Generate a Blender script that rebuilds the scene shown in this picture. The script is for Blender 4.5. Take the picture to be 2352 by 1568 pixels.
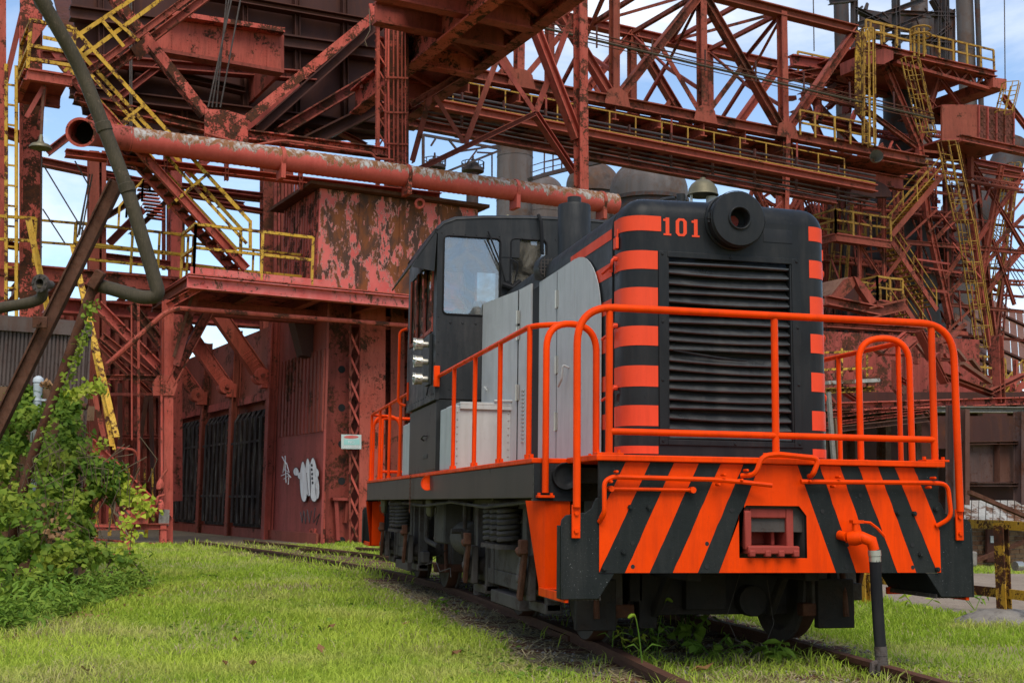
import bpy, bmesh, math, random
import numpy as np
from mathutils import Vector as V, Matrix
random.seed(7); rng = np.random.default_rng(7)
for o in list(bpy.data.objects): bpy.data.objects.remove(o)
scene = bpy.context.scene
COL = scene.collection
# ------------------------------------------------------------------ camera
# x right across the locomotive, y along the track away from the viewer, z = 0 at the rail head
CAM = V((-3.41, -7.28, 0.947)); YAW, PITCH, ROLL, FPX = 0.2301, 0.1308, 0.0118, 2855.8
fw = V((math.sin(YAW)*math.cos(PITCH), math.cos(YAW)*math.cos(PITCH), math.sin(PITCH)))
r0 = V((math.cos(YAW), -math.sin(YAW), 0)); u0 = r0.cross(fw)
rt = r0*math.cos(ROLL) + u0*math.sin(ROLL); up = u0*math.cos(ROLL) - r0*math.sin(ROLL)
cd = bpy.data.cameras.new('camera'); cam = bpy.data.objects.new('camera', cd); COL.objects.link(cam)
cd.sensor_width = 36; cd.lens = 36*FPX/2352; cd.clip_end = 3000; cd.clip_start = 0.05
m = Matrix((rt, up, -fw)).transposed().to_4x4(); m.translation = CAM; cam.matrix_world = m
cd.dof.use_dof = True; cd.dof.focus_distance = 9.0; cd.dof.aperture_fstop = 11.0
scene.camera = cam
scene.render.engine = 'CYCLES'; cy = scene.cycles; cy.max_bounces = 5; cy.diffuse_bounces = 3; cy.glossy_bounces = 2; cy.transmission_bounces = 3; cy.transparent_max_bounces = 6; cy.caustics_reflective = False; cy.caustics_refractive = False
# ------------------------------------------------------------------ sky, sun, exposure
SUN_EL, SUN_AZ = math.radians(54), math.radians(184)      # azimuth measured from +y towards +x
w = bpy.data.worlds.new('World'); scene.world = w; w.use_nodes = True
nt = w.node_tree; nt.nodes.clear()
def wn(t, **k):
    n = nt.nodes.new(t)
    for a, b in k.items(): setattr(n, a, b)
    return n
sky = wn('ShaderNodeTexSky', sky_type='NISHITA', sun_disc=False, sun_elevation=SUN_EL, sun_rotation=SUN_AZ)
sky.air_density = 1.0; sky.dust_density = 0.6; sky.ozone_density = 1.5
tc = wn('ShaderNodeTexCoord'); mp = wn('ShaderNodeMapping'); mp.inputs['Scale'].default_value = (1.0, 1.0, 2.6)
mp.inputs['Location'].default_value = (0.35, 0.1, 0.2)
nz = wn('ShaderNodeTexNoise'); nz.inputs['Scale'].default_value = 2.3; nz.inputs['Detail'].default_value = 9; nz.inputs['Roughness'].default_value = .58; nz.inputs['Distortion'].default_value = .35
rp = wn('ShaderNodeValToRGB'); rp.color_ramp.elements[0].position = .49; rp.color_ramp.elements[1].position = .72
n2 = wn('ShaderNodeTexNoise'); n2.inputs['Scale'].default_value = 3.4; n2.inputs['Detail'].default_value = 6
r2 = wn('ShaderNodeValToRGB'); r2.color_ramp.elements[0].position = .3; r2.color_ramp.elements[1].position = .75
r2.color_ramp.elements[0].color = (4.6, 4.9, 5.4, 1); r2.color_ramp.elements[1].color = (7.4, 7.4, 7.3, 1)
mx = wn('ShaderNodeMix', data_type='RGBA'); bg = wn('ShaderNodeBackground'); bg.inputs['Strength'].default_value = 0.11
ow = wn('ShaderNodeOutputWorld')
for a, b in ((tc.outputs['Generated'], mp.inputs[0]), (mp.outputs[0], nz.inputs['Vector']), (mp.outputs[0], n2.inputs['Vector']),
             (nz.outputs['Fac'], rp.inputs[0]), (n2.outputs['Fac'], r2.inputs[0]), (rp.outputs[0], mx.inputs[0]),
             (sky.outputs[0], mx.inputs[6]), (r2.outputs[0], mx.inputs[7]), (mx.outputs[2], bg.inputs[0]), (bg.outputs[0], ow.inputs[0])):
    nt.links.new(a, b)
ld = bpy.data.lights.new('sun', 'SUN'); ld.energy = 1.9; ld.angle = math.radians(40); ld.color = (1, .93, .82)
sun = bpy.data.objects.new('sun', ld); COL.objects.link(sun)
sd = V((math.sin(SUN_AZ)*math.cos(SUN_EL), math.cos(SUN_AZ)*math.cos(SUN_EL), math.sin(SUN_EL)))
sun.rotation_euler = sd.to_track_quat('Z', 'Y').to_euler()
vs = scene.view_settings; vs.view_transform = 'Standard'; vs.look = 'None'; vs.exposure = 1.0; vs.gamma = 1.0; vs.use_curve_mapping = False
# ------------------------------------------------------------------ the works yard frame: A to the right and away, B to the left and away
AX = V((0.96675, 0.25572, 0)); BX = V((-0.25572, 0.96675, 0))
def ray(u, v): return fw + rt*((u-1176)/FPX) + up*((784-v)/FPX)
def pa(u, v, b):                       # survey point seen at (u, v) on the vertical plane that runs along A at distance b
    d = ray(u, v); return CAM + d*(b/d.dot(BX))
def pb(u, v, a):                       # the same on a plane that runs along B
    d = ray(u, v); return CAM + d*(a/d.dot(AX))
def pz(u, v, z):
    d = ray(u, v); return CAM + d*((z-CAM.z)/d.z)
def yd(a, b, z): return V((CAM.x, CAM.y, 0)) + AX*a + BX*b + V((0, 0, z))
def toy(p): d = p-CAM; return d.dot(AX), d.dot(BX), p.z
def mpp(p): return (p-CAM).dot(fw)/FPX  # metres per survey pixel at p
Z = V((0, 0, 1))
GZ = -0.10                              # ground level
# ------------------------------------------------------------------ mesh builder
def unit(a):
    a = V(a); return a.normalized()
def frame(d, upv=(0, 0, 1)):
    d = unit(d); upv = V(upv)
    if abs(d.dot(upv.normalized())) > .98: upv = V((0, 1, 0)) if abs(d.y) < .9 else V((1, 0, 0))
    s = d.cross(upv).normalized(); return d, s, s.cross(d).normalized()
class MB:
    def __init__(s): s.v = []; s.f = []; s.mi = []; s.cur = 0
    def add(s, vs, fs):
        n = len(s.v); s.v += [tuple(x) for x in vs]; s.f += [tuple(i+n for i in f) for f in fs]; s.mi += [s.cur]*len(fs); return s
    def hexa(s, p): return s.add(p, [(0,3,2,1),(4,5,6,7),(0,1,5,4),(1,2,6,5),(2,3,7,6),(3,0,4,7)])
    def box(s, x0, x1, y0, y1, z0, z1):
        return s.hexa([(x0,y0,z0),(x1,y0,z0),(x1,y1,z0),(x0,y1,z0),(x0,y0,z1),(x1,y0,z1),(x1,y1,z1),(x0,y1,z1)])
    def obox(s, c, ex, ey, ez):
        c, ex, ey, ez = V(c), V(ex), V(ey), V(ez)
        return s.hexa([c-ex-ey-ez, c+ex-ey-ez, c+ex+ey-ez, c-ex+ey-ez, c-ex-ey+ez, c+ex-ey+ez, c+ex+ey+ez, c-ex+ey+ez])
    def bar(s, p, q, w, h, upv=(0,0,1), ox=0, oz=0):
        p, q = V(p), V(q); d, sd_, u_ = frame(q-p, upv); off = sd_*ox + u_*oz
        return s.obox((p+q)/2+off, sd_*(w/2), (q-p)/2, u_*(h/2))
    def ibar(s, p, q, w, h, t=None, upv=(0,0,1)):
        t = t or min(w, h)*.14
        s.bar(p, q, w, t, upv, 0, h/2-t/2); s.bar(p, q, w, t, upv, 0, -h/2+t/2); return s.bar(p, q, t, h-2*t, upv)
    def hbar(s, p, q, w, h, t=None, upv=(0,0,1)):     # flanges left and right
        t = t or min(w, h)*.14
        s.bar(p, q, t, h, upv, w/2-t/2); s.bar(p, q, t, h, upv, -w/2+t/2); return s.bar(p, q, w-2*t, t, upv)
    def lbar(s, p, q, w, h, t=None, upv=(0,0,1)):
        t = t or min(w, h)*.14
        s.bar(p, q, w, t, upv, 0, -h/2+t/2); return s.bar(p, q, t, h-t, upv, -w/2+t/2, t/2)
    def cyl(s, p, q, r, n=12, r2=None, cap=True):
        p, q = V(p), V(q); r2 = r if r2 is None else r2; d, a, b = frame(q-p)
        vs = [p+(a*math.cos(2*math.pi*i/n)+b*math.sin(2*math.pi*i/n))*r for i in range(n)] + [q+(a*math.cos(2*math.pi*i/n)+b*math.sin(2*math.pi*i/n))*r2 for i in range(n)]
        fs = [(i, (i+1)%n, n+(i+1)%n, n+i) for i in range(n)]
        if cap: fs += [tuple(range(n))[::-1], tuple(range(n, 2*n))]
        return s.add(vs, fs)
    def tube(s, pts, r, n=8, cap=True):
        pts = [V(p) for p in pts]; rs = r if isinstance(r, (list, tuple)) else [r]*len(pts)
        t0 = (pts[1]-pts[0]).normalized(); _, a, b = frame(t0); vs = []; N = len(pts)
        for i, p in enumerate(pts):
            t = (pts[min(i+1, N-1)]-pts[max(i-1, 0)]).normalized()
            q = t0.rotation_difference(t); a = q @ a; b = q @ b; t0 = t
            vs += [p+(a*math.cos(2*math.pi*k/n)+b*math.sin(2*math.pi*k/n))*rs[i] for k in range(n)]
        fs = [(i*n+k, i*n+(k+1)%n, (i+1)*n+(k+1)%n, (i+1)*n+k) for i in range(N-1) for k in range(n)]
        if cap: fs += [tuple(range(n))[::-1], tuple(range((N-1)*n, N*n))]
        return s.add(vs, fs)
    def prism(s, poly, o, ex, ey, ez):    # poly in (ex, ey) from o, thickness vector ez
        o, ex, ey, ez = V(o), V(ex), V(ey), V(ez); n = len(poly)
        vs = [o+ex*x+ey*y for x, y in poly]; vs += [p+ez for p in vs]
        return s.add(vs, [tuple(range(n))[::-1], tuple(range(n, 2*n))] + [(i, (i+1)%n, n+(i+1)%n, n+i) for i in range(n)])
    def lathe(s, prof, c, ax=(0,0,1), n=20, cap=False):
        c = V(c); d, a, b = frame(ax); vs = []
        for r, h in prof: vs += [c+d*h+(a*math.cos(2*math.pi*k/n)+b*math.sin(2*math.pi*k/n))*max(r, 1e-4) for k in range(n)]
        N = len(prof); fs = [(i*n+k, i*n+(k+1)%n, (i+1)*n+(k+1)%n, (i+1)*n+k) for i in range(N-1) for k in range(n)]
        if cap: fs += [tuple(range(n))[::-1], tuple(range((N-1)*n, N*n))]
        return s.add(vs, fs)
    def rivet(s, c, d, r=.012, h=.008, n=6):
        c = V(c); d = unit(d); return s.cyl(c, c+d*h, r, n, r*.6)
    def build(s, name, mat, parent=None, smooth=40, bevel=0, segs=2):
        me = bpy.data.meshes.new(name); me.from_pydata(s.v, [], s.f)
        for mm in (mat if isinstance(mat, (list, tuple)) else [mat]): me.materials.append(mm)
        if any(s.mi): me.polygons.foreach_set('material_index', s.mi)
        bm = bmesh.new(); bm.from_mesh(me); bmesh.ops.recalc_face_normals(bm, faces=bm.faces); bm.to_mesh(me); bm.free()
        if smooth:
            me.polygons.foreach_set('use_smooth', [True]*len(me.polygons)); me.set_sharp_from_angle(angle=math.radians(smooth))
        o = bpy.data.objects.new(name, me); COL.objects.link(o)
        if parent is not None: o.parent = parent; o.matrix_parent_inverse = INV.get(parent.name, Matrix())
        if bevel:
            b = o.modifiers.new('bevel', 'BEVEL'); b.width = bevel; b.segments = segs; b.limit_method = 'ANGLE'; b.angle_limit = math.radians(35)
        return o
INV = {}
def fil(pts, r, n=5):                     # round the corners of a polyline
    pts = [V(p) for p in pts]; out = [pts[0]]
    for i in range(1, len(pts)-1):
        a, c, b = pts[i-1], pts[i], pts[i+1]; k = min(r, (a-c).length*.49, (b-c).length*.49)
        p, q = c+(a-c).normalized()*k, c+(b-c).normalized()*k
        for j in range(n+1):
            t = j/n; out.append(p*(1-t)**2 + c*2*t*(1-t) + q*t*t)
    return out + [pts[-1]]
def tag(o, label, cat=None, group=None, kind=None):
    if label: o['label'] = label
    if cat: o['category'] = cat
    if group: o['group'] = group
    if kind: o['kind'] = kind
    return o
def thing(name, label, cat, loc=(0,0,0), group=None):
    o = bpy.data.objects.new(name, None); o.empty_display_size = .2; COL.objects.link(o); o.location = loc
    INV[o.name] = Matrix.Translation(-V(loc)); return tag(o, label, cat, group)
# ------------------------------------------------------------------ materials
class NT:
    def __init__(s, name):
        s.m = bpy.data.materials.new(name); s.m.use_nodes = True; s.t = s.m.node_tree
        s.b = s.t.nodes['Principled BSDF']; s.pos = s.n('ShaderNodeNewGeometry')
    def n(s, t, **k):
        x = s.t.nodes.new(t)
        for a, b in k.items(): setattr(x, a, b)
        return x
    def l(s, a, b): s.t.links.new(a, b)
    def noise(s, sc, det=5, rough=.6, dist=0, stretch=None, off=0, src=None):
        mp = s.n('ShaderNodeMapping'); mp.inputs['Location'].default_value = (off, off*1.7, off*.6)
        if stretch: mp.inputs['Scale'].default_value = stretch
        s.l(src or s.pos.outputs['Position'], mp.inputs[0])
        x = s.n('ShaderNodeTexNoise'); x.inputs['Scale'].default_value = sc; x.inputs['Detail'].default_value = det
        x.inputs['Roughness'].default_value = rough; x.inputs['Distortion'].default_value = dist
        s.l(mp.outputs[0], x.inputs['Vector']); return x.outputs['Fac']
    def ramp(s, fac, p0, p1, c0=0., c1=1.):
        r = s.n('ShaderNodeMapRange'); r.inputs['From Min'].default_value = p0; r.inputs['From Max'].default_value = p1
        r.inputs['To Min'].default_value = c0; r.inputs['To Max'].default_value = c1; s.l(fac, r.inputs[0]); return r.outputs[0]
    def mix(s, fac, a, b):
        x = s.n('ShaderNodeMix', data_type='RGBA')
        for i, c in ((0, fac), (6, a), (7, b)):
            if isinstance(c, (int, float)): x.inputs[i].default_value = c
            elif isinstance(c, tuple): x.inputs[i].default_value = (*c, 1)
            else: s.l(c, x.inputs[i])
        return x.outputs[2]
    def math(s, op, a, b=0.):
        x = s.n('ShaderNodeMath', operation=op)
        for i, c in ((0, a), (1, b)):
            if isinstance(c, (int, float)): x.inputs[i].default_value = c
            else: s.l(c, x.inputs[i])
        return x.outputs[0]
    def bump(s, h, st=.3, d=.01):
        x = s.n('ShaderNodeBump'); x.inputs['Strength'].default_value = st; x.inputs['Distance'].default_value = d
        s.l(h, x.inputs['Height']); s.l(x.outputs[0], s.b.inputs['Normal'])
    def fin(s, col, rough=.6, metal=0., spec=.5):
        if isinstance(col, tuple): s.b.inputs['Base Color'].default_value = (*col, 1)
        else: s.l(col, s.b.inputs['Base Color'])
        if isinstance(rough, (int, float)): s.b.inputs['Roughness'].default_value = rough
        else: s.l(rough, s.b.inputs['Roughness'])
        s.b.inputs['Metallic'].default_value = metal; s.b.inputs['Specular IOR Level'].default_value = spec
        return s.m
def k(c, f): return tuple(x*f for x in c)
RUST = (.085, .028, .013); RUSTD = (.030, .016, .011)
def steel(name, col, fade, rust=.62, soft=.05, sc=1.6, rough=.6, off=0, rustc=RUST, bump=.35, streak=.35, rustd=RUSTD, grime=.55, vary=.5):
    # weathered paint: faded patches, rust where the noise passes the threshold, vertical grime streaks
    t = NT(name)
    base = t.mix(t.ramp(t.noise(sc*.8, 3, .6, 0, None, off), .35, .7), col, fade)
    base = t.mix(t.ramp(t.noise(sc*1.2, 2, .6, 0, (2.5, 2.5, .18), off+3), .45, .75, 0, streak), base, k(col, .38))
    oi = t.n('ShaderNodeObjectInfo'); base = t.mix(t.ramp(oi.outputs['Random'], .15, 1, 0, vary), base, k(rustc, 1.35))   # every member weathers differently
    base = t.mix(t.ramp(oi.outputs['Random'], .5, 0, 0, vary*.45), base, k(fade, 1.12))
    nr = t.noise(sc, 6, .68, .4, None, off+9); fr = t.noise(sc*9, 3, .7, 0, None, off+1)
    base = t.mix(t.ramp(t.noise(sc*6, 4, .72, .3, (1.8, 1.8, .3), off+13), .50, .72, 0, grime), base, k(rustc, .9))
    base = t.mix(t.ramp(t.noise(sc*16, 2, .7, 0, None, off+15), .60, .72, 0, grime), base, k(rustd, 1.2))
    both = t.math('ADD', t.math('ADD', t.math('MULTIPLY', nr, .72), t.math('MULTIPLY', fr, .28)), t.ramp(t.math('FRACT', t.math('MULTIPLY', oi.outputs['Random'], 7.3)), 0, 1, -.045, .045))
    msk = t.ramp(both, rust-soft*.5, rust+soft*.5)
    rc = t.mix(t.ramp(t.noise(sc*5, 3, .6, 0, None, off+5), .3, .7), rustd, rustc)
    t.bump(t.math('SUBTRACT', t.math('MULTIPLY', fr, .25), msk), bump, .012)
    return t.fin(t.mix(msk, base, rc), t.ramp(msk, 0, 1, rough, .88), 0, .12)
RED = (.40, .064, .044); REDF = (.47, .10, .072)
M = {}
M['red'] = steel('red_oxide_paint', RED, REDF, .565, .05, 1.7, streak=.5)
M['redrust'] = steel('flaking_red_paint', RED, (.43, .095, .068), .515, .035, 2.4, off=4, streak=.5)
M['reddull_shade'] = steel('dull_shaded_red_paint', (.23, .042, .031), (.29, .060, .045), .57, .06, 1.3, off=8, streak=.6)  # darker copy of the red; shade on rear and inner members is in its colour
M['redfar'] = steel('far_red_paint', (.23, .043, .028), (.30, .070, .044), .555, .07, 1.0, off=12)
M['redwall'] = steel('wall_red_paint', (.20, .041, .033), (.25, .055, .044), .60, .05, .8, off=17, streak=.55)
M['dark_shade'] = steel('dark_shaded_steel', (.040, .017, .014), (.062, .022, .017), .6, .1, .6, off=21, vary=0.25)  # near-black steel; shade of the unlit bin and gaps is put into its colour
M['grey_steel'] = steel('grey_shell_steel', (.085, .075, .072), (.12, .105, .10), .54, .16, .28, off=24, rustc=(.10, .055, .035), rustd=(.055, .042, .037), streak=.6, vary=0.15)
M['black_steel'] = steel('dark_stack_steel', (.035, .034, .036), (.055, .052, .052), .55, .15, .5, off=27, vary=0.12)
M['rust'] = steel('brown_rust', (.075, .034, .022), (.12, .056, .036), .52, .2, 5, off=30, streak=.2, rough=.85, vary=0.2)
M['brownpipe'] = steel('brown_weathered_pipe', (.042, .034, .021), (.058, .046, .028), .63, .05, 6, off=33, rustc=(.12, .09, .06), rustd=(.05, .035, .025), streak=.2, vary=0.0)
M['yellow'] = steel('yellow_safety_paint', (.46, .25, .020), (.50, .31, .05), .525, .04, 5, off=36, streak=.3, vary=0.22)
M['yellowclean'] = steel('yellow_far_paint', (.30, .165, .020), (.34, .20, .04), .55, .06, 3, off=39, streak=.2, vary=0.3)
M['brownpanel'] = steel('brown_rusted_panel', (.060, .036, .032), (.10, .06, .05), .55, .12, 1.6, off=42, streak=.6)
M['corr_brown'] = steel('brown_corrugated_sheet', (.085, .062, .054), (.105, .078, .068), .70, .1, 1, off=45, streak=.4, vary=0.0)
M['roof'] = steel('brown_roof_sheet', (.15, .075, .050), (.19, .10, .068), .60, .1, .6, off=48)
M['rooflean'] = steel('pale_rusty_sheet', (.27, .27, .25), (.33, .32, .29), .52, .06, 1.7, off=51, rustc=(.13, .06, .03), streak=.5, vary=0.15)
def doormat():
    t = NT('blackened_door'); c = t.mix(t.ramp(t.noise(1.4, 5, .6), .35, .7), (.012, .009, .008), (.030, .018, .014))
    c = t.mix(t.ramp(t.noise(2.2, 8, .75, .3, (5, 5, .45), 4), .52, .72, 0, .9), c, (.17, .155, .125)); c = t.mix(t.ramp(t.noise(4, 5, .6, 0, None, 9), .58, .7, 0, .7), c, (.05, .018, .012))
    t.bump(t.noise(20, 5, .7), .4, .02); return t.fin(c, .85, 0, .1)
M['darkdoor'] = doormat()
M['rail'] = steel('rusty_rail', (.058, .028, .018), (.088, .042, .027), .6, .1, 9, off=57, streak=.1, rough=.7, vary=0.2)
M['iron'] = steel('greasy_dark_iron', (.055, .048, .044), (.085, .073, .064), .56, .12, 5, off=60, rustc=(.065, .044, .034), rustd=(.038, .028, .024), streak=.1, rough=.7, vary=0.2)
M['iron_shade'] = steel('shaded_black_iron', (.016, .014, .013), (.028, .024, .021), .56, .12, 5, off=61, rustc=(.04, .028, .022), rustd=(.02, .016, .014), streak=.1, rough=.7, vary=0.1)  # darker copy of iron; shade under the nose is put into its colour
M['sill'] = steel('brown_black_sill_paint', (.040, .031, .028), (.052, .036, .031), .66, .1, 1.5, off=63, streak=.5, rough=.45, bump=.1, rustc=(.05, .028, .022), rustd=(.045,.028,.022), vary=0.0)
M['brick'] = steel('brown_brick', (.14, .082, .045), (.18, .11, .062), .6, .1, 3, off=66, vary=0.5)
M['concrete'] = steel('weathered_concrete', (.17, .15, .13), (.22, .20, .17), .6, .1, 9, off=69, rustc=(.09, .08, .07), rustd=(.06, .055, .05), vary=0.1)
M['mesh_panel'] = steel('red_brown_screen', (.11, .036, .027), (.15, .045, .034), .56, .1, 3, off=72)
def gloss(name, col, var, rough=.32, bump=.12, off=0, dirt=.25, dirtc=(.05, .03, .02), orange=160, spec=.15, speck=0., dent=0.):
    t = NT(name)
    c = t.mix(t.ramp(t.noise(2.2, 4, .6, 0, None, off), .3, .7), col, var)
    d = t.ramp(t.noise(3.5, 8, .72, .3, (2.4, 2.4, .32), off+3), .46, .74, 0, dirt)
    d = t.math('ADD', d, t.ramp(t.noise(60, 4, .7, 0, None, off+5), .65, .72, 0, .55))
    if speck: c = t.mix(t.ramp(t.noise(150, 3, .6, 0, None, off+11), .70, .74, 0, speck), c, (.45, .45, .43))
    t.bump(t.math('ADD', t.math('MULTIPLY', t.noise(orange, 3, .5, 0, None, off), .35), t.math('ADD', t.noise(14, 5, .55, 0, None, off+2), t.math('MULTIPLY', t.noise(3.2, 3, .5, .3, None, off+4), dent))), bump, .006)
    return t.fin(t.mix(d, c, dirtc), t.math('ADD', t.ramp(t.noise(5, 5, .6, 0, None, off+7), .3, .7, rough-.08, rough+.14), t.math('MULTIPLY', d, .3)), 0, spec)
M['orange'] = gloss('orange_gloss_paint', (.74, .050, .001), (.60, .038, .001), .36, .20, 0, .55, (.26, .024, .005), dent=3, spec=.06)
M['orangehood'] = gloss('orange_hood_paint', (.66, .062, .024), (.58, .054, .022), .42, .14, 3, .45, (.33, .040, .018), dent=4, spec=.07)
M['black'] = gloss('black_gloss_paint', (.012, .013, .014), (.017, .018, .019), .30, .24, 6, .4, (.045, .041, .037), dent=4, spec=.09)
M['blackwing'] = gloss('black_step_paint', (.011, .013, .013), (.016, .018, .017), .42, .5, 8, .25, (.06, .056, .05), 110, speck=.9, spec=.08)
M['cabblack'] = gloss('black_cab_paint', (.016, .017, .018), (.022, .023, .024), .38, .16, 9, .45, (.060, .055, .052), dent=8, spec=.11)
M['greypaint'] = gloss('grey_primer_paint', (.36, .365, .36), (.42, .425, .415), .42, .14, 12, .5, (.24, .24, .23), dent=7)
M['lightgrey'] = gloss('pale_grey_paint', (.35, .36, .345), (.40, .41, .39), .45, .16, 15, .5, (.24, .23, .20), dent=5)
M['coupler'] = gloss('dark_red_coupler_paint', (.22, .032, .022), (.27, .042, .03), .55, .45, 18, .35, (.05, .02, .015), 60)
M['slat'] = gloss('dusty_black_slats', (.020, .021, .022), (.030, .031, .032), .32, .3, 7, .6, (.075, .070, .064), dent=3, spec=.45)
M['rubber'] = gloss('black_rubber', (.009, .009, .010), (.014, .014, .015), .5, .2, 21, .35, (.04, .036, .032), spec=.05)
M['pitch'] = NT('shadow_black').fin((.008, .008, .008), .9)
M['brass'] = gloss('dull_brass', (.12, .105, .065), (.16, .14, .09), .45, .1, 24, .5, (.06, .055, .04)); M['brass'].node_tree.nodes['Principled BSDF'].inputs['Metallic'].default_value = .3
M['steelbright'] = gloss('tarnished_bright_metal', (.36, .34, .29), (.45, .43, .38), .33, .1, 27, .3, (.12, .11, .09)); M['steelbright'].node_tree.nodes['Principled BSDF'].inputs['Metallic'].default_value = .7
M['galv'] = gloss('galvanised_pipe', (.40, .44, .47), (.48, .52, .54), .45, .1, 30, .3, (.25, .25, .24))
M['white'] = gloss('sprayed_white_paint', (.62, .62, .62), (.52, .52, .52), .7, .1, 33, .35, (.30, .12, .10))
M['graffdark'] = gloss('sprayed_black_paint', (.03, .03, .035), (.05, .045, .05), .7, .1, 35)
M['signface'] = gloss('faded_sign_face', (.42, .46, .42), (.36, .44, .41), .6, .1, 37, .55, (.20, .09, .05))
M['teal'] = gloss('faded_teal_paint', (.20, .42, .38), (.26, .46, .42), .6, .1, 39, .4, (.36, .38, .34))
def glass():
    t = NT('window_glass'); n = t.t.nodes; out = n['Material Output']
    tr = t.n('ShaderNodeBsdfTransparent'); tr.inputs[0].default_value = (.78, .80, .79, 1)
    gl = t.n('ShaderNodeBsdfGlossy'); gl.inputs['Roughness'].default_value = .03; gl.inputs[0].default_value = (.9, .93, .95, 1)
    b = t.n('ShaderNodeBump'); b.inputs['Strength'].default_value = .25; b.inputs['Distance'].default_value = .02
    t.l(t.noise(1.6, 2, .5, .8), b.inputs['Height']); t.l(b.outputs[0], gl.inputs['Normal'])
    lw = t.n('ShaderNodeLayerWeight'); lw.inputs[0].default_value = .35
    ms = t.n('ShaderNodeMixShader'); t.l(t.ramp(lw.outputs['Fresnel'], 0, 1, .10, .9), ms.inputs[0]); t.l(tr.outputs[0], ms.inputs[1]); t.l(gl.outputs[0], ms.inputs[2])
    df = t.n('ShaderNodeBsdfDiffuse'); df.inputs[0].default_value = (.33, .29, .23, 1)
    m2 = t.n('ShaderNodeMixShader'); t.l(t.ramp(t.noise(2.2, 3, .6, 3.0), .42, .75, .03, .32), m2.inputs[0]); t.l(ms.outputs[0], m2.inputs[1]); t.l(df.outputs[0], m2.inputs[2])
    t.l(m2.outputs[0], out.inputs[0]); return t.m
M['glass'] = glass()
def lens():
    t = NT('lamp_lens'); t.b.inputs['Transmission Weight'].default_value = .6; return t.fin((.55, .60, .58), .12)
M['lens'] = lens()
def peel(name, base, fade, bare, rustc, thr, sc, edge=(.55, .45, .38), off=0, topbias=0., topc=.1, st=.62, rmix=(.42, .60)):
    # thick paint coming off in flakes: pale curled edge round each bare patch
    t = NT(name)
    big = t.noise(sc, 7, .68, .8, (1.2, 1.2, st), off); fine = t.noise(sc*5, 5, .7, .4, (1.2, 1.2, .5), off+3)
    h = t.math('ADD', t.math('MULTIPLY', big, .60), t.math('MULTIPLY', fine, .40))
    if topbias:
        sx = t.n('ShaderNodeSeparateXYZ'); t.l(t.pos.outputs['Normal'], sx.inputs[0])
        h = t.math('ADD', h, t.math('MULTIPLY', t.math('SUBTRACT', sx.outputs[2], topc), topbias))
    msk = t.ramp(h, thr, thr+.012); rim = t.math('SUBTRACT', t.ramp(h, thr-.012, thr-.006), msk)
    paint = t.mix(t.ramp(t.noise(sc*1.3, 5, .6, 0, None, off+6), .3, .7), base, fade)
    under = t.mix(t.ramp(t.noise(sc*2.2, 7, .7, .5, (1, 1, .5), off+7), *rmix), bare, rustc)
    c = t.mix(t.math('MULTIPLY', rim, .45), t.mix(msk, paint, under), edge)
    t.bump(t.math('ADD', t.math('MULTIPLY', fine, .3), t.math('SUBTRACT', rim, msk)), .6, .02)
    return t.fin(c, t.ramp(msk, 0, 1, .5, .85), 0, .15)
M['peelhouse'] = peel('peeling_red_cabin_paint', (.44, .075, .062), (.52, .12, .10), (.060, .032, .024), (.17, .055, .020), .488, 1.25, off=2, st=.42)
M['peelpipe'] = peel('peeling_red_pipe_paint', (.33, .054, .040), (.40, .075, .056), (.34, .33, .31), (.17, .072, .030), .535, 2.6, (.50, .42, .32), off=5, topbias=.24, topc=-.04, st=.4, rmix=(.38, .54))
M['peelbeam'] = peel('peeling_red_beam_paint', (.42, .065, .052), (.50, .14, .12), (.09, .045, .032), (.16, .06, .03), .56, 2.6, (.46, .30, .26), off=9)
def leafmat(name, c1, c2, c3, sc=2.5, tr=.25):
    t = NT(name); at = t.n('ShaderNodeAttribute', attribute_name='rnd')
    c = t.mix(at.outputs['Fac'], c1, c2); c = t.mix(t.ramp(t.noise(sc, 4), .52, .72), c, c3)
    t.b.inputs['Subsurface Weight'].default_value = 0
    m = t.fin(c, .6, 0, .15)
    td = t.n('ShaderNodeBsdfTranslucent'); t.l(c, td.inputs[0]); ms = t.n('ShaderNodeMixShader'); ms.inputs[0].default_value = tr
    t.l(t.b.outputs[0], ms.inputs[1]); t.l(td.outputs[0], ms.inputs[2]); t.l(ms.outputs[0], t.t.nodes['Material Output'].inputs[0]); return m
M['grass'] = leafmat('grass_blades', (.25, .36, .030), (.47, .55, .075), (.52, .48, .16), .55, .5)
M['drygrass'] = leafmat('dry_straw', (.30, .24, .12), (.44, .37, .20), (.20, .155, .08), 2, .3)
M['ivy'] = leafmat('ivy_leaves', (.060, .120, .012), (.180, .260, .024), (.28, .31, .034), 1.6, .4)
M['ivyyellow'] = leafmat('yellow_green_leaves', (.30, .38, .030), (.42, .46, .05), (.38, .34, .08), 3, .35)
M['weed'] = leafmat('weed_leaves', (.085, .165, .018), (.17, .26, .030), (.24, .30, .04), 2, .35)
M['deadleaf'] = leafmat('dead_leaf', (.23, .12, .05), (.32, .18, .085), (.14, .07, .035), 9, .2)
M['stem'] = NT('brown_stem').fin((.11, .075, .04), .8)
def groundmat():
    t = NT('soil_and_thatch')
    c = t.mix(t.ramp(t.noise(2.4, 6, .65), .35, .65), (.17, .19, .045), (.24, .25, .075))
    c = t.mix(t.ramp(t.noise(.6, 5, .6, .4, None, 5), .52, .68), c, (.24, .195, .11))
    t.bump(t.noise(40, 5, .7), .5, .03); return t.fin(c, .95, 0, .1)
M['ground'] = groundmat()
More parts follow.
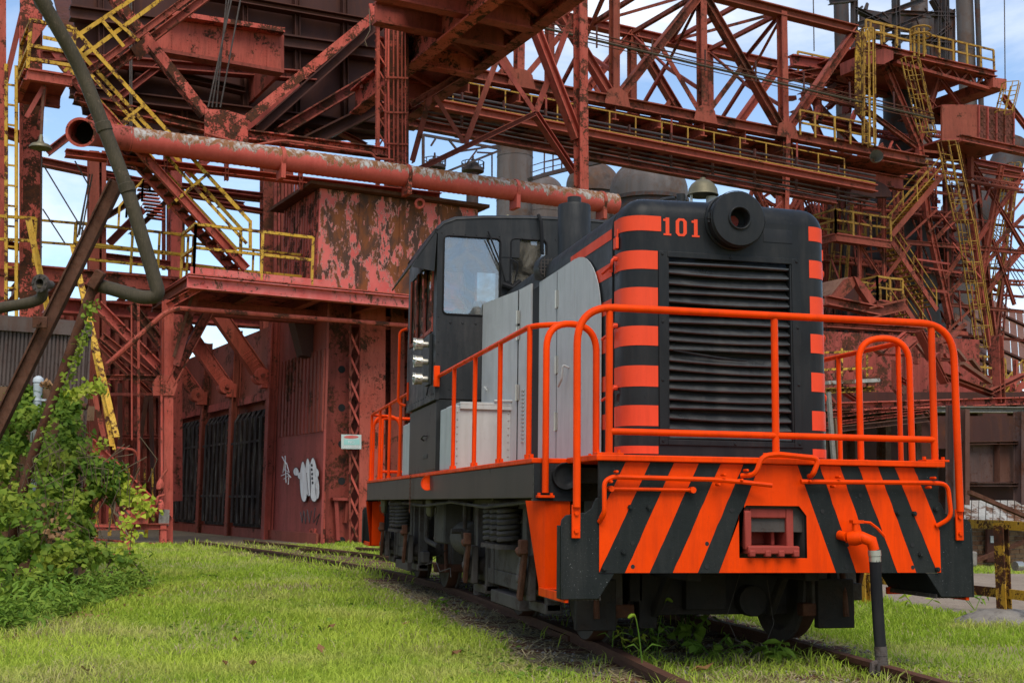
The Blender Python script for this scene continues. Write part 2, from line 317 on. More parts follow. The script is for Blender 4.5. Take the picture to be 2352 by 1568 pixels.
def dirtmat(name, a, b, c_, sc=1.2):
    t = NT(name); c = t.mix(t.ramp(t.noise(sc, 6, .65), .35, .65), a, b)
    c = t.mix(t.ramp(t.noise(sc*14, 5, .7, 0, None, 5), .5, .7), c, c_); t.bump(t.noise(30, 6, .75), .6, .03); return t.fin(c, .95, 0, .15)
M['dirt'] = dirtmat('packed_dirt', (.20, .155, .115), (.25, .20, .15), (.15, .115, .085))
M['trackdirt'] = dirtmat('track_bed_soil', (.12, .09, .06), (.19, .145, .09), (.07, .055, .04), 3)
# ------------------------------------------------------------------ the locomotive
YE = 10.55                                  # rear end of the frame
L = thing('locomotive', 'black and orange diesel shunting locomotive numbered 101 with hazard stripes on its nose', 'locomotive', (0, 0, 0))
def bp(name, mat, fn, parent=L, **kw):
    mb = MB(); fn(mb); return mb.build(name, M[mat] if isinstance(mat, str) else [M[x] for x in mat], parent, **kw)
def ends(fn):                               # run for the front end and, turned round, for the rear end
    fn(lambda x, y, z: V((x, y, z)), 0); fn(lambda x, y, z: V((-x, YE-y, z)), 1)
# frame: deck, edge, sills
bp('deck', 'orange', lambda m: (m.box(-1.415, 1.415, .63, YE-.63, 1.222, 1.256), m.box(-1.18, 1.18, -.045, .629, 1.222, 1.260), m.box(-1.18, 1.18, YE-.629, YE+.045, 1.222, 1.260)), bevel=.006)
for s in (-1, 1):
    bp('side_sill', 'sill', lambda m: m.box(s*1.40, s*1.375, .655, YE-.655, .995, 1.221), bevel=.004)
bp('underframe', 'iron', lambda m: (m.box(-.55, .55, .06, YE-.06, .80, 1.21), m.box(-1.37, 1.37, .70, YE-.70, 1.10, 1.20), *[m.box(-1.3, 1.3, y, y+.08, .98, 1.2) for y in (1.0, 2.3, 4.2, 6.2, 8.2, 9.4)]))
ZX = lambda q: -1.15+(q-400)/1563*2.3       # survey of the nose plate
ZZ = lambda q: 1.221-(q-140)/517*.673
def end_parts(T, rear):
    def poly(mb, pts, y, t):               # plate from (x, z) outline
        n = len(pts); a = [T(x, y, z) for x, z in pts]; b = [T(x, y+t, z) for x, z in pts]
        mb.add(a+b, [tuple(range(n)), tuple(range(n, 2*n))[::-1]] + [(i, (i+1) % n, n+(i+1) % n, n+i) for i in range(n)])
    hx0, hx1, hz0, hz1 = -.243, .215, .640, .963
    mb = MB()
    for x0, x1, z0, z1 in ((-1.15, hx0, .548, 1.221), (hx1, 1.15, .548, 1.221), (hx0, hx1, .548, hz0), (hx0, hx1, hz1, 1.221)):
        poly(mb, [(x0, z0), (x1, z0), (x1, z1), (x0, z1)], 0, .03)
    poly(mb, [(hx0, hz1), (hx0, hz1-.06), (hx0+.05, hz1)], 0, .03); poly(mb, [(hx1, hz1), (hx1-.05, hz1), (hx1, hz1-.06)], 0, .03)
    plate = mb.build('nose_plate', M['blackwing'], L)
    # orange bands: outline at the top edge and at the bottom edge
    def stripe(t0, t1, b0, b1, right=False):
        P = [(ZX(t0), 1.219), (ZX(t1), 1.219), (ZX(b1), .550), (ZX(b0), .550)]
        mb = MB(); lim = 1.149
        Q = []
        for (xa, za), (xb, zb) in zip(P, P[1:]+P[:1]):
            ia, ib = abs(xa) <= lim, abs(xb) <= lim
            if ia: Q.append((xa, za))
            if ia != ib:
                e = lim*(1 if (xa if not ia else xb) > 0 else -1); t = (e-xa)/(xb-xa); Q.append((e, za+(zb-za)*t))
        W_ = []
        for (xa, za), (xb, zb) in zip(Q, Q[1:]+Q[:1]):
            n_ = 14 if abs(zb-za) > .1 else 1
            for i in range(n_): t = i/n_; j_ = random.gauss(0, .0016) if 0 < i and abs(abs(xa)-lim) > .01 else 0; W_.append((xa+(xb-xa)*t+j_, za+(zb-za)*t))
        poly(mb, W_, -.0025, .0025); mb.build('hazard_stripe', M['orange'], plate)
    for q in ((515, 622, 285, 400), (728, 838, 512, 618), (938, 1040, 720, 830), (1395, 1490, 1555, 1650), (1578, 1672, 1752, 1842), (1752, 1845, 1945, 2040)): stripe(*q)
    mb = MB()                               # middle panel round the coupler opening
    tl, tr_, bl, br = ZX(1115), ZX(1290), ZX(925), ZX(1460)
    fl = lambda z: tl+(bl-tl)*(1.219-z)/.669; fr = lambda z: tr_+(br-tr_)*(1.219-z)/.669
    zc = hz1
    poly(mb, [(fl(zc), zc), (fr(zc), zc), (tr_, 1.219), (tl, 1.219)], -.0025, .0025)
    poly(mb, [(fl(hz0), hz0), (hx0, hz0), (hx0, hz1-.06), (hx0+.05, hz1), (fl(zc), zc)], -.0025, .0025)
    poly(mb, [(hx1, hz0), (fr(hz0), hz0), (fr(zc), zc), (hx1-.05, hz1), (hx1, hz1-.06)], -.0025, .0025)
    poly(mb, [(bl, .55), (br, .55), (fr(hz0), hz0), (fl(hz0), hz0)], -.0025, .0025)
    mb.build('hazard_stripe', M['orange'], plate)
    bolts = [(533,353),(615,353),(505,560),(420,635),(1760,365),(1840,368),(1865,567),(1945,640),(1945,345)]
    holes = [(985,362),(545,520),(872,520),(545,627),(870,627),(1403,362),(1583,282),(1515,522),(1512,627),(1828,522),(1826,630),(1924,285)]
    for bx_, bz_ in bolts:
        mb = MB(); x, z = ZX(bx_), ZZ(bz_); mb.cyl(T(x, -.002, z), T(x, -.014, z), .017, 6); mb.cyl(T(x, -.014, z), T(x, -.022, z), .011, 8); mb.build('bolt', M['blackwing'], plate)
    for bx_, bz_ in holes:
        mb = MB(); x, z = ZX(bx_), ZZ(bz_); mb.cyl(T(x, .02, z), T(x, -.0035, z), .0135, 10); mb.build('bolt_hole', M['pitch'], plate)
    # coupler pocket
    mb = MB()
    def tb(x0, x1, y0, y1, z0, z1): mb.hexa([T(*p) for p in ((x0,y0,z0),(x1,y0,z0),(x1,y1,z0),(x0,y1,z0),(x0,y0,z1),(x1,y0,z1),(x1,y1,z1),(x0,y1,z1))])
    tb(-.20, -.155, .035, .34, .665, .945); tb(.095, .145, .035, .34, .665, .945); tb(-.155, .095, .035, .34, .885, .945)
    tb(-.20, .145, -.045, .34, .665, .715); tb(-.155, .095, .24, .30, .715, .885); tb(.03, .055, .12, .24, .715, .885)
    for x in (-.175, -.07, .02, .12): tb(x-.02, x+.02, -.055, -.01, .648, .690)
    tb(-.21, -.165, -.02, .03, .69, .93)
    cp = mb.build('coupler_pocket', M['coupler'], L, bevel=.008)
    mb = MB(); tb(-.30, .28, .30, .33, .56, 1.05); tb(-.245, -.235, .03, .31, .6, 1.0); tb(.215, .225, .03, .31, .6, 1.0); mb.build('pocket_lining', M['iron'], cp)
    # step wings, step wells
    for s in (-1, 1):
        wing = [(1.388, .392), (1.15, .395), (1.05, .546), (1.146, .546), (1.146, .998), (1.165, .998), (1.178, .975), (1.195, .935), (1.235, .908), (1.30, .900), (1.355, .892), (1.382, .865), (1.388, .83)]
        mb = MB(); poly(mb, [(s*x, z) for x, z in wing], .004, .02); tb(s*1.388, s*1.376, .0, .10, .393, .83); mb.build('step_wing', M['blackwing'], L, bevel=.004)
        mb = MB(); tb(s*1.40, s*1.14, .632, .654, .985, 1.221); ft = mb.build('step_well_panel', M['black'], L)
        tb2 = MB(); mb = tb2; tb(s*1.41, s*1.10, .60, .655, .978, .992); tb2.build('ledge', M['black'], ft)
        mb = MB(); pts = [(s*1.325, .978), (s*1.155, .978), (s*1.155, .405), (s*1.325, .385)]
        poly(mb, pts, .62, .015)
        a = [T(s*1.325, .622, .978), T(s*1.425, .74, .978), T(s*1.345, .66, .388), T(s*1.325, .622, .388)]; b = [p+(T(0, .01, 0)-T(0, 0, 0)) for p in a]; mb.hexa(a+b)
        mb.build('step_back', M['orange'], L)
        mb = MB(); tb(s*1.36, s*1.335, .015, .64, .372, .425); tb(s*1.335, s*1.11, .60, .625, .372, .42)
        tread = mb.build('step_tread', M['orange'], L, bevel=.003)
        mb = MB()
        for i in range(9): tb(s*(1.13+i*.025), s*(1.137+i*.025), .03, .60, .385, .412)
        for y in (.1, .25, .4, .55): tb(s*1.12, s*1.335, y, y+.008, .39, .408)
        mb.build('grating', M['iron'], tread)
        mb = MB(); a = [T(s*1.05, .024, .546), T(s*1.15, .024, .396), T(s*1.15, .63, .396), T(s*1.05, .63, .546)]; mb.hexa(a+[p+Z*.008 for p in a]); mb.build('step_chute', M['black'], L)
        mb = MB(); a = [T(s*1.05, .06, .55), T(s*1.05, .63, .55), T(s*1.05, .63, .98), T(s*1.05, .06, .98)]; mb.hexa(a+[p+(T(s*.008, 0, 0)-T(0, 0, 0)) for p in a]); mb.build('step_side', M['black'], L)
        # corner pole with flattened foot
        px_ = 1.30 if s < 0 else 1.285
        mb = MB(); tb(s*(px_+.027), s*(px_-.027), -.022, -.006, .755, .955); ft = mb.build('pole_foot', M['orange'], L, bevel=.004)
        for z in (.80, .905):
            mb = MB(); mb.cyl(T(s*px_, -.022, z), T(s*px_, -.036, z), .015, 6); mb.build('bolt', M['orange'], ft)
        # bell-shaped dish beside the step
        mb = MB(); c = T(s*1.19, .632, 1.14); d = T(0, -1, 0)-T(0, 0, 0)
        mb.lathe([(.001, .004), (.045, .007), (.070, .016), (.080, .032), (.086, .034), (.090, .026), (.090, 0)], c, d, 24); mb.build('dish', M['black'], ft)
        # loop handrail at the back of the step
        mb = MB(); x0, x1 = s*1.33, s*.968
        mb.tube(fil([T(x0, .60, 1.03), T(x0, .60, 2.15), T(x1, .66, 2.15), T(x1, .66, 1.26)], .19, 8), .023, 10)
        lo = mb.build('loop_handrail', M['orange'], L)
        for x, y, z in ((x0, .60, 1.0), (x1, .66, 1.262)):
            mb = MB(); tb(x-.055, x+.055, y-.035, y+.035, z-.003, z+.014); mb.build('foot_plate', M['orange'], lo, bevel=.003)
            for dx in (-.042, .042):
                mb = MB(); mb.cyl(T(x+dx, y, z+.014), T(x+dx, y, z+.03), .011, 6); mb.build('bolt', M['orange'], lo)
        # side handrail and its posts
        mb = MB(); mb.tube(fil([T(s*1.385, 4.52, 2.165), T(s*1.385, .78, 2.15), T(s*1.15, .63, 2.15)], .16, 6), .019, 10); sr = mb.build('side_handrail', M['orange'], L)
        for y in (.84, 1.74, 2.675, 3.61):
            mb = MB(); mb.cyl(T(s*1.385, y, 1.256), T(s*1.385, y, 2.15), .019, 10); mb.cyl(T(s*1.385, y, 1.256), T(s*1.385, y, 1.285), .03, 8); mb.build('handrail_post', M['orange'], sr)
            mb = MB(); tb(s*1.385-.012, s*1.385+.012, y-.09, y-.06, 1.256, 1.285); mb.build('bolt', M['orange'], sr)
        mb = MB(); tb(s*1.437, s*1.38, 4.39, 4.43, 2.06, 2.26); mb.build('rail_bracket', M['orange'], sr, bevel=.004)
    # front railing
    mb = MB(); mb.tube(fil([T(-1.30, -.03, .94), T(-1.30, -.02, 2.165), T(1.285, -.02, 2.165), T(1.285, -.03, .94)], .24, 9), .024, 12); fr_ = mb.build('front_railing', M['orange'], L)
    for x in (-1.09, .012, 1.13):
        mb = MB(); mb.cyl(T(x, -.005, 1.26), T(x, -.012, 2.165), .023, 12); mb.build('railing_post', M['orange'], fr_)
        mb = MB(); tb(x-.085, x+.085, -.04, .06, 1.258, 1.272); mb.build('foot_plate', M['orange'], fr_, bevel=.003)
        for dx in (-.068, .068):
            mb = MB(); mb.cyl(T(x+dx, .01, 1.272), T(x+dx, .01, 1.292), .013, 6); mb.build('bolt', M['orange'], fr_)
    mb = MB(); mb.tube([T(-1.085, -.008, 1.402), T(1.135, -.008, 1.402)], .021, 10); mb.build('middle_rail', M['orange'], fr_)
    # uncoupling levers
    def clamp(x, z, par):
        mb = MB(); tb(x-.022, x+.022, -.075, -.002, z-.022, z+.022); tb(x-.030, x+.030, -.085, -.04, z+.018, z+.035); tb(x-.030, x+.030, -.085, -.04, z-.035, z-.018)
        mb.cyl(T(x+.018, -.09, z+.03), T(x+.018, -.03, z+.03), .010, 6); mb.cyl(T(x-.018, -.09, z-.03), T(x-.018, -.03, z-.03), .010, 6); mb.build('clamp', M['orange'], par, bevel=.004)
    mb = MB(); mb.tube(fil([T(-.07, -.12, 1.088), T(-.22, -.06, 1.105), T(-.40, -.055, 1.118), T(-1.085, -.055, 1.125), T(-1.135, -.055, 1.095), T(-1.135, -.06, .90), T(-1.15, -.005, .855)], .05, 4), .0145, 8); lv = mb.build('uncoupling_lever', M['orange'], L)
    clamp(-1.08, 1.125, lv); clamp(-.385, 1.118, lv)
    mb = MB(); mb.tube([T(-1.09, -.03, 1.053), T(-.57, -.03, 1.053)], .011, 8); mb.cyl(T(-.56, -.05, 1.053), T(-.56, 0, 1.053), .02, 8); mb.cyl(T(-1.085, -.05, 1.053), T(-1.085, 0, 1.053), .018, 8); mb.build('stay_rod', M['orange'], lv)
    mb = MB(); mb.tube(fil([T(.155, -.055, 1.115), T(1.08, -.055, 1.122), T(1.185, -.055, 1.115), T(1.205, -.055, .90), T(1.12, -.01, .845)], .08, 5), .0145, 8); lv2 = mb.build('uncoupling_lever', M['orange'], L)
    clamp(.39, 1.118, lv2); clamp(1.06, 1.122, lv2)
    mb = MB(); mb.tube(fil([T(-.235, -.03, 1.145), T(-.17, -.10, 1.15), T(-.13, -.10, 1.265), T(-.02, -.085, 1.283), T(.15, -.085, 1.270), T(.262, -.10, 1.262), T(.215, -.10, 1.155), T(.225, -.03, 1.15)], .05, 4), .0165, 8); gh = mb.build('grab_handle', M['orange'], L)
    for x in (-.235, .225): clamp(x, 1.148, gh)
    # brake pipe cock and hose
    mb = MB(); vx, vz = .50, .775
    mb.cyl(T(vx-.06, .0, vz+.01), T(vx-.04, -.06, vz), .030, 12); mb.lathe([(.02, -.05), (.042, -.04), (.05, 0), (.042, .04), (.02, .05)], T(vx, -.09, vz-.005), T(.5, -.5, .1)-T(0, 0, 0), 14)
    mb.tube([T(vx-.03, -.06, vz), T(vx+.03, -.12, vz), T(vx+.085, -.14, vz-.025), T(vx+.10, -.145, vz-.08)], [.028, .036, .038, .032], 12)
    mb.cyl(T(vx, -.10, vz+.03), T(vx, -.10, vz+.095), .024, 8); tb(vx-.03, vx+.045, -.125, -.075, vz+.085, vz+.105)
    vc = mb.build('brake_cock', M['orange'], L)
    mb = MB(); mb.tube([T(vx+.03, -.10, vz+.095), T(vx+.10, -.10, vz+.09), T(vx+.15, -.10, vz+.055), T(vx+.20, -.10, vz+.005)], .009, 6); mb.build('cock_handle', M['orange'], vc)
    mb = MB(); mb.cyl(T(vx+.10, -.145, vz-.08), T(vx+.102, -.145, vz-.115), .040, 12); mb.cyl(T(vx+.102, -.145, vz-.118), T(vx+.103, -.145, vz-.15), .037, 12); mb.build('hose_collar', M['steelbright'], vc)
    hp = [T(vx+.103, -.145, vz-.14), T(vx+.106, -.15, vz-.35), T(vx+.113, -.155, vz-.58), T(vx+.120, -.16, vz-.72)]
    mb = MB(); mb.tube(hp, .036, 14); hs = mb.build('brake_hose', M['rubber'], L)
    mb = MB(); mb.cyl(hp[-1]+(hp[-2]-hp[-1])*.4, hp[-1], .039, 12); c = hp[-1]; dn = V((0, 0, -1))
    mb.tube([c, c+dn*.05, c+dn*.12+(T(-.01, 0, 0)-T(0, 0, 0))], [.036, .042, .03], 10); mb.tube([c+dn*.03, c+dn*.05+(T(-.06, 0, 0)-T(0, 0, 0)), c+dn*.11+(T(-.065, 0, 0)-T(0, 0, 0))], .02, 8); mb.build('hose_coupling', M['iron'], hs)
    # ---- radiator nose of the hood
    W, TOP, R, RC, YF = .76, 3.08, .15, .165, .66
    def ring(y, ins):
        w_, tp, rc = W-ins, TOP-ins, max(RC-ins, .012); P = [(-w_, 1.262)]
        for i in range(7):
            a = math.pi - i*math.pi/12; P.append((-w_+rc+rc*math.cos(a), tp-rc+rc*math.sin(a)))
        P.append((0, tp+.012))
        for i in range(7):
            a = math.pi/2 - i*math.pi/12; P.append((w_-rc+rc*math.cos(a), tp-rc+rc*math.sin(a)))
        P.append((w_, 1.262)); return [T(x, y, z) for x, z in P]
    mb = MB(); rings = [ring(YF+R*(1-math.cos(t)), R*(1-math.sin(t))) for t in [i*math.pi/16 for i in range(9)]] + [ring(.905, 0)]
    n = len(rings[0]); vs_ = [p for r in rings for p in r]
    mb.add(vs_, [(i*n+j, i*n+j+1, (i+1)*n+j+1, (i+1)*n+j) for i in range(len(rings)-1) for j in range(n-1)])
    gx, g0, g1 = .462, 1.40, 2.65; cw, ct = W-R, TOP-R
    for x0, x1, z0, z1 in ((-cw, -gx, 1.262, ct), (gx, cw, 1.262, ct), (-gx, gx, 1.262, g0), (-gx, gx, g1, ct)):
        mb.add([T(x0, YF, z0), T(x1, YF, z0), T(x1, YF, z1), T(x0, YF, z1)], [(0, 1, 2, 3)])
    mb.add([T(-cw, YF, ct), T(cw, YF, ct), T(cw-.02, YF+.001, ct+.011), T(0, YF, ct+.012), T(-cw+.02, YF+.001, ct+.011)], [(0, 1, 2, 3, 4)])
    hood = mb.build('radiator_nose', M['black'], L, smooth=35)
    mb = MB()
    for x0, x1, z0, z1 in ((-.525, -gx, 1.362, 2.69), (gx, .525, 1.362, 2.69), (-gx, gx, 1.362, g0), (-gx, gx, g1, 2.69)): tb(x0, x1, YF-.012, YF-.001, z0, z1)
    tb(-gx-.001, -gx+.012, YF-.005, YF+.09, g0, g1); tb(gx-.012, gx+.001, YF-.005, YF+.09, g0, g1)
    gf = mb.build('grille_frame', M['black'], hood, bevel=.003)
    for x, z in ((-.50, 2.67), (-.50, 2.2), (-.50, 1.8), (-.50, 1.39), (.5, 2.67), (.5, 2.2), (.5, 1.8), (.5, 1.39), (0, 2.672), (.02, 1.38)):
        mb = MB(); mb.rivet(T(x, YF-.012, z), T(0, -1, 0)-T(0, 0, 0), .012, .007, 8); mb.build('screw', M['black'], hood)
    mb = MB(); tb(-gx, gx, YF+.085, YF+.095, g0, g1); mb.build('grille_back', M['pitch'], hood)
    for i in range(19):
        z = g0+.016+i*.0665; b0 = random.uniform(-.006, .006); b1 = random.uniform(-.006, .006); til = random.uniform(.9, 1.1)
        if i in (7, 8): b1 -= .016
        mb = MB(); seg = 5
        for j in range(seg):
            def zz(t): return z + b0*(1-t) + b1*t - .010*math.sin(math.pi*t)*(1 if i % 3 else -.3)
            t0, t1 = j/seg, (j+1)/seg; xa, xb = -gx+.014+(2*gx-.028)*t0, -gx+.014+(2*gx-.028)*t1
            for (ya_, da, yb_, db, th) in ((YF+.012, .0, YF+.070, .052*til, .004), (YF+.006, .004, YF+.014, -.004, .010)):
                mb.hexa([T(xa, ya_, zz(t0)+da-th), T(xb, ya_, zz(t1)+da-th), T(xb, yb_, zz(t1)+db-th), T(xa, yb_, zz(t0)+db-th), T(xa, ya_, zz(t0)+da), T(xb, ya_, zz(t1)+da), T(xb, yb_, zz(t1)+db), T(xa, yb_, zz(t0)+db)])
        mb.build('louver_slat', M['slat'], hood, smooth=0)
    if not rear:
        mb = MB(); mb.tube([T(-.42, YF-.002, 2.005), T(-.1, YF-.004, 1.965), T(.12, YF+.004, 1.952)], [.006, .012, .004], 6); mb.build('bent_strip', M['rubber'], hood)
    bands = [(2.93, 2.826), (2.69, 2.56), (2.43, 2.30), (2.165, 2.03), (1.893, 1.755), (1.623, 1.485), (1.355, 1.30)]
    for z1, z0 in bands:
        for s in (-1, 1):
            path = [(s*(.53 if s < 0 else .60), YF-.003)] + [(s*(W-R+(R+.003)*math.sin(t)), YF+R-(R+.003)*math.cos(t)) for t in [i*math.pi/14 for i in range(8)]] + [(s*(W+.003), .904)]
            if z1 > 2.9 and s < 0: path[0] = (-.505, YF-.003)
            mb = MB(); m_ = len(path)
            jit = [random.uniform(-.003, .003) for _ in range(2)]
            mb.add([T(x, y, z0+jit[0]) for x, y in path]+[T(x, y, z1+jit[1]) for x, y in path], [(i, i+1, m_+i+1, m_+i) for i in range(m_-1)])
            mb.build('nose_stripe', M['orangehood'], hood)
    # latches down the nose corner
    for s in (-1, 1):
        for z in (2.60, 2.13, 1.70):
            mb = MB(); mb.tube(fil([T(s*.765, .845, z+.055), T(s*.80, .84, z+.05), T(s*.80, .85, z+.01), T(s*.815, 1.02, z-.02)], .02, 3), .011, 6); mb.cyl(T(s*.755, .845, z+.055), T(s*.79, .845, z+.055), .018, 8); mb.cyl(T(s*.79, .90, z-.03), T(s*.79, .90, z+.02), .014, 8); mb.build('latch', M['orangehood'], hood)
        mb = MB(); tb(s*.763, s*.785, .80, .86, 2.72, 2.80); tb(s*.763, s*.772, .81, .85, 2.80, 2.86); mb.build('flag_bracket', M['orangehood'], hood, bevel=.003)
    # headlamp drum
    c = T(.02, YF, 2.925); d = T(0, -1, 0)-T(0, 0, 0); mb = MB()
    mb.lathe([(.205, -.14), (.205, .015), (.193, .020), (.193, .118), (.188, .126), (.080, .132), (.080, .140), (.073, .140), (.070, .05), (.03, .01), (.001, .005)], c, d, 40)
    hl = mb.build('headlamp', M['black'], L, smooth=30)
    mb = MB(); mb.lathe([(.199, .10), (.201, .108), (.196, .114)], c, d, 40); mb.lathe([(.197, .02), (.203, .026), (.197, .032)], c, d, 40); mb.build('lamp_rim', M['black'], hl)
    mb = MB(); mb.lathe([(.078, .138), (.083, .144), (.077, .149), (.071, .144), (.075, .138)], c, d, 28); mb.build('lens_ring', M['black'], hl)
    for x in (-.20, .205):
        mb = MB(); mb.cyl(T(.02+x, YF-.07, 2.965), T(.02+x, YF-.07, 2.895), .010, 8); tb(.02+x-.014, .02+x+.014, YF-.085, YF-.055, 2.92, 2.935); mb.build('lamp_hinge', M['black'], hl)
    mb = MB(); mb.lathe([(.060, .03), (.03, .015), (.001, .01)], c, d, 20); mb.build('reflector', M['coupler'], hl)
    mb = MB(); 
    mb.add([T(.255, YF-.004, 2.80), T(.475, YF-.004, 2.80), T(.475, YF+.002, 2.945), T(.475, YF+.075, 3.055), T(.255, YF+.075, 3.057), T(.255, YF+.002, 2.945)], [(0, 1, 2, 5), (5, 2, 3, 4)]); hp_ = mb.build('hatch_plate', M['black'], hood)
    # number: slab serif digits
    def digit(ch, x0):
        mb = MB(); y0, t = YF-.0035, .003; w_, h_, z0 = .078, .125, 2.802
        def r(a, b, c_, d_): mb.hexa([T(*p) for p in ((x0+a*w_, y0, z0+c_*h_), (x0+b*w_, y0, z0+c_*h_), (x0+b*w_, y0+t, z0+c_*h_), (x0+a*w_, y0+t, z0+c_*h_), (x0+a*w_, y0, z0+d_*h_), (x0+b*w_, y0, z0+d_*h_), (x0+b*w_, y0+t, z0+d_*h_), (x0+a*w_, y0+t, z0+d_*h_))])
        if ch == '1': r(.36, .70, 0.1, 1); r(.16, .88, 0, .1); r(.14, .36, .80, .92)
        else:
            o = [(.28, 0), (.80, 0), (1.06, .16), (1.06, .84), (.80, 1), (.28, 1), (.02, .84), (.02, .16)]; i_ = [(.42, .13), (.66, .13), (.74, .22), (.74, .78), (.66, .87), (.42, .87), (.34, .78), (.34, .22)]
            F_ = [T(x0+a*w_, y0, z0+b*h_) for a, b in o+i_]; mb.add(F_, [(j, (j+1) % 8, 8+(j+1) % 8, 8+j) for j in range(8)])
        mb.build('digit', M['orangehood'], hood)
    for ch, x0 in (('1', -.500), ('0', -.400), ('1', -.292)): digit(ch, x0)
    # ---- engine hood behind the nose
    mb = MB(); W2 = .752
    def ring2(y, w_=W2, tp=3.075):
        P = [(-w_, 1.26)]; rc = .165
        for i in range(7):
            a = math.pi - i*math.pi/12; P.append((-w_+rc+rc*math.cos(a), tp-rc+rc*math.sin(a)))
        P.append((0, tp+.012))
        for i in range(7):
            a = math.pi/2 - i*math.pi/12; P.append((w_-rc+rc*math.cos(a), tp-rc+rc*math.sin(a)))
        P.append((w_, 1.26)); return [T(x, y, z) for x, z in P]
    rs = [ring2(.985), ring2(2.7), ring2(4.43)]; n = len(rs[0])
    mb.add([p for r in rs for p in r], [(i*n+j, i*n+j+1, (i+1)*n+j+1, (i+1)*n+j) for i in range(2) for j in range(n-1)]); mb.add(rs[0], [tuple(range(n))])
    eh = mb.build('engine_hood', M['cabblack'], L, smooth=35)
    mb = MB(); rs = [ring2(.90, .70, 3.02), ring2(1.0, .70, 3.02)]
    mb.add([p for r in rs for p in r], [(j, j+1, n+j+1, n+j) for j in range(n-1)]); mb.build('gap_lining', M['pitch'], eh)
    for s in (-1, 1):
        for k_, (z1, z0) in enumerate(bands[:6]):
            mb = MB(); ye = 2.05 if k_ == 0 else 1.6
            mb.add([T(s*(W2+.003), .987, z0), T(s*(W2+.003), ye, z0), T(s*(W2+.003), ye, z1-.03), T(s*(W2+.003), .987, z1-.03)], [(0, 1, 2, 3)]); mb.build('hood_stripe', M['orangehood'], eh)
        def sheet(poly2, x, t=.006, name='hood_door', mat='greypaint'):     # (y, z) outline on the hood side
            mb = MB(); a = [T(s*x(y), y, z) for y, z in poly2]; b = [T(s*(x(y)+t), y, z) for y, z in poly2]; n_ = len(a)
            mb.add(a+b, [tuple(range(n_)), tuple(range(n_, 2*n_))[::-1]]+[(i, (i+1) % n_, n_+(i+1) % n_, n_+i) for i in range(n_)]); return mb.build(name, M[mat], eh)
        arc = [(1.19+(.70)*(1-math.cos(t)), 2.30+.555*math.sin(t)) for t in [i*math.pi/20 for i in range(11)]]
        d1 = sheet([(1.19, 1.28)]+arc+[(1.895, 1.28)], lambda y: W2+.006+.012*(1.9-y))
        d2 = sheet([(1.90, 1.28), (1.90, 2.857), (2.412, 2.857), (2.412, 1.28)], lambda y: W2+.006)
        d3 = sheet([(2.42, 1.28), (2.42, 2.857), (3.0, 2.862), (3.0, 1.28)], lambda y: W2+.006)
        for yj in (1.898, 2.416): sheet([(yj-.006, 1.28), (yj-.006, 2.85), (yj+.006, 2.85), (yj+.006, 1.28)], lambda y: W2+.010 if abs(y-1.898) > .02 else W2+.003, .0035, 'door_joint', 'cabblack')
        sheet([(3.01, 1.28), (3.01, 2.84), (3.27, 2.84), (3.27, 1.28)], lambda y: W2+.001, .002, 'open_slot', 'pitch')
        mb = MB(); fl_ = lambda y: W2+.015+max(0, y-3.3)*.175
        a = [T(s*fl_(y), y, z) for y, z in ((3.28, 1.28), (3.28, 2.90), (3.55, 2.885), (4.425, 2.885), (4.425, 1.28), (3.55, 1.28))]
        b = [T(s*.70, y, z) for y, z in ((3.28, 1.28), (3.28, 2.90), (3.55, 2.885), (4.425, 2.885), (4.425, 1.28), (3.55, 1.28))]
        mb.add(a+b, [(0, 1, 2, 5), (5, 2, 3, 4), (0, 6, 7, 1), (1, 7, 8, 2), (2, 8, 9, 3), (3, 9, 10, 4)]); fp_ = mb.build('flared_panel', M['greypaint'], eh)
        mb = MB(); tb(s*(fl_(3.56)+.001), s*(fl_(3.56)+.006), 3.55, 3.562, 1.3, 2.88); mb.build('panel_seam', M['cabblack'], fp_)
        for y, zs, dr in ((2.416, (2.62, 2.08, 1.62), d2), (3.56, (2.62, 2.50, 1.95), fp_), (1.25, (2.0, 1.62), d1)):
            for z in zs:
                mb = MB(); x = s*(fl_(y)+.006 if y > 3 else W2+.014+.012*max(0, 1.9-y)); tb(x-.005, x+.005, y-.045, y+.045, z-.07, z+.07); mb.cyl(T(x+s*.008, y, z-.075), T(x+s*.008, y, z+.075), .012, 8); mb.build('hinge', M['steelbright'], dr)
        mb = MB(); x = s*(W2+.012); mb.tube(fil([T(x, 2.05, 2.02), T(x+s*.05, 2.05, 2.04), T(x+s*.05, 2.08, 1.93), T(x+s*.055, 2.16, 1.88)], .02, 3), .009, 6); mb.build('door_handle', M['lightgrey'], d2)
        mb = MB(); x = s*fl_(4.25); mb.tube(fil([T(x, 4.30, 2.06), T(x+s*.04, 4.28, 2.06), T(x+s*.045, 4.12, 2.02)], .02, 3), .009, 6); mb.build('door_handle', M['lightgrey'], fp_)
        mb = MB(); x = s*(fl_(3.45)+.004)
        for i in range(14): tb(x-.004, x+.006, 3.40, 3.50, 1.5+i*.035, 1.512+i*.035)
        mb.build('vent_strip', M['greypaint'], fp_)
        # intake scoop on the shoulder
        mb = MB(); mb.tube([T(s*.70, 2.85, 2.97), T(s*.70, 3.02, 2.985), T(s*.70, 3.22, 2.95)], [.115, .115, .06], 12); sc_ = mb.build('intake_scoop', M['cabblack'], eh)
        mb = MB(); cc = T(s*.70, 2.846, 2.97)
        for i in range(-3, 4):
            h_ = math.sqrt(.105**2-(i*.03)**2); mb.bar(cc+(T(i*.03, 0, -h_)-T(0, 0, 0)), cc+(T(i*.03, 0, h_)-T(0, 0, 0)), .006, .006); mb.bar(cc+(T(-h_, 0, i*.03)-T(0, 0, 0)), cc+(T(h_, 0, i*.03)-T(0, 0, 0)), .006, .006)
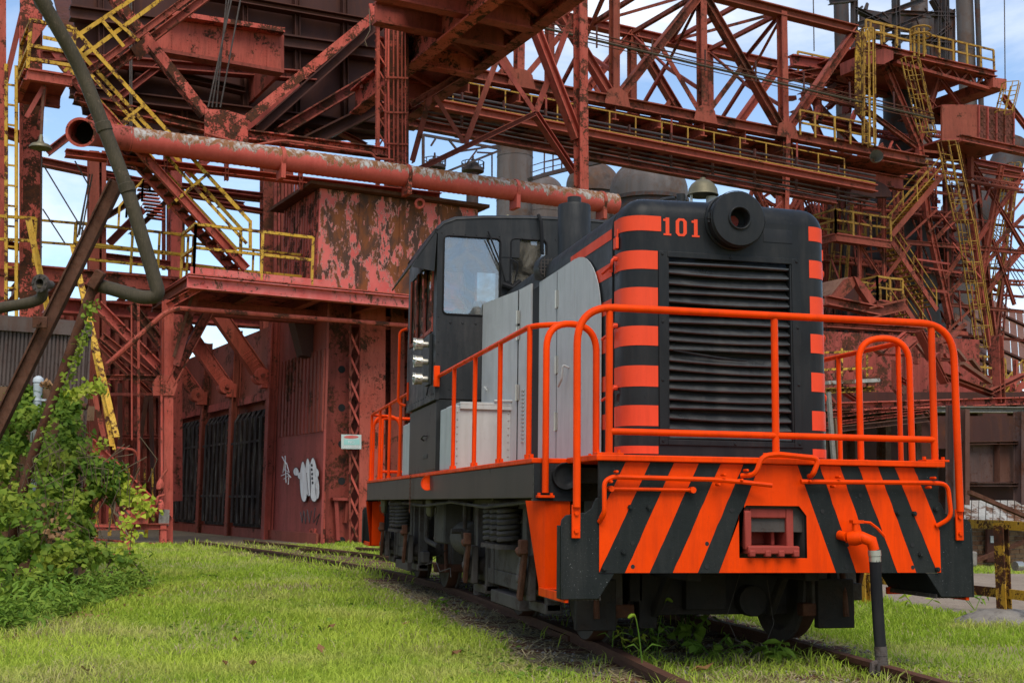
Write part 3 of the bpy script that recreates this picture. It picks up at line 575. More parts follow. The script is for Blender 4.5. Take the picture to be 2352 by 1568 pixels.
        mb.build('scoop_screen', M['iron'], sc_)
        # battery box beside the hood, in front of the cab
        mb = MB(); tb(s*1.37, s*.78, 3.72, 4.38, 1.258, 1.835); bb = mb.build('battery_box', M['lightgrey'], L, bevel=.012)
        mb = MB(); tb(s*1.31, s*.77, 3.695, 4.40, 1.838, 1.865); tb(s*1.31, s*.77, 3.695, 3.715, 1.80, 1.838); mb.build('box_lid', M['lightgrey'], bb, bevel=.004)
        mb = MB(); mb.cyl(T(s*1.0, 3.69, 1.88), T(s*.79, 3.69, 1.885), .012, 8); mb.build('lid_bar', M['lightgrey'], bb)
        mb = MB()
        for i in range(8): mb.rivet(T(s*1.33, 3.717, 1.32+i*.065), T(0, -1, 0)-T(0, 0, 0), .008, .005, 6); mb.rivet(T(s*.86, 3.717, 1.32+i*.065), T(0, -1, 0)-T(0, 0, 0), .008, .005, 6)
        tag(mb.build('rivets', M['lightgrey'], bb), None, kind='stuff')
    # lift eye on top of the nose
    mb = MB(); mb.tube(fil([T(-.38, 1.15, 3.08), T(-.38, 1.15, 3.15), T(-.30, 1.15, 3.19), T(-.22, 1.15, 3.20)], .03, 3), .012, 6); mb.build('grab_iron', M['cabblack'], eh)
    # silencer and stub pipe
    mb = MB(); c = T(-.31, 3.5, 0); dz = V((0, 0, 1))
    mb.lathe([(.152, 3.0), (.152, 3.675), (.146, 3.69), (.064, 3.70), (.064, 3.765), (.054, 3.766), (.054, 3.70)], V((c.x, c.y, 0)), dz, 28); st_ = mb.build('silencer', M['cabblack'], L, smooth=30)
ends(end_parts)
# bell on its stand
bx, by, bz = .125, 1.45, .02
B_ = bp('bell_stand', 'greypaint', lambda m: (m.lathe([(.12, 3.06), (.12, 3.12+bz), (.10, 3.15+bz), (.03, 3.16+bz)], (bx, by, 0), n=24), m.cyl((bx+.07, by, 3.15+bz), (bx+.07, by, 3.29+bz), .042, 14), m.cyl((bx-.095, by, 3.13), (bx-.095, by, 3.32+bz), .012, 6)))
bp('bell', 'brass', lambda m: m.lathe([(r_, z_+bz) for r_, z_ in ((.001, 3.435), (.02, 3.435), (.022, 3.418), (.055, 3.41), (.09, 3.38), (.110, 3.345), (.115, 3.31), (.121, 3.296), (.11, 3.295), (.10, 3.33), (.05, 3.37))], (bx, by, 0), n=28), B_)
bp('hood_pipe', 'cabblack', lambda m: m.cyl((bx-.14, by+.1, 3.05), (bx-.14, by+.1, 3.34), .035, 12))
# ---- cab
CY0, CY1, CW = 4.43, 6.27, 1.42
def wall_x(mb, y, t, wins, z0, z1, x0=-CW, x1=CW):      # wall across the cab with window openings
    xs = sorted({x0, x1, *[w_[0] for w_ in wins], *[w_[1] for w_ in wins]})
    for a, b in zip(xs, xs[1:]):
        w_ = [q for q in wins if q[0] <= a and q[1] >= b]
        if w_: mb.box(a, b, y, y+t, z0, w_[0][2]); mb.box(a, b, y, y+t, w_[0][3], z1)
        else: mb.box(a, b, y, y+t, z0, z1)
WINS = [(-1.352, -.80, 2.775, 3.535), (-.685, -.33, 2.80, 3.545), (.33, .685, 2.80, 3.545), (.80, 1.352, 2.775, 3.535)]
cabw = bp('cab_front_wall', 'cabblack', lambda m: wall_x(m, CY0, .03, WINS, 1.95, 3.605))
cabr = bp('cab_rear_wall', 'cabblack', lambda m: wall_x(m, CY1-.03, .03, WINS, 1.95, 3.605))
for wl, y in ((cabw, CY0), (cabr, CY1-.03)):
    for x0, x1, z0, z1 in WINS:
        bp('window_pane', 'glass', lambda m: m.box(x0-.005, x1+.005, y+.012, y+.018, z0-.005, z1+.005), wl)
        def gask(m):
            m.tube(fil([(x0+.3*(x1-x0), y-.002, z1+.006), (x1+.006, y-.002, z1+.006), (x1+.006, y-.002, z0-.006), (x0-.006, y-.002, z0-.006), (x0-.006, y-.002, z1+.006), (x0+.32*(x1-x0), y-.002, z1+.006)], .05, 4), .010, 6)
        bp('window_seal', 'rubber', gask, wl)
for s in (-1, 1):
    SW = [(4.62, 5.10), (5.13, 5.60), (5.63, 6.08)]
    def sidew(m):
        m.box(s*CW, s*(CW-.03), CY0+.03, CY1-.03, 1.95, 2.62); m.box(s*CW, s*(CW-.03), CY0+.03, CY1-.03, 3.36, 3.605)
        for a, b in ((CY0+.03, 4.62), (5.10, 5.13), (5.60, 5.63), (6.08, CY1-.03)): m.box(s*CW, s*(CW-.03), a, b, 2.62, 3.36)
    sw_ = bp('cab_side_wall', 'cabblack', sidew)
    for a, b in SW:
        bp('window_pane', 'glass', lambda m: m.box(s*(CW-.012), s*(CW-.018), a-.004, b+.004, 2.615, 3.365), sw_)
        bp('window_sash', 'redrust', lambda m: (m.box(s*(CW+.012), s*(CW-.004), a, a+.035, 2.62, 3.36), m.box(s*(CW+.012), s*(CW-.004), b-.035, b, 2.62, 3.36), m.box(s*(CW+.012), s*(CW-.004), a+.036, b-.036, 2.62, 2.66)), sw_)
    bp('cab_base', 'sill', lambda m: (m.box(s*1.385, s*.78, 4.46, 6.22, 1.258, 1.93), m.box(s*1.392, s*1.386, 4.48, 5.05, 1.28, 1.90)), bevel=.006)
    bp('base_skirt', 'cabblack', lambda m: (m.box(s*1.40, s*.95, CY0+.006, CY0+.028, 1.262, 1.94), m.box(s*1.425, s*1.38, CY0-.01, CY1, 1.935, 1.955)), bevel=.003)
    # rain hood over the side windows
    def awn(m):
        a = [V((s*1.425, CY0+.01, 3.60)), V((s*1.668, CY0+.01, 3.22)), V((s*1.668, 5.78, 3.20)), V((s*1.425, 5.78, 3.60))]; nrm = V((s*.012, 0, .008))
        m.hexa(a+[p+nrm for p in a])
        a = [V((s*1.425, CY0+.012, 3.592)), V((s*1.664, CY0+.012, 3.218)), V((s*1.445, CY0+.012, 3.185))]; b = [p+V((0, .008, 0)) for p in a]
        m.add(a+b, [(0, 1, 2), (5, 4, 3), (0, 3, 4, 1), (1, 4, 5, 2), (2, 5, 3, 0)])
    bp('rain_hood', 'cabblack', awn)
    # marker lamp bracket and lamps
    br_ = bp('lamp_board', 'cabblack', lambda m: m.box(s*1.45, s*1.421, 4.62, 4.86, 2.10, 2.60), bevel=.004)
    for z in (2.50, 2.33, 2.16):
        lp = bp('marker_lamp', 'steelbright', lambda m: m.lathe([(.030, 0), (.030, .05), (.055, .055), (.055, .11), (.060, .115), (.060, .13), (.045, .135)], (s*1.45, 4.70, z), (s, 0, 0), 16), br_)
        bp('lamp_glass', 'lens', lambda m: m.lathe([(.045, .130), (.03, .145), (.001, .15)], (s*1.45, 4.70, z), (s, 0, 0), 16), lp)
        bp('lamp_guard', 'steelbright', lambda m: (m.bar((s*1.59, 4.70, z-.06), (s*1.59, 4.70, z+.06), .008, .008), m.cyl((s*1.53, 4.64, z), (s*1.60, 4.66, z+.02), .012, 6)), lp)
    bp('lamp_cable', 'rubber', lambda m: m.tube(fil([(s*1.44, 4.65, 2.10), (s*1.46, 4.65, 2.02), (s*1.455, 4.69, 1.99), (s*1.44, 4.72, 2.08)], .03, 3), .007, 6), br_)
    bp('door_grab_rail', 'orange', lambda m: m.tube(fil([(s*1.42, 6.33, 2.02), (s*1.50, 6.36, 2.05), (s*1.50, 6.36, 2.85), (s*1.42, 6.33, 2.88)], .05, 3), .016, 8))
    bp('door_latch', 'cabblack', lambda m: (m.tube(fil([(s*1.395, 5.0, 1.62), (s*1.43, 5.0, 1.62), (s*1.43, 5.15, 1.60), (s*1.395, 5.15, 1.58)], .02, 3), .008, 6), m.box(s*1.40, s*1.386, 4.95, 5.2, 1.40, 1.44)))
def roof(m):
    P = [(-1.445, 3.60), (-1.42, 3.64), (-1.36, 3.70), (-1.24, 3.752), (-.95, 3.785), (-.5, 3.812), (0, 3.822), (.5, 3.812), (.95, 3.785), (1.24, 3.752), (1.36, 3.70), (1.42, 3.64), (1.445, 3.60)]
    rings = []
    for y, dz in ((CY0-.006, -.045), (CY0-.002, -.030), (CY0+.02, -.014), (CY0+.08, 0), (5.3, .01), (CY1-.08, 0), (CY1-.02, -.014), (CY1+.002, -.030), (CY1+.006, -.045)):
        rings.append([(x, y, max(3.598, z+dz*(1 if z > 3.62 else 0))) for x, z in P])
    n = len(P); m.add([p for r in rings for p in r], [(i*n+j, i*n+j+1, (i+1)*n+j+1, (i+1)*n+j) for i in range(len(rings)-1) for j in range(n-1)])
    m.box(-1.40, 1.40, CY0+.03, CY1-.03, 3.57, 3.59)
    for y in (CY0+.004, CY1-.034): m.prism([(-1.43, 3.56)]+[(x, max(3.60, z-.03)) for x, z in P]+[(1.43, 3.56)], (0, y, 0), (1, 0, 0), (0, 0, 1), (0, .03, 0))
rf = bp('cab_roof', 'cabblack', roof, smooth=50)
bp('roof_whistle', 'brass', lambda m: (m.cyl((-.55, 5.2, 3.82), (-.55, 5.2, 3.92), .018, 8), m.lathe([(.03, 3.90), (.036, 3.93), (.02, 3.97), (.001, 3.98)], (-.55, 5.2, 0), n=10)), rf)
bp('vent_pipe', 'rubber', lambda m: m.tube([(-.42, 4.40, 3.80), (-.40, 4.37, 3.72), (-.38, 4.385, 3.40)], .018, 8))
bp('number_plate_patch', 'cabblack', lambda m: m.box(-.80, -.60, CY0-.006, CY0-.001, 3.36, 3.57), cabw)
def wip(m):
    m.tube([(-.745, CY0-.03, 3.10), (-.80, CY0-.05, 3.28), (-.93, CY0-.04, 3.60)], .008, 6); m.tube([(-.79, CY0-.04, 3.22), (-.945, CY0-.025, 3.53)], .006, 6); m.cyl((-.73, CY0-.05, 3.09), (-.70, CY0, 3.09), .03, 8)
bp('windscreen_wiper', 'rubber', wip, cabw)
bp('wiper_motor', 'rubber', lambda m: (m.tube([(-.78, CY0-.04, 3.08), (-.68, CY0-.05, 3.05), (-.60, CY0-.04, 3.12)], .03, 8), m.tube(fil([(-.66, CY0-.03, 3.08), (-.62, CY0-.05, 3.3), (-.70, CY0-.03, 3.34)], .04, 3), .007, 6)), cabw)
bp('cab_floor', 'iron', lambda m: (m.box(-1.38, 1.38, CY0+.04, CY1-.04, 1.94, 1.96), m.box(-.35, .25, 5.0, 5.7, 1.97, 2.75), m.box(-1.0, -.6, 5.3, 5.7, 1.97, 2.5)))
bp('driver_seat', 'rubber', lambda m: (m.box(-1.15, -.70, 5.25, 5.7, 2.42, 2.52), m.box(-1.15, -.70, 5.66, 5.74, 2.5, 3.0), m.cyl((-.92, 5.45, 1.96), (-.92, 5.45, 2.42), .05, 10)), bevel=.03)
bp('control_stand', 'greypaint', lambda m: (m.box(-1.2, -.85, 4.62, 4.9, 1.96, 2.86), m.cyl((-1.05, 4.75, 2.86), (-1.1, 4.9, 3.02), .012, 6), m.cyl((-.95, 4.7, 2.86), (-.95, 4.7, 2.95), .05, 12)), bevel=.01)
def cabriv(m):
    for x in [-1.38+i*.115 for i in range(25)]: m.rivet((x, CY0, 3.565), (0, -1, 0), .008, .005)
    for z in [2.02+i*.12 for i in range(7)]:
        for x in (-1.395, -.72): m.rivet((x, CY0, z), (0, -1, 0), .008, .005)
    for x in (-1.28, -1.16, -1.03, -.90, -.80): m.rivet((x, CY0, 2.69), (0, -1, 0), .014, .008); m.rivet((x, CY0, 2.04), (0, -1, 0), .008, .005)
    for y in [4.5+i*.15 for i in range(12)]: m.rivet((-CW, y, 2.56), (-1, 0, 0), .008, .005); m.rivet((-CW, y, 2.0), (-1, 0, 0), .008, .005)
tag(bp('rivet_rows', 'cabblack', cabriv, cabw), None, kind='stuff')
# chain, horn on the sill
def chain(m):
    for i in range(14):
        z = 1.25-i*.024; c = V((-1.425, 5.83, z)); a = V((0, .009, 0)) if i % 2 else V((.009, 0, 0))
        m.tube([c+V((0, 0, .016)), c+a, c-V((0, 0, .016)), c-a, c+V((0, 0, .016))], .0035, 5)
    m.tube([(-1.425, 5.83, .92), (-1.425, 5.85, .89), (-1.425, 5.82, .86), (-1.425, 5.81, .89)], .006, 6)
bp('safety_chain', 'rust', chain)
hn = bp('sill_horn', 'black', lambda m: m.lathe([(.02, -.10), (.03, -.06), (.045, -.03), (.07, 0)], (-1.42, 4.72, 1.15), (-.55, -.8, .15), 16))
bp('horn_mouth', 'orange', lambda m: m.lathe([(.001, -.02), (.06, -.004), (.072, 0), (.074, .006), (.068, .008)], (-1.42, 4.72, 1.15), (-.55, -.8, .15), 16), hn)
# ---- trucks
def truck(yc, first):
    pv = V((0, yc, 0))
    for dy in (-1.0, 1.0):
        y = yc+dy
        for s in (-1, 1):
            wh = bp('wheel', 'iron', lambda m: m.lathe([(.08, -.09), (.10, -.06), (.30, -.03), (.365, -.055), (.42, -.055), (.425, .045), (.455, .055), (.455, .08), (.37, .082), (.34, .03), (.12, .05), (.08, .08), (.001, .08)], (s*.76, y, .425), (-s, 0, 0), 36))
            bp('tyre', 'rail', lambda m: m.lathe([(.421, -.058), (.428, -.05), (.432, .044)], (s*.76, y, .425), (-s, 0, 0), 36), wh)
        bp('axle', 'iron', lambda m: (m.cyl((-1.2, y, .425), (1.2, y, .425), .075, 14), m.cyl((-.35, y, .425), (.35, y, .425), .22, 16)))
    for s in (-1, 1):
        sx = s*1.10
        def fr(m):
            m.box(sx-.04, sx+.04, yc-1.45, yc+1.45, .30, .42); m.box(sx-.04, sx+.04, yc-.55, yc+.55, .42, .62); m.box(sx-.05, sx+.05, yc-.62, yc-.50, .30, .98); m.box(sx-.05, sx+.05, yc+.50, yc+.62, .30, .98); m.box(sx-.045, sx+.045, yc-1.35, yc+1.35, .92, 1.0)
            m.box(sx-.07, sx+.07, yc-.50, yc+.50, .16, .26)
        sf = bp('side_frame', 'iron', fr, bevel=.008)
        for dy in (-.26, 0.0, .26):
            def spr(m):
                pts = []; N = 6
                for i in range(N*10+1): a = i/10*2*math.pi; pts.append((sx+s*.10+.078*math.cos(a), yc+dy+.078*math.sin(a), .66+.26*i/(N*10)))
                m.tube(pts, .021, 6); m.cyl((sx+s*.10, yc+dy, .61), (sx+s*.10, yc+dy, .645), .11, 14); m.cyl((sx+s*.10, yc+dy, .935), (sx+s*.10, yc+dy, .96), .11, 14)
            bp('coil_spring', 'iron', spr, sf)
        for dy in (-1.0, 1.0):
            y = yc+dy
            jb = bp('journal_box', 'iron', lambda m: (m.box(sx-.10, sx+s*.16, y-.15, y+.15, .28, .60), m.cyl((sx+s*.15, y, .43), (sx+s*.19, y, .43), .12, 16), m.cyl((sx+s*.19, y, .43), (sx+s*.215, y, .43), .035, 8)), bevel=.02)
            bp('journal_cover', 'rust', lambda m: (m.obox((sx+s*.20, y-.12, .46), (.018, 0, 0), (0, .035, .012), (0, -.07, .17)), m.cyl((sx+s*.22, y-.17, .62), (sx+s*.22, y-.10, .63), .035, 8), m.obox((sx+s*.215, y-.20, .66), (.03, 0, 0), (0, .035, 0), (0, 0, .05))), jb, bevel=.008)
            bp('pedestal', 'iron', lambda m: (m.box(sx-.05, sx+.05, y-.24, y-.16, .22, .95), m.box(sx-.05, sx+.05, y+.16, y+.24, .22, .95), m.box(sx-.06, sx+.06, y-.24, y+.24, .20, .27)), sf, bevel=.006)
        for dy in (-.5, .5, -1.5, 1.5):
            y = yc+dy
            bk = bp('brake_shoe', 'iron', lambda m: (m.box(s*.70, s*.82, y-.05, y+.05, .25, .60), m.bar((s*.78, y, .55), (s*.80, y-.03, 1.0), .04, .03)), bevel=.01)
    bp('bolster', 'iron', lambda m: (m.box(-1.05, 1.05, yc-.18, yc+.18, .55, .80), m.cyl((0, yc, .79), (0, yc, .95), .25, 16)))
    for dy in (-1.41, 1.41): bp('end_beam', 'iron_shade', lambda m: m.box(-.95, .95, yc+dy-.05, yc+dy+.05, .62, .92))
    for dy in (-1.51, 1.51):
        for s in (-1, 1): bp('brake_beam', 'rust', lambda m: m.box(s*.62, s*1.02, yc+dy-.05, yc+dy+.05, .20, .29), bevel=.01)
    for x in (-.9, .93): bp('brake_hanger', 'rust', lambda m: m.cyl((x, yc-1.60, .2), (x, yc-1.5, .85), .022, 8))
truck(2.45, True); truck(8.10, False)
for x in (-.42, .40): bp('draft_arm', 'iron_shade', lambda m: (m.box(x-.05, x+.05, .30, 1.2, .48, .80), m.bar((x, .5, .75), (x*1.05, 1.0, .22), .05, .07)), bevel=.01)
bp('truck_end_plate', 'iron_shade', lambda m: (m.box(-.60, .60, 1.10, 1.14, .20, .78), m.box(-.66, .66, 1.04, 1.11, .60, .72), m.box(-.2, .1, 1.02, 1.11, .24, .5), m.box(-.55, -.42, 1.0, 1.11, .12, .60), m.cyl((.3, 1.0, .3), (.3, 1.12, .3), .11, 14)), bevel=.006)
for x in (-.90, .86): bp('life_guard', 'iron_shade', lambda m: (m.box(x-.14, x+.14, .86, .93, .12, .46), m.bar((x, .9, .40), (x, 1.0, .95), .06, .05)), bevel=.008)
bp('motor_case', 'iron_shade', lambda m: (m.cyl((-.45, 1.75, .50), (.45, 1.75, .50), .33, 20), m.box(-.5, .5, 1.3, 1.5, .25, .75), m.box(-.62, -.52, 1.0, 1.2, .30, .9)), bevel=.01)
def belly(m):
    m.box(-.85, .85, 4.45, 6.1, .42, 1.0); m.cyl((-.95, 4.55, .62), (-.95, 5.15, .62), .17, 16); m.box(-1.15, -.86, 5.3, 5.9, .55, .98)
bp('fuel_tank', 'iron', belly, bevel=.02)
def pipes(m):
    m.tube(fil([(-1.12, 4.35, 1.0), (-1.12, 4.35, .62), (-1.12, 4.05, .55), (-1.0, 3.95, .55)], .05, 4), .022, 8); m.tube(fil([(-1.12, 6.55, 1.0), (-1.12, 6.55, .55), (-1.05, 6.2, .50)], .05, 4), .028, 8)
    m.cyl((-1.0, 4.25, .12), (-1.0, 4.25, .98), .05, 10); m.box(-1.16, -1.10, 4.30, 4.42, .62, .70); m.cyl((-1.25, 4.35, .70), (-1.08, 4.35, .70), .025, 8)
    m.tube([(-1.30, 1.2, .97), (-1.32, 2.5, .93), (-1.32, 4.0, .97), (-1.33, 5.5, .93), (-1.30, 7.2, .96)], .014, 6)
bp('brake_piping', 'iron', pipes)
for y in (1.05, 5.55, 9.2):
    lt = bp('step_lamp', 'brass', lambda m: (m.cyl((-1.25, y, .995), (-1.25, y, .93), .05, 12), m.cyl((-1.25, y, .93), (-1.25, y, .915), .062, 12), m.lathe([(.045, .915), (.045, .86), (.03, .83), (.001, .82)], (-1.25, y, 0), n=12)))
    def cage(m):
        for a in (0, math.pi/2): m.tube([(-1.25+.06*math.cos(a), y+.06*math.sin(a), .92), (-1.25+.06*math.cos(a), y+.06*math.sin(a), .85), (-1.25, y, .79), (-1.25-.06*math.cos(a), y-.06*math.sin(a), .85), (-1.25-.06*math.cos(a), y-.06*math.sin(a), .92)], .004, 5)
    bp('lamp_cage', 'iron', cage, lt)
def wires(m):
    m.tube([(.2, 1.0, .5), (.05, .9, .2), (.10, .85, .05), (.28, .82, -.02), (.40, .9, .15), (.38, .95, .45)], .0022, 5); m.tube([(-1.12, 5.9, .35), (-1.2, 5.2, .28), (-1.15, 4.9, .33), (-1.2, 4.6, .26)], .005, 5); m.tube([(-.9, 6.5, .45), (-1.18, 6.2, .30), (-1.18, 5.8, .34)], .005, 5)
bp('loose_wire', 'iron', wires)
# ------------------------------------------------------------------ ground, track
def sheet(name, pts, z, mat, label=None):
    mb = MB(); mb.add([(p[0], p[1], z) for p in pts], [tuple(range(len(pts)))]); return tag(mb.build(name, M[mat], smooth=0), label, kind='structure')
sheet('ground', [(-400, -60), (600, -60), (600, 900), (-400, 900)], GZ, 'ground')
ROAD = [pz(u, v, GZ) for u, v in ((1930, 1345), (2060, 1386), (2200, 1410), (2352, 1432), (2600, 1470), (2900, 1330), (2352, 1318), (2100, 1315), (1930, 1314))]
sheet('dirt_road', ROAD, GZ+.004, 'dirt')
sheet('yard_floor', [yd(a, b, 0) for a, b in ((-30, 30.6), (16, 30.6), (60, 30.6), (60, 70), (-30, 70))], GZ+.005, 'trackdirt')
RL = [(-1.02, -3.5), (-.884, -.742), (-.732, 1.572), (-.69, 4.22), (-.70, 7.2), (-.86, 9.9), (-1.31, 13.02), (-1.96, 16.42), (-2.9, 20.5), (-4.1, 25.0)]
def crv(pts, n=6):                       # Catmull-Rom through the survey points
    out = []
    for i in range(len(pts)-1):
        p0, p1, p2, p3 = [V(pts[min(max(j, 0), len(pts)-1)]) for j in (i-1, i, i+1, i+2)]
        for k_ in range(n): t = k_/n; out.append(.5*((2*p1)+(p2-p0)*t+(2*p0-5*p1+4*p2-p3)*t*t+(3*p1-p0-3*p2+p3)*t**3))
    return out+[V(pts[-1])]
RLc = crv([(x, y, 0) for x, y in RL]); RNc = []
for i, p in enumerate(RLc):
    d = (RLc[min(i+1, len(RLc)-1)]-RLc[max(i-1, 0)]).normalized(); RNc.append(V((d.y, -d.x, 0)))
RRc = [p+n_*1.475 for p, n_ in zip(RLc, RNc)]
CL = np.array([[(p.x+q.x)/2, (p.y+q.y)/2] for p, q in zip(RLc, RRc)])
mb = MB(); nn = len(RLc); ed = [(p-n_*.55) for p, n_ in zip(RLc, RNc)]+[(q+n_*.45) for q, n_ in zip(RRc, RNc)]
mb.add([V((p.x, p.y, GZ+.008)) for p in ed], [(i, i+1, nn+i+1, nn+i) for i in range(nn-1)]); tag(mb.build('track_bed', M['trackdirt'], smooth=0), None, kind='structure')
TRK = thing('railway_track', 'rusty railway track running under the locomotive', 'track', (0, 0, GZ))
SEC = [(-.036, 0), (.036, 0), (.036, -.032), (.010, -.042), (.010, -.095), (.062, -.108), (.062, -.122), (-.062, -.122), (-.062, -.108), (-.010, -.095), (-.010, -.042), (-.036, -.032)]
def railmesh(par, path, norms, name='rail'):
    mb = MB(); n = len(SEC); vs_ = [p+n_*x+V((0, 0, z)) for p, n_ in zip(path, norms) for x, z in SEC]
    mb.add(vs_, [(i*n+k_, i*n+(k_+1) % n, (i+1)*n+(k_+1) % n, (i+1)*n+k_) for i in range(len(path)-1) for k_ in range(n)]+[tuple(range(n)), tuple(range(len(vs_)-n, len(vs_)))[::-1]]); return mb.build(name, M['rail'], par, smooth=30)
r1 = railmesh(TRK, RLc, RNc); r2_ = railmesh(TRK, RRc, RNc)
mb = MB(); c = RLc[14]; mb.obox(c-RNc[14]*.024+V((0, 0, -.068)), RNc[14]*.012, V((.0, .30, 0)), V((0, 0, .026))); mb.build('joint_bar', M['rail'], r1)
for y in np.arange(-3.0, 24, .62):
    i = int(np.argmin(abs(CL[:, 1]-y))); c = V((CL[i, 0], CL[i, 1], GZ-.045)); n_ = RNc[i]; d = V((-n_.y, n_.x, 0)); mb = MB(); mb.obox(c, n_*1.25, d*.11, V((0, 0, .06))); mb.build('sleeper', M['rust'], TRK, smooth=0)
TR2 = thing('rear_track', 'second rusty track curving away behind the locomotive', 'track', pz(760, 1262, GZ))
q_ = [pz(u, v, 0) for u, v in ((690, 1258), (760, 1262), (830, 1268), (900, 1278), (960, 1290))]; nm = [V((-(q_[min(i+1, 4)]-q_[max(i-1, 0)]).normalized().y, (q_[min(i+1, 4)]-q_[max(i-1, 0)]).normalized().x, 0)) for i in range(5)]
railmesh(TR2, q_, nm); railmesh(TR2, [p+n_*1.475 for p, n_ in zip(q_, nm)], nm)
# ------------------------------------------------------------------ helpers for the steelwork
def inplane(p, q): 
    d = unit(V(q)-V(p)); n = BX.cross(d); return n if n.length > .05 else V((0, 0, 1))
def beam(par, name, mat, p, q, h, w=None, kind='I', t=None, **kw):
    p, q = V(p), V(q); w = w or h*.7; mb = MB(); n = inplane(p, q)
    {'I': mb.ibar, 'H': mb.hbar, 'B': lambda a, b, c, d, e, f: mb.bar(a, b, c, d, f), 'L': mb.lbar}[kind](p, q, w, h, t, n)
    return mb.build(name, M[mat], par, smooth=0, **kw)
def sb(par, name, mat, u1, v1, u2, v2, b, hpx, kind='I', w=None, off=0):   # surveyed beam on the plane b (or from b[0] to b[1])
    b0, b1 = b if isinstance(b, tuple) else (b, b)
    p, q = pa(u1, v1, b0), pa(u2, v2, b1); h = hpx*(mpp(p)+mpp(q))/2
    if off: p, q = p+BX*off, q+BX*off
    return beam(par, name, mat, p, q, h, w or h*.8, kind)
def rod(par, name, mat, pts, r, n=8, cap=True):
    mb = MB(); mb.tube(pts, r, n, cap); return mb.build(name, M[mat], par)
def plate(par, name, mat, pts, t, rivets=None, bevel=0):      # flat plate from its outline, thickness vector t
    mb = MB(); n = len(pts); t = V(t); a = [V(p) for p in pts]; b = [p+t for p in a]
    mb.add(a+b, [tuple(range(n)), tuple(range(n, 2*n))[::-1]]+[(i, (i+1) % n, n+(i+1) % n, n+i) for i in range(n)])
    if rivets:
        for p, r in rivets: mb.rivet(p, -t, r, r*.7)
    return mb.build(name, M[mat], par, smooth=0, bevel=bevel)
def railing(par, mat, pts, h=1.05, r=.022, mids=(.52,), post=True, sec='L'):
    pts = [V(p) for p in pts]; z = V((0, 0, 1))
    for f in (1.0,)+tuple(mids):
        mb = MB()
        for p, q in zip(pts, pts[1:]): mb.bar(p+z*h*f, q+z*h*f, r*1.8, r*2)
        mb.build('handrail' if f == 1 else 'middle_rail', M[mat], par, smooth=0)
    if post:
        for p in pts:
            mb = MB(); mb.bar(p, p+z*h, r*2, r*2); mb.build('railing_post', M[mat], par, smooth=0)
def ladder(par, mat, p, q, side, w=.45, step=.3, r=.02, cage=False, cd=None):
    p, q, side = V(p), V(q), unit(side)
    for s in (-1, 1): mb = MB(); mb.bar(p+side*s*w/2, q+side*s*w/2, r*2, r*2.6); mb.build('ladder_rail', M[mat], par, smooth=0)
    L_ = (q-p).length; n = max(2, int(L_/step))
    for i in range(1, n):
        c = p+(q-p)*(i/n); mb = MB(); mb.bar(c-side*w/2, c+side*w/2, r*1.2, r*1.2); mb.build('rung', M[mat], par, smooth=0)
    if cage:
        cd = V(cd); m_ = max(3, int(L_/.9))
        for i in range(m_+1):
            c = p+(q-p)*(i/m_); mb = MB(); mb.tube([c-side*w*.6, c-side*w*.75+cd*.35, c+cd*.75, c+side*w*.75+cd*.35, c+side*w*.6], r, 5); mb.build('cage_hoop', M[mat], par, smooth=0)
        for o in (-.75, -.45, 0, .45, .75):
            oc = side*w*o+cd*(.75 if o == 0 else .62 if abs(o) < .5 else .35); mb = MB(); mb.bar(p+oc, q+oc, r*1.4, r*1.4); mb.build('cage_bar', M[mat], par, smooth=0)
def stair(par, p, q, wv, n, mat_s='red', mat_r='yellow', h=.9, tread='redfar', th=.22):
    p, q, wv = V(p), V(q), V(wv); z = V((0, 0, 1))
    for o in (V(), wv):
        mb = MB(); mb.bar(p+o, q+o, .06, th); mb.build('stringer', M[mat_s], par, smooth=0)
        for f in (1, .5): mb = MB(); mb.bar(p+o+z*h*f, q+o+z*h*f, .04, .045); mb.build('handrail', M[mat_r], par, smooth=0)
        m_ = max(2, int((q-p).length/1.6))
        for i in range(m_+1): c = p+o+(q-p)*(i/m_); mb = MB(); mb.bar(c, c+z*h, .045, .045); mb.build('railing_post', M[mat_r], par, smooth=0)
    dh = V((q.x-p.x, q.y-p.y, 0)).normalized()*.12
    for i in range(1, n): c = p+(q-p)*(i/n); mb = MB(); mb.obox(c+wv/2, dh, wv*.48, z*.015); mb.build('tread', M[tread], par, smooth=0)
def text_mesh(name, body, size, mat, o, ex, ez, parent):
    cu = bpy.data.curves.new(name, 'FONT'); cu.body = body; cu.size = size; cu.align_x = 'CENTER'; cu.align_y = 'CENTER'; cu.resolution_u = 2
    ob = bpy.data.objects.new(name, cu); COL.objects.link(ob); me = bpy.data.meshes.new_from_object(ob.evaluated_get(bpy.context.evaluated_depsgraph_get())); bpy.data.objects.remove(ob)
    o, ex, ez = V(o), unit(ex), unit(ez)
    for v in me.vertices: v.co = o+ex*v.co.x+ez*v.co.y
    me.materials.clear(); me.materials.append(M[mat]); t = bpy.data.objects.new(name, me); COL.objects.link(t); t.parent = parent; t.matrix_parent_inverse = INV.get(parent.name, Matrix()); return t
def base(p): return V((p.x, p.y, GZ))
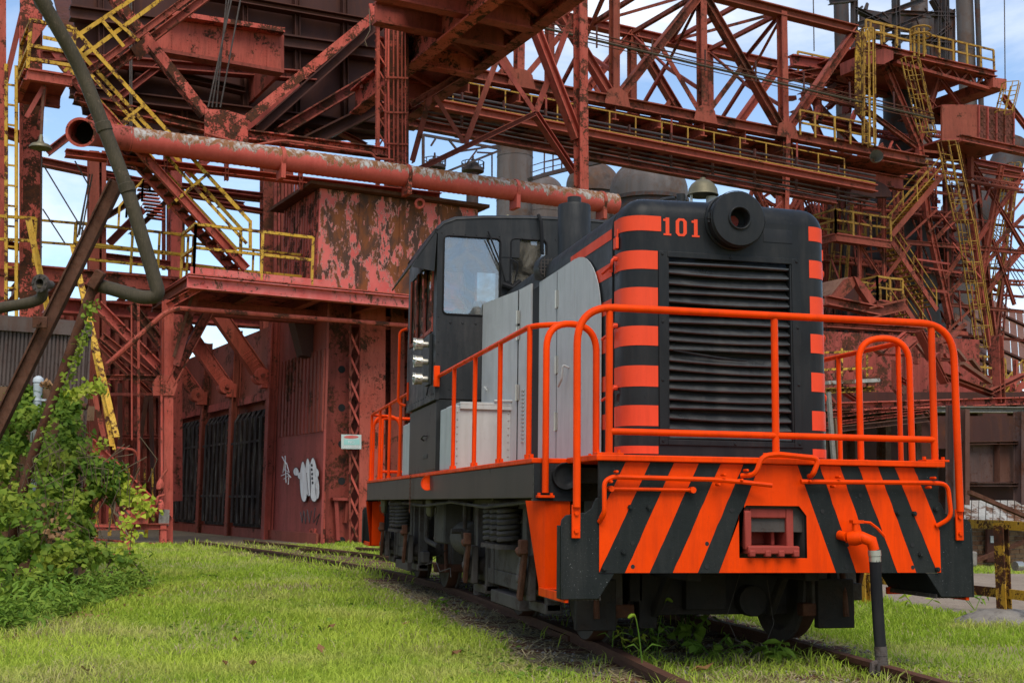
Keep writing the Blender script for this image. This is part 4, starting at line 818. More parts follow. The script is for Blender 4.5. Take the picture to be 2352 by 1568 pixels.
# ------------------------------------------------------------------ ore bridge portal on the left
PB_ = 31.0
T1 = thing('ore_bridge_portal', 'rusty red riveted steel portal with crossed diagonals over the dark bin', 'steel frame', base(pa(640, 1200, 32)))
for off, mt in ((0, 'redrust'), (6.5, 'reddull_shade')):
    sb(T1, 'diagonal', mt, 566, 276, 856, 40, PB_, 21, 'L', .30, off)
    sb(T1, 'diagonal', mt, 470, 264, 210, -70, PB_, 22, 'L', .30, off)
    sb(T1, 'diagonal', mt, 195, 204, 500, -26, PB_, 19, 'I', .28, off)
    sb(T1, 'bottom_chord', mt, 170, 226, 470, 296, PB_, 21, 'I', .35, off)
    sb(T1, 'bottom_chord', mt, 568, 312, 885, 352, PB_, 22, 'I', .35, off)
    if off: sb(T1, 'top_chord', mt, 150, -60, 900, 20, PB_, 26, 'I', .4, off)
g = [pa(u, v, PB_-.22) for u, v in ((470, 250), (520, 253), (569, 268), (569, 336), (470, 326))]
rv = [(pa(random.uniform(474, 565), random.uniform(268, 328), PB_-.22), .02) for _ in range(40)]
plate(T1, 'gusset_plate', 'redrust', g, BX*.05, rv)
for u1, v1, u2, v2 in ((300, 20, 372, 140), (330, 90, 285, 125)): pass
plate(T1, 'gusset_plate', 'redrust', [pa(u, v, PB_-.20) for u, v in ((300, 110), (330, 88), (345, 118), (318, 140))], BX*.04)
rod(T1, 'conduit', 'red', fil([pa(470, 306, PB_-.3), pa(575, 336, PB_-.3), pa(650, 322, PB_-.3), pa(855, 352, PB_-.3), pa(862, 364, PB_-.3), pa(905, 368, PB_-.3)], .25, 3), .035, 8)
# lit plate girder behind the frame
GB = 34.6
T2 = thing('plate_girder', 'clean red riveted plate girder hanging inside the dark portal', 'girder', base(pa(500, 140, GB)))
gp = [pa(u, v, GB) for u, v in ((400, 40), (645, 80), (645, 166), (343, 113), (365, 60))]
rv = [(pa(u, v0+(v1-v0)*i/11, GB), .022) for u, v0, v1 in ((394, 48, 120), (480, 60, 136), (612, 80, 158)) for i in range(12)]
rv += [(pa(350+i*10, 112+i*1.72, GB), .02) for i in range(29)]
plate(T2, 'web', 'red', gp, BX*.12, rv)
beam(T2, 'flange', 'redrust', pa(385, 36, GB-.1), pa(648, 76, GB-.1), .14, .55, 'B'); beam(T2, 'flange', 'reddull_shade', pa(343, 116, GB-.05), pa(646, 169, GB-.05), .10, .45, 'B')
plate(T2, 'end_plate', 'reddull_shade', [pa(645, 80, GB), pa(645, 166, GB), pa(645, 166, GB)+BX*4, pa(645, 80, GB)+BX*4], AX*.1)
# the bin itself, its dark colour standing for the lack of light inside
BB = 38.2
T3 = thing('ore_bin', 'steel ore bin coloured dark as the shade inside the red portal', 'ore bin', base(pa(520, 200, BB)))
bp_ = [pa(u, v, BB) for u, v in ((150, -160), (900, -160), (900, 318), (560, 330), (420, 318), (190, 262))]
plate(T3, 'front_plate', 'dark_shade', bp_, BX*.1)
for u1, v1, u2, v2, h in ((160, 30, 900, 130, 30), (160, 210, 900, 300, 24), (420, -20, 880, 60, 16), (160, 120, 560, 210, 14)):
    sb(T3, 'stiffener', 'dark_shade', u1, v1, u2, v2, BB-.35, h, 'I', .4)
for u in (230, 300, 420, 560, 680, 790): sb(T3, 'stiffener', 'dark_shade', u, -100, u+2, 300, BB-.2, 12, 'I', .3)
sb(T3, 'hopper_rib', 'reddull_shade', 640, 305, 858, 175, BB-.9, 24, 'I', .5); sb(T3, 'hopper_rib', 'dark_shade', 590, 300, 860, 60, BB-.7, 22, 'I', .5)
sb(T3, 'hopper_rib', 'dark_shade', 700, 330, 880, 240, BB-1.2, 30, 'I', .5)
hp1 = [pa(190, 262, BB), pa(900, 318, BB)]; plate(T3, 'sloping_bottom', 'dark_shade', [hp1[0], hp1[1], hp1[1]+BX*9+Z*7, hp1[0]+BX*9+Z*7], Z*.1)
for u in (640, 700, 770): sb(T3, 'outlet_frame', 'reddull_shade', u, 300, u+70, 335, BB-.5, 9, 'I', .3)
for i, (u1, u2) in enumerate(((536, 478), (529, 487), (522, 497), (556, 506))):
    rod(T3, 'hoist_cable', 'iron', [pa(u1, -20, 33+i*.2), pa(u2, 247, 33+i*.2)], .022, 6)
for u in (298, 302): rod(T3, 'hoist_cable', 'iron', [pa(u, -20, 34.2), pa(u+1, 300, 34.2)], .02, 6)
# inclined gallery overhead at the top, right of the lattice column
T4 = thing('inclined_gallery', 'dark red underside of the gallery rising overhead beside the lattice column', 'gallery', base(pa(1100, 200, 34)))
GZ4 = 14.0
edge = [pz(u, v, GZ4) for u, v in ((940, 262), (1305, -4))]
plate(T4, 'floor_plate', 'reddull_shade', [pz(u, v, GZ4) for u, v in ((928, 270), (940, 262), (1305, -4), (1385, -90), (928, -90))], Z*.15)
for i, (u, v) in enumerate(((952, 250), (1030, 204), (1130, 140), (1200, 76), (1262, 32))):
    q = pz(u, v, GZ4); mb = MB(); mb.ibar(q-AX*.6-Z*.3, q-AX*((u-925)*mpp(q)*1.08+.8)-Z*.3, .35, .6, .05); mb.build('cross_beam', M['red' if i in (0, 2) else 'reddull_shade'], T4, smooth=0)
    mb = MB(); mb.bar(q-Z*.1-AX*.2, q-AX*2.5-BX*1.6-Z*.1, .12, .2); mb.build('deck_brace', M['reddull_shade'], T4, smooth=0)
d4 = unit(edge[1]-edge[0]); s4 = d4.cross(Z)
for o, h in ((.15, .34), (2.4, .8)):
    mb = MB(); mb.ibar(edge[0]+s4*o+d4*(o*.6)-Z*(h/2), edge[1]+s4*o+d4*4-Z*(h/2), .4, h, .06); mb.build('edge_beam', M['redrust' if o > 1 else 'reddull_shade'], T4, smooth=0)
# knee truss and lean leg carrying the gallery
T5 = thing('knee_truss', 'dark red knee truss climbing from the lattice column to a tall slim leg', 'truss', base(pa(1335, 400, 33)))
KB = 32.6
for a in ((943, 242, 1330, 8, 15), (955, 392, 1227, 262, 12), (1229, 262, 1318, 396, 11)): sb(T5, 'chord', 'reddull_shade', *a[:4], KB, a[4], 'I', .3)
for a in ((985, 222, 944, 372, 13), (995, 222, 1062, 330, 11), (1138, 140, 1066, 330, 13), (1144, 140, 1224, 258, 12), (1312, 36, 1228, 258, 14)): sb(T5, 'web_member', 'reddull_shade', *a[:4], KB+.05, a[4], 'L', .22)
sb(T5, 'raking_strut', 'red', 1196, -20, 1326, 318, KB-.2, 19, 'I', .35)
sb(T5, 'leg', 'redrust', 1333, -20, 1335, 470, KB-.3, 22, 'H', .4)
# lattice column with conduits
T6 = thing('lattice_column', 'red lattice column with vertical conduits, standing right of the dark bin', 'column', base(pa(865, 1240, PB_)))
for u in (864, 884): sb(T6, 'angle_leg', 'red', u, -30, u, 700, PB_+.1, 8, 'L', .3)
for u in (864, 884): sb(T6, 'angle_leg', 'reddull_shade', u, -30, u, 700, PB_+1.1, 8, 'L', .2)
for i in range(9):
    v = 95+i*36; sb(T6, 'lacing_bar', 'red', 862, v-18, 884, v+18, PB_-.02, 3.5, 'B', .02); sb(T6, 'lacing_bar', 'reddull_shade', 884, v, 864, v+36, PB_+1.0, 3.5, 'B', .02)
plate(T6, 'face_plate', 'redrust', [pa(u, v, PB_-.05) for u, v in ((888, -30), (939, -30), (939, 700), (888, 700))], BX*.04, [(pa(u, 12+i*11, PB_-.05), .016) for u in (892, 934) for i in range(45)])
plate(T6, 'side_plate', 'reddull_shade', [pa(939, -30, PB_-.05), pa(939, 700, PB_-.05), pa(939, 700, PB_-.05)+BX*1.2, pa(939, -30, PB_-.05)+BX*1.2], AX*-.04)
plate(T6, 'head_gusset', 'red', [pa(u, v, PB_-.14) for u, v in ((848, 8), (884, 12), (884, 58), (856, 52))], BX*.06, [(pa(random.uniform(852, 880), random.uniform(16, 50), PB_-.14), .02) for _ in range(14)])
for u, r, j in ((893, .03, 0), (904, .024, 1), (913, .034, 2), (924, .024, 3), (931, .02, 4)): rod(T6, 'conduit', 'red', [pa(u, -30, PB_-.12), pa(u-1+j % 3, 180, PB_-.12), pa(u+1, 390, PB_-.12)], r, 8)
for v in (178, 258, 330): sb(T6, 'pipe_clamp', 'red', 886, v, 937, v+2, PB_-.16, 4, 'B', .05)
rod(T6, 'rope', 'stem', [pa(848, 20, 30.8), pa(850, 70, 30.8), pa(838, 92, 30.8), pa(843, 108, 30.8), pa(836, 100, 30.8)], .012, 5)
# foot of that leg: flat face, lacing, holed plate
plate(T6, 'foot_face', 'red', [pa(u, v, PB_) for u, v in ((829, 640), (886, 640), (884, 1256), (824, 1254))], BX*.06, [(pa(u, v, PB_), .018) for u in (836, 846, 858, 868) for v in (808, 905, 914)])
plate(T6, 'holed_plate', 'reddull_shade', [pa(u, v, PB_+.35) for u, v in ((744, 640), (806, 640), (802, 1254), (748, 1252))], BX*.05, [(pa(760+i % 2*34, v, PB_+.35), .016) for i, v in enumerate((830, 831, 938, 938, 1060, 1061))])
for v in (848, 936, 1019, 1104, 1241):
    mb = MB(); c = pa(785, v, PB_+.34); mb.cyl(c, c+BX*.02, .10, 16); mb.build('hand_hole', M['pitch'], T6)
for u in (803, 826): sb(T6, 'angle_leg', 'reddull_shade', u, 640, u-2, 1254, PB_+.1, 5, 'L', .15)
for i in range(9):
    v = 760+i*54; sb(T6, 'lacing_bar', 'red', 802, v, 826, v+54, PB_+.04, 5, 'B', .03); sb(T6, 'lacing_bar', 'reddull_shade', 826, v, 802, v+54, PB_+.10, 5, 'B', .03)
sb(T6, 'angle_leg', 'red', 741, 700, 738, 1215, PB_+.2, 15, 'H', .12); plate(T6, 'foot_block', 'red', [pa(u, v, PB_-.1) for u, v in ((722, 1213), (746, 1214), (746, 1247), (720, 1245))], BX*.4)
sb(T6, 'step_bracket', 'reddull_shade', 762, 1145, 800, 1146, PB_+.2, 6, 'B', .2); sb(T6, 'step_bracket', 'reddull_shade', 770, 1150, 775, 1240, PB_+.25, 9, 'H', .15); sb(T6, 'step_bracket', 'reddull_shade', 796, 1150, 792, 1200, PB_+.25, 7, 'H', .15)
plate(T6, 'rear_plate', 'reddull_shade', [pa(u, v, PB_+1.6) for u, v in ((740, 690), (960, 690), (960, 1256), (740, 1256))], BX*.05)
# leg far right of it, behind the cab
sb(T6, 'rear_leg', 'reddull_shade', 905, 690, 905, 1256, PB_+.6, 34, 'H', .5); sb(T6, 'rear_leg', 'redrust', 945, 690, 945, 1256, PB_+.6, 22, 'H', .5)
# corrugated peeling pipe
PP = 29.6; rp_ = .29
T7 = thing('peeling_pipe', 'long red corrugated pipe with paint flaking off its top, open at the left end', 'pipe', base(pa(800, 380, PP)))
p0, p1 = pa(296, 319, PP), pa(1414, 469, PP); n = 96; pts, rs = [], []
for i in range(n*3+1): pts.append(p0+(p1-p0)*(i/(n*3))); rs.append(rp_*(1.035 if i % 3 == 0 else 1.0))
rod(T7, 'pipe_shell', 'peelpipe', pts, rs, 28)
for u, dv in ((879, 0), (1143, 0), (1372, 0), (600, 0)):
    t = (u-296)/(1414-296); c = p0+(p1-p0)*t; d = unit(p1-p0); mb = MB(); mb.cyl(c-d*.05, c+d*.05, rp_*1.10, 28); mb.obox(c-Z*.32-BX*.05, AX*.06, BX*.22, Z*.22); mb.build('pipe_saddle', M['red'], T7, bevel=.01)
mb = MB(); el = fil([p0+(p1-p0)*.004, pa(222, 308, PP), pa(186, 304, PP-1.7)], .9, 8); mb.tube(el, rp_*1.02, 28, cap=False); mb.build('elbow', M['reddull_shade'], T7)
mb = MB(); e = el[-1]; dd = unit(el[-1]-el[-2]); mb.lathe([(rp_*1.0, -.02), (rp_*1.12, -.02), (rp_*1.12, .04), (rp_*.93, .04), (rp_*.93, -1.2)], e, dd, 28); mb.build('open_collar', M['redrust'], T7)
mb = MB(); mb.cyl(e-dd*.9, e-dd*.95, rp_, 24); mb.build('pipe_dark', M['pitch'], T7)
sb(T7, 'support_beam', 'red', 150, 352, 1010, 452, 30.5, 15, 'I', .3)
for u in (250, 380, 520, 690): sb(T7, 'support_post', 'reddull_shade', u, 340+(u-250)*.13, u, 380+(u-250)*.13, 30.4, 8, 'I', .15)
rod(T7, 'eye_ring', 'red', [pa(964+10*math.cos(t), 468+10*math.sin(t), 29.9) for t in [i*math.pi/5 for i in range(11)]], .04, 6)
# control cabin with peeling paint
CBF = 30.2; c0 = pa(735, 432, CBF); c1 = pa(735, 664, CBF); a0, b0, zt = toy(c0); zb = c1.z; a1 = a0+4.6; b1 = b0+3.0
T8 = thing('control_cabin', 'sheet steel control cabin whose red paint peels off in big flakes', 'cabin', yd(a0, b0, GZ))
nP = 4
for i in range(nP):
    aa, ab = a0+(a1-a0)*i/nP, a0+(a1-a0)*(i+1)/nP-.015
    plate(T8, 'wall_panel', 'peelhouse', [yd(aa, b0, zb), yd(ab, b0, zb), yd(ab, b0, zt), yd(aa, b0, zt)], BX*.05)
    if i: plate(T8, 'cover_strip', 'peelhouse', [yd(aa-.05, b0-.02, zb), yd(aa+.04, b0-.02, zb), yd(aa+.04, b0-.02, zt), yd(aa-.05, b0-.02, zt)], BX*.018)
for i in range(14):
    ba, bb2 = b0+.06+(b1-b0)*i/14, b0+.06+(b1-b0)*(i+.5)/14; plate(T8, 'side_rib', 'redrust', [yd(a0-.02, ba, zb), yd(a0-.02, bb2, zb), yd(a0-.02, bb2, zt), yd(a0-.02, ba, zt)], AX*.02)
plate(T8, 'side_wall', 'redrust', [yd(a0, b0+.05, zb), yd(a0, b1, zb), yd(a0, b1, zt), yd(a0, b0+.05, zt)], AX*.05)
plate(T8, 'back_wall', 'reddull_shade', [yd(a0+.06, b1, zb), yd(a1, b1, zb), yd(a1, b1, zt), yd(a0+.06, b1, zt)], BX*.05)
plate(T8, 'roof_plate', 'rust', [yd(a0-.35, b0-.3, zt+.01), yd(a1+.2, b0-.3, zt+.01), yd(a1+.2, b1+.3, zt+.01), yd(a0-.35, b1+.3, zt+.01)], Z*.09)
# walkway round the cabin
WZ = pa(450, 632, 29.4).z
T9 = thing('cabin_walkway', 'red steel walkway with yellow railing in front of the peeling cabin', 'walkway', yd(a0, 29.4, GZ))
wa0 = toy(pa(432, 640, 29.4))[0]; wa1 = a0+4.8
plate(T9, 'deck_plate', 'redrust', [yd(wa0, 29.35, WZ), yd(wa1, 29.35, WZ), yd(wa1, 33.5, WZ), yd(wa0, 33.5, WZ)], Z*.03)
beam(T9, 'fascia_beam', 'peelbeam', yd(wa0, 29.5, WZ-.17), yd(wa1, 29.5, WZ-.17), .30, .26, 'I', .03)
plate(T9, 'kick_plate', 'peelbeam', [yd(wa0+.05, 29.42, WZ+.03), yd(a0+.1, 29.42, WZ+.03), yd(a0+.1, 29.42, WZ+.2), yd(wa0+.05, 29.42, WZ+.2)], BX*.02)
for i in range(6): a = wa0+.1+i*(wa1-wa0-.2)/5; beam(T9, 'cross_beam', 'reddull_shade', yd(a, 29.7, WZ-.17), yd(a, 33.4, WZ-.17), .28, .2, 'I', .03)
beam(T9, 'rear_beam', 'reddull_shade', yd(wa0, 33.3, WZ-.2), yd(wa1, 33.3, WZ-.2), .35, .25, 'I', .03); beam(T9, 'rear_beam', 'reddull_shade', yd(wa0, 31.5, WZ-.45), yd(wa1, 31.5, WZ-.45), .35, .25, 'I', .03)
RZ = WZ+.03
pr = [pa(445, 620, 29.45), pa(600, 636, 29.45), pa(716, 650, 29.45)]; pr = [V((p.x, p.y, RZ)) for p in pr]
railing(T9, 'yellow', pr, 1.22, .035, (.53,)); pr2 = [pr[0]+BX*1.3-AX*.0, pr[0]]; railing(T9, 'yellow', pr2, 1.22, .035, (.53,))
pr3 = [V((p.x, p.y, RZ)) for p in (pa(446, 618, 31.4), pa(580, 630, 31.4), pa(700, 640, 31.4))]; railing(T9, 'yellow', pr3, 1.15, .03, (.5,))
sb(T9, 'outrigger', 'redrust', 384, 702, 475, 652, (30.2, 29.5), 16, 'I', .2)
rod(T9, 'long_conduit', 'redrust', fil([pa(245, 838, 30.4), pa(392, 706, 30.0), pa(470, 712, 29.8), pa(940, 748, 29.8)], .35, 5), .062, 8)
# left walkway
T10 = thing('yard_walkway', 'red walkway with weathered yellow railing running off to the left', 'walkway', base(pa(200, 640, 32)))
sb(T10, 'fascia_beam', 'red', -20, 618, 420, 658, 32.0, 34, 'I', .3); lz = pa(200, 622, 32).z
for u in (60, 140, 240, 330): c = pa(u, 640, 32); beam(T10, 'cross_beam', 'reddull_shade', c+BX*.2, c+BX*3, .3, .2, 'I', .03)
plate(T10, 'deck_plate', 'reddull_shade', [pa(-20, 603, 32)+BX*0, pa(420, 640, 32), pa(420, 640, 32)+BX*2.6, pa(-20, 603, 32)+BX*2.6], Z*.04)
plate(T10, 'tread_plate', 'red', [pa(u, v, 31.7) for u, v in ((-5, 600), (78, 606), (78, 622), (-5, 617))], BX*.05)
tp = [pa(u, v, 31.9) for u, v in ((168, 612), (300, 626), (362, 632), (428, 640))]; railing(T10, 'yellow', tp, 1.12, .032, (.55, .2))
tp = [pa(u, v, 33.6) for u, v in ((86, 606), (170, 612), (300, 624), (440, 636))]; railing(T10, 'yellow', tp, 1.15, .03, (.5,))
tp = [pa(u, v, 31.2) for u, v in ((-10, 606), (76, 610))]; railing(T10, 'yellow', tp, 1.15, .035, (.52,))
# staircase A from upper landing to walkway
T11 = thing('main_staircase', 'steep red staircase with flaking yellow handrails crossing the portal', 'staircase', base(pa(560, 612, 30.6)))
SB_ = 29.9
for off in (0, .85):
    sb(T11, 'stringer', 'redrust', 228, 244, 566, 618, SB_, 19, 'I', .16, off)
    sb(T11, 'handrail', 'yellow', 176, 74, 572, 508, SB_, 9, 'L', .08, off); sb(T11, 'middle_rail', 'yellow', 166, 126, 566, 560, SB_, 8, 'L', .07, off)
    sb(T11, 'handrail', 'yellow', 110, 60, 177, 74, SB_, 9, 'L', .08, off); sb(T11, 'newel', 'yellow', 574, 506, 574, 575, SB_, 8, 'L', .08, off)
    for u1, v1, u2, v2 in ((332, 240, 254, 302), (476, 400, 402, 462), (200, 104, 160, 140)): sb(T11, 'railing_post', 'yellow', u1, v1, u2, v2, SB_-.02, 7, 'L', .06, off)
for i in range(20):
    t = (i+.5)/20; c = pa(228+(566-228)*t, 238+(612-238)*t, SB_); mb = MB(); mb.obox(c+BX*.43, AX*.12, BX*.40, Z*.015); mb.build('tread', M['rust'], T11)
# upper flight
T12 = thing('upper_staircase', 'yellow railed upper flight leaving the top left corner landing', 'staircase', base(pa(200, 150, 31)))
for u1, v1, u2, v2, h in ((164, 92, 312, -6, 9), (168, 146, 380, -8, 9)): sb(T12, 'handrail', 'yellow', u1, v1, u2, v2, 30.2, h, 'L', .08); sb(T12, 'handrail', 'yellow', u1, v1, u2, v2, 31.0, h, 'L', .08)
for u1, v1, u2, v2 in ((248, 34, 318, 95), (236, 50, 284, 108)): sb(T12, 'railing_post', 'yellow', u1, v1, u2, v2, 30.15, 8, 'L', .06)
sb(T12, 'stringer', 'redrust', 170, 190, 440, -10, 30.3, 15, 'I', .14); sb(T12, 'stringer', 'redrust', 170, 190, 440, -10, 31.1, 15, 'I', .14)
# landing at upper left
T13 = thing('upper_landing', 'small red landing with yellow guard rail at the top left', 'landing', base(pa(110, 180, 30.5)))
q = [pa(64, 158, 29.4), pa(166, 174, 29.4)]; plate(T13, 'deck_plate', 'reddull_shade', [q[0], q[1], q[1]+BX*1.8, q[0]+BX*1.8], Z*.03)
beam(T13, 'fascia_beam', 'redrust', q[0]-Z*.14, q[1]-Z*.14, .26, .16, 'I', .03); beam(T13, 'fascia_beam', 'redrust', q[0]-Z*.14, q[0]+BX*1.8-Z*.14, .26, .16, 'I', .03); beam(T13, 'fascia_beam', 'reddull_shade', q[0]+BX*1.8-Z*.14, q[1]+BX*1.8-Z*.14, .26, .16, 'I', .03)
railing(T13, 'yellow', [q[0]+BX*1.8, q[0], q[1]], 1.15, .04, (.48, .2))
sb(T13, 'knee_brace', 'reddull_shade', 100, 200, 60, 270, 29.6, 10, 'L', .1); sb(T13, 'knee_brace', 'redrust', 104, 198, 88, 300, 30.6, 10, 'L', .1)
# tall ladder at the left edge
T14 = thing('wall_ladder', 'tall yellow ladder with chipped paint up the left column', 'ladder', base(pa(25, 620, 31)))
pl_, ph_ = pa(26, 900, 30.4), pa(26, 150, 30.4); ladder(T14, 'yellow', pl_, ph_, AX, .22, .46, .035)
# left column
T15 = thing('rusted_column', 'rust streaked dark red column behind the yellow ladder', 'column', base(pa(72, 1100, 31.6)))
plate(T15, 'face_plate', 'redrust', [pa(u, v, 31.6) for u, v in ((46, -20), (98, -20), (94, 1150), (44, 1150))], BX*.06); plate(T15, 'side_plate', 'reddull_shade', [pa(98, -20, 31.6), pa(94, 1150, 31.6), pa(94, 1150, 31.6)+BX*.9, pa(98, -20, 31.6)+BX*.9], AX*-.05)
sb(T15, 'flange', 'redrust', 4, -20, 6, 1150, 32.0, 16, 'H', .3); sb(T15, 'brace', 'reddull_shade', 0, 300, 95, 330, 32.4, 22, 'I', .3); sb(T15, 'brace', 'reddull_shade', 0, 560, 95, 575, 32.4, 14, 'I', .3)
for u in (46, 51): rod(T15, 'conduit', 'red', [pa(u, 60, 31.4), pa(u, 600, 31.4)], .02, 6)
sb(T15, 'brace', 'reddull_shade', 60, -10, 10, 200, 31.9, 12, 'L', .2); sb(T15, 'gusset', 'redrust', 62, 60, 92, 80, 31.4, 60, 'B', .05)
# hanging lamp
T16 = thing('hanging_lamp', 'old bell shaped lamp hanging below the upper left landing', 'lamp', pa(93, 342, 29.3))
lc = pa(93, 338, 29.3); s_ = mpp(lc)
mb = MB(); mb.lathe([(25*s_, 0), (25*s_, 3*s_), (20*s_, 9*s_), (9*s_, 13*s_), (5*s_, 20*s_), (4*s_, 30*s_), (2*s_, 34*s_)], lc-Z*.03, Z, 24); mb.build('lamp_shade', M['brass'], T16)
rod(T16, 'lamp_stem', 'rust', [lc+Z*30*s_, pa(98, 240, 29.5), pa(103, 198, 29.6)], .035, 6)
# cables in the sky gap
for i, (u1, v1, u2, v2, b) in enumerate(((100, 380, 200, 545, 30.9), (98, 480, 150, 560, 30.9), (172, 370, 206, 430, 30.9), (206, 400, 182, 540, 31.1), (212, 400, 187, 540, 31.1), (203, 420, 178, 545, 31.1), (96, 360, 94, 620, 30.9))):
    tag(rod(None, 'guy_cable', 'iron', [pa(u1, v1, b), pa(u2, v2, b)], .018, 6), ['long thin cable slanting right across the blue gap left of the staircase', 'short low cable slanting across the bottom of the blue gap', 'short high cable at the upper right of the blue gap', 'middle of three steep parallel cables at the right of the blue gap', 'rightmost of three steep parallel cables beside the blue gap', 'leftmost of three steep parallel cables at the right of the blue gap', 'plumb vertical cable down the left side of the blue gap'][i], 'cable', 'cables in the sky gap')
# secondary steelwork behind the staircase
T17 = thing('rear_gantry', 'dull red columns and corrugated sheets standing behind the staircase', 'steel frame', base(pa(420, 900, 37)))
for u, h in ((214, 22), (236, 10), (402, 26), (620, 40), (655, 30)): sb(T17, 'column', 'reddull_shade', u, 350, u, 1150, 37, h, 'H', .4)
for i in range(12): sb(T17, 'siding_sheet', 'redwall', 632+i*8, 420, 632+i*8, 660, 36.4, 6, 'B', .08)
for i in range(5): sb(T17, 'siding_sheet', 'redwall', 376+i*11, 470, 376+i*11, 620, 38, 8, 'B', .08)
for a in ((205, 400, 640, 455, 10), (205, 365, 420, 400, 14), (380, 440, 560, 470, 8), (205, 470, 300, 420, 12), (250, 560, 330, 480, 18), (205, 585, 660, 640, 14), (500, 470, 660, 495, 10), (620, 440, 670, 500, 12)): sb(T17, 'beam', 'reddull_shade', *a[:4], 37.2, a[4], 'I', .3)
for i in range(9): sb(T17, 'grating_bar', 'redrust', 316+i*3, 436+i*8, 362+i*2, 441+i*8, 36.5, 3, 'B', .2)
for a in ((300, 540, 390, 455), (210, 520, 330, 445)): sb(T17, 'diagonal', 'rust', *a, 36.6, 12, 'I', .3)
for i in range(5): railing(T17, 'yellow', [pa(272+i*18, 520-i*20, 36.2), pa(290+i*18, 500-i*20, 36.2)], .6, .03, ())
# ------------------------------------------------------------------ bin wall that runs back under the bridge (plane along B)
WA = 10.8
W1 = thing('bin_wall', 'dull red riveted wall with three blackened doors receding under the bridge', 'wall', base(pb(640, 1240, WA)))
def wb(u): return toy(pb(u, 1000, WA))[1]
ztop = pb(636, 735, WA).z; bR, bL = wb(744), wb(330)
def wpl(name, mat, u0, u1, z0, z1, o=0., t=.06): return plate(W1, name, mat, [yd(WA-o, wb(u0), z0), yd(WA-o, wb(u1), z0), yd(WA-o, wb(u1), z1), yd(WA-o, wb(u0), z1)], AX*t)
zd = pb(640, 838, WA).z; zd2 = pb(640, 1000, WA).z
for u0, u1 in ((744, 640), (640, 632)): pass
wpl('lower_sheet', 'redwall', 744, 636, GZ, zd2); wpl('upper_sheet', 'redwall', 744, 636, zd, ztop, .01)
NB = 13
for i in range(NB):
    b_ = wb(742)+(wb(638)-wb(742))*i/NB; b2 = wb(742)+(wb(638)-wb(742))*(i+.55)/NB
    plate(W1, 'corrugated_rib', 'redwall', [yd(WA-.05, b_, zd2-.05), yd(WA-.05, b2, zd2-.05), yd(WA-.05, b2, zd+.05), yd(WA-.05, b_, zd+.05)], AX*.05)
wpl('corrugated_back', 'redwall', 744, 636, zd2, zd)
posts = (632, 546, 478, 405, 372); doors = ((622, 551, 938), (541, 485, 950), (473, 417, 962))
zdt = pb(588, 915, WA).z; zhd = pb(588, 945, WA).z
wpl('upper_sheet', 'redwall', 634, 330, zdt, ztop-.1); wpl('dark_back', 'reddull_shade', 634, 330, GZ, zdt, -.25)
wpl('lintel', 'reddull_shade', 634, 330, zdt-.12, zdt+.12, .08); wpl('base_rail', 'reddull_shade', 744, 330, GZ, GZ+.28, .12)
for u in posts:
    b_ = wb(u); beam(W1, 'wall_post', 'reddull_shade', yd(WA-.14, b_, GZ), yd(WA-.14, b_, ztop+.1), .26, .30, 'I', .04)
    mb = MB()
    for i in range(24): mb.rivet(yd(WA-.30, b_-.09, GZ+.4+i*.24), -AX, .018, .012); mb.rivet(yd(WA-.30, b_+.09, GZ+.4+i*.24), -AX, .018, .012)
    tag(mb.build('rivet_rows', M['reddull_shade'], W1), None, kind='stuff')
for u0, u1, vt in doors:
    b0_, b1_ = wb(u0), wb(u1); z0, z1 = GZ+.32, pb(u0, vt, WA).z
    dp = plate(W1, 'bin_door', 'darkdoor', [yd(WA-.10, b0_, z0), yd(WA-.10, b1_, z0), yd(WA-.10, b1_, z1), yd(WA-.10, b0_, z1)], AX*.08)
    nR = 6
    for i in range(nR):
        ba = b0_+(b1_-b0_)*(i+.12)/nR; bb_ = b0_+(b1_-b0_)*(i+.62)/nR
        plate(dp, 'door_rib', 'darkdoor', [yd(WA-.26, ba, z0+.1), yd(WA-.26, bb_, z0+.1), yd(WA-.26, bb_, z1-.25), yd(WA-.26, ba, z1-.25)], AX*.155)
        plate(dp, 'door_rib', 'darkdoor', [yd(WA-.26, ba, z1-.25), yd(WA-.26, bb_, z1-.25), yd(WA-.12, bb_, z1), yd(WA-.12, ba, z1)], AX*.02)
    for f in (.25, .72): plate(dp, 'door_band', 'darkdoor', [yd(WA-.275, b0_, z0+(z1-z0)*f), yd(WA-.275, b1_, z0+(z1-z0)*f), yd(WA-.275, b1_, z0+(z1-z0)*f+.07), yd(WA-.275, b0_, z0+(z1-z0)*f+.07)], AX*.012)
# hopper mouth hanging at the head of the wall
plate(W1, 'hopper_mouth', 'dark_shade', [pa(u, v, 31.6) for u, v in ((676, 738), (744, 738), (752, 828), (695, 815))], BX*.5)
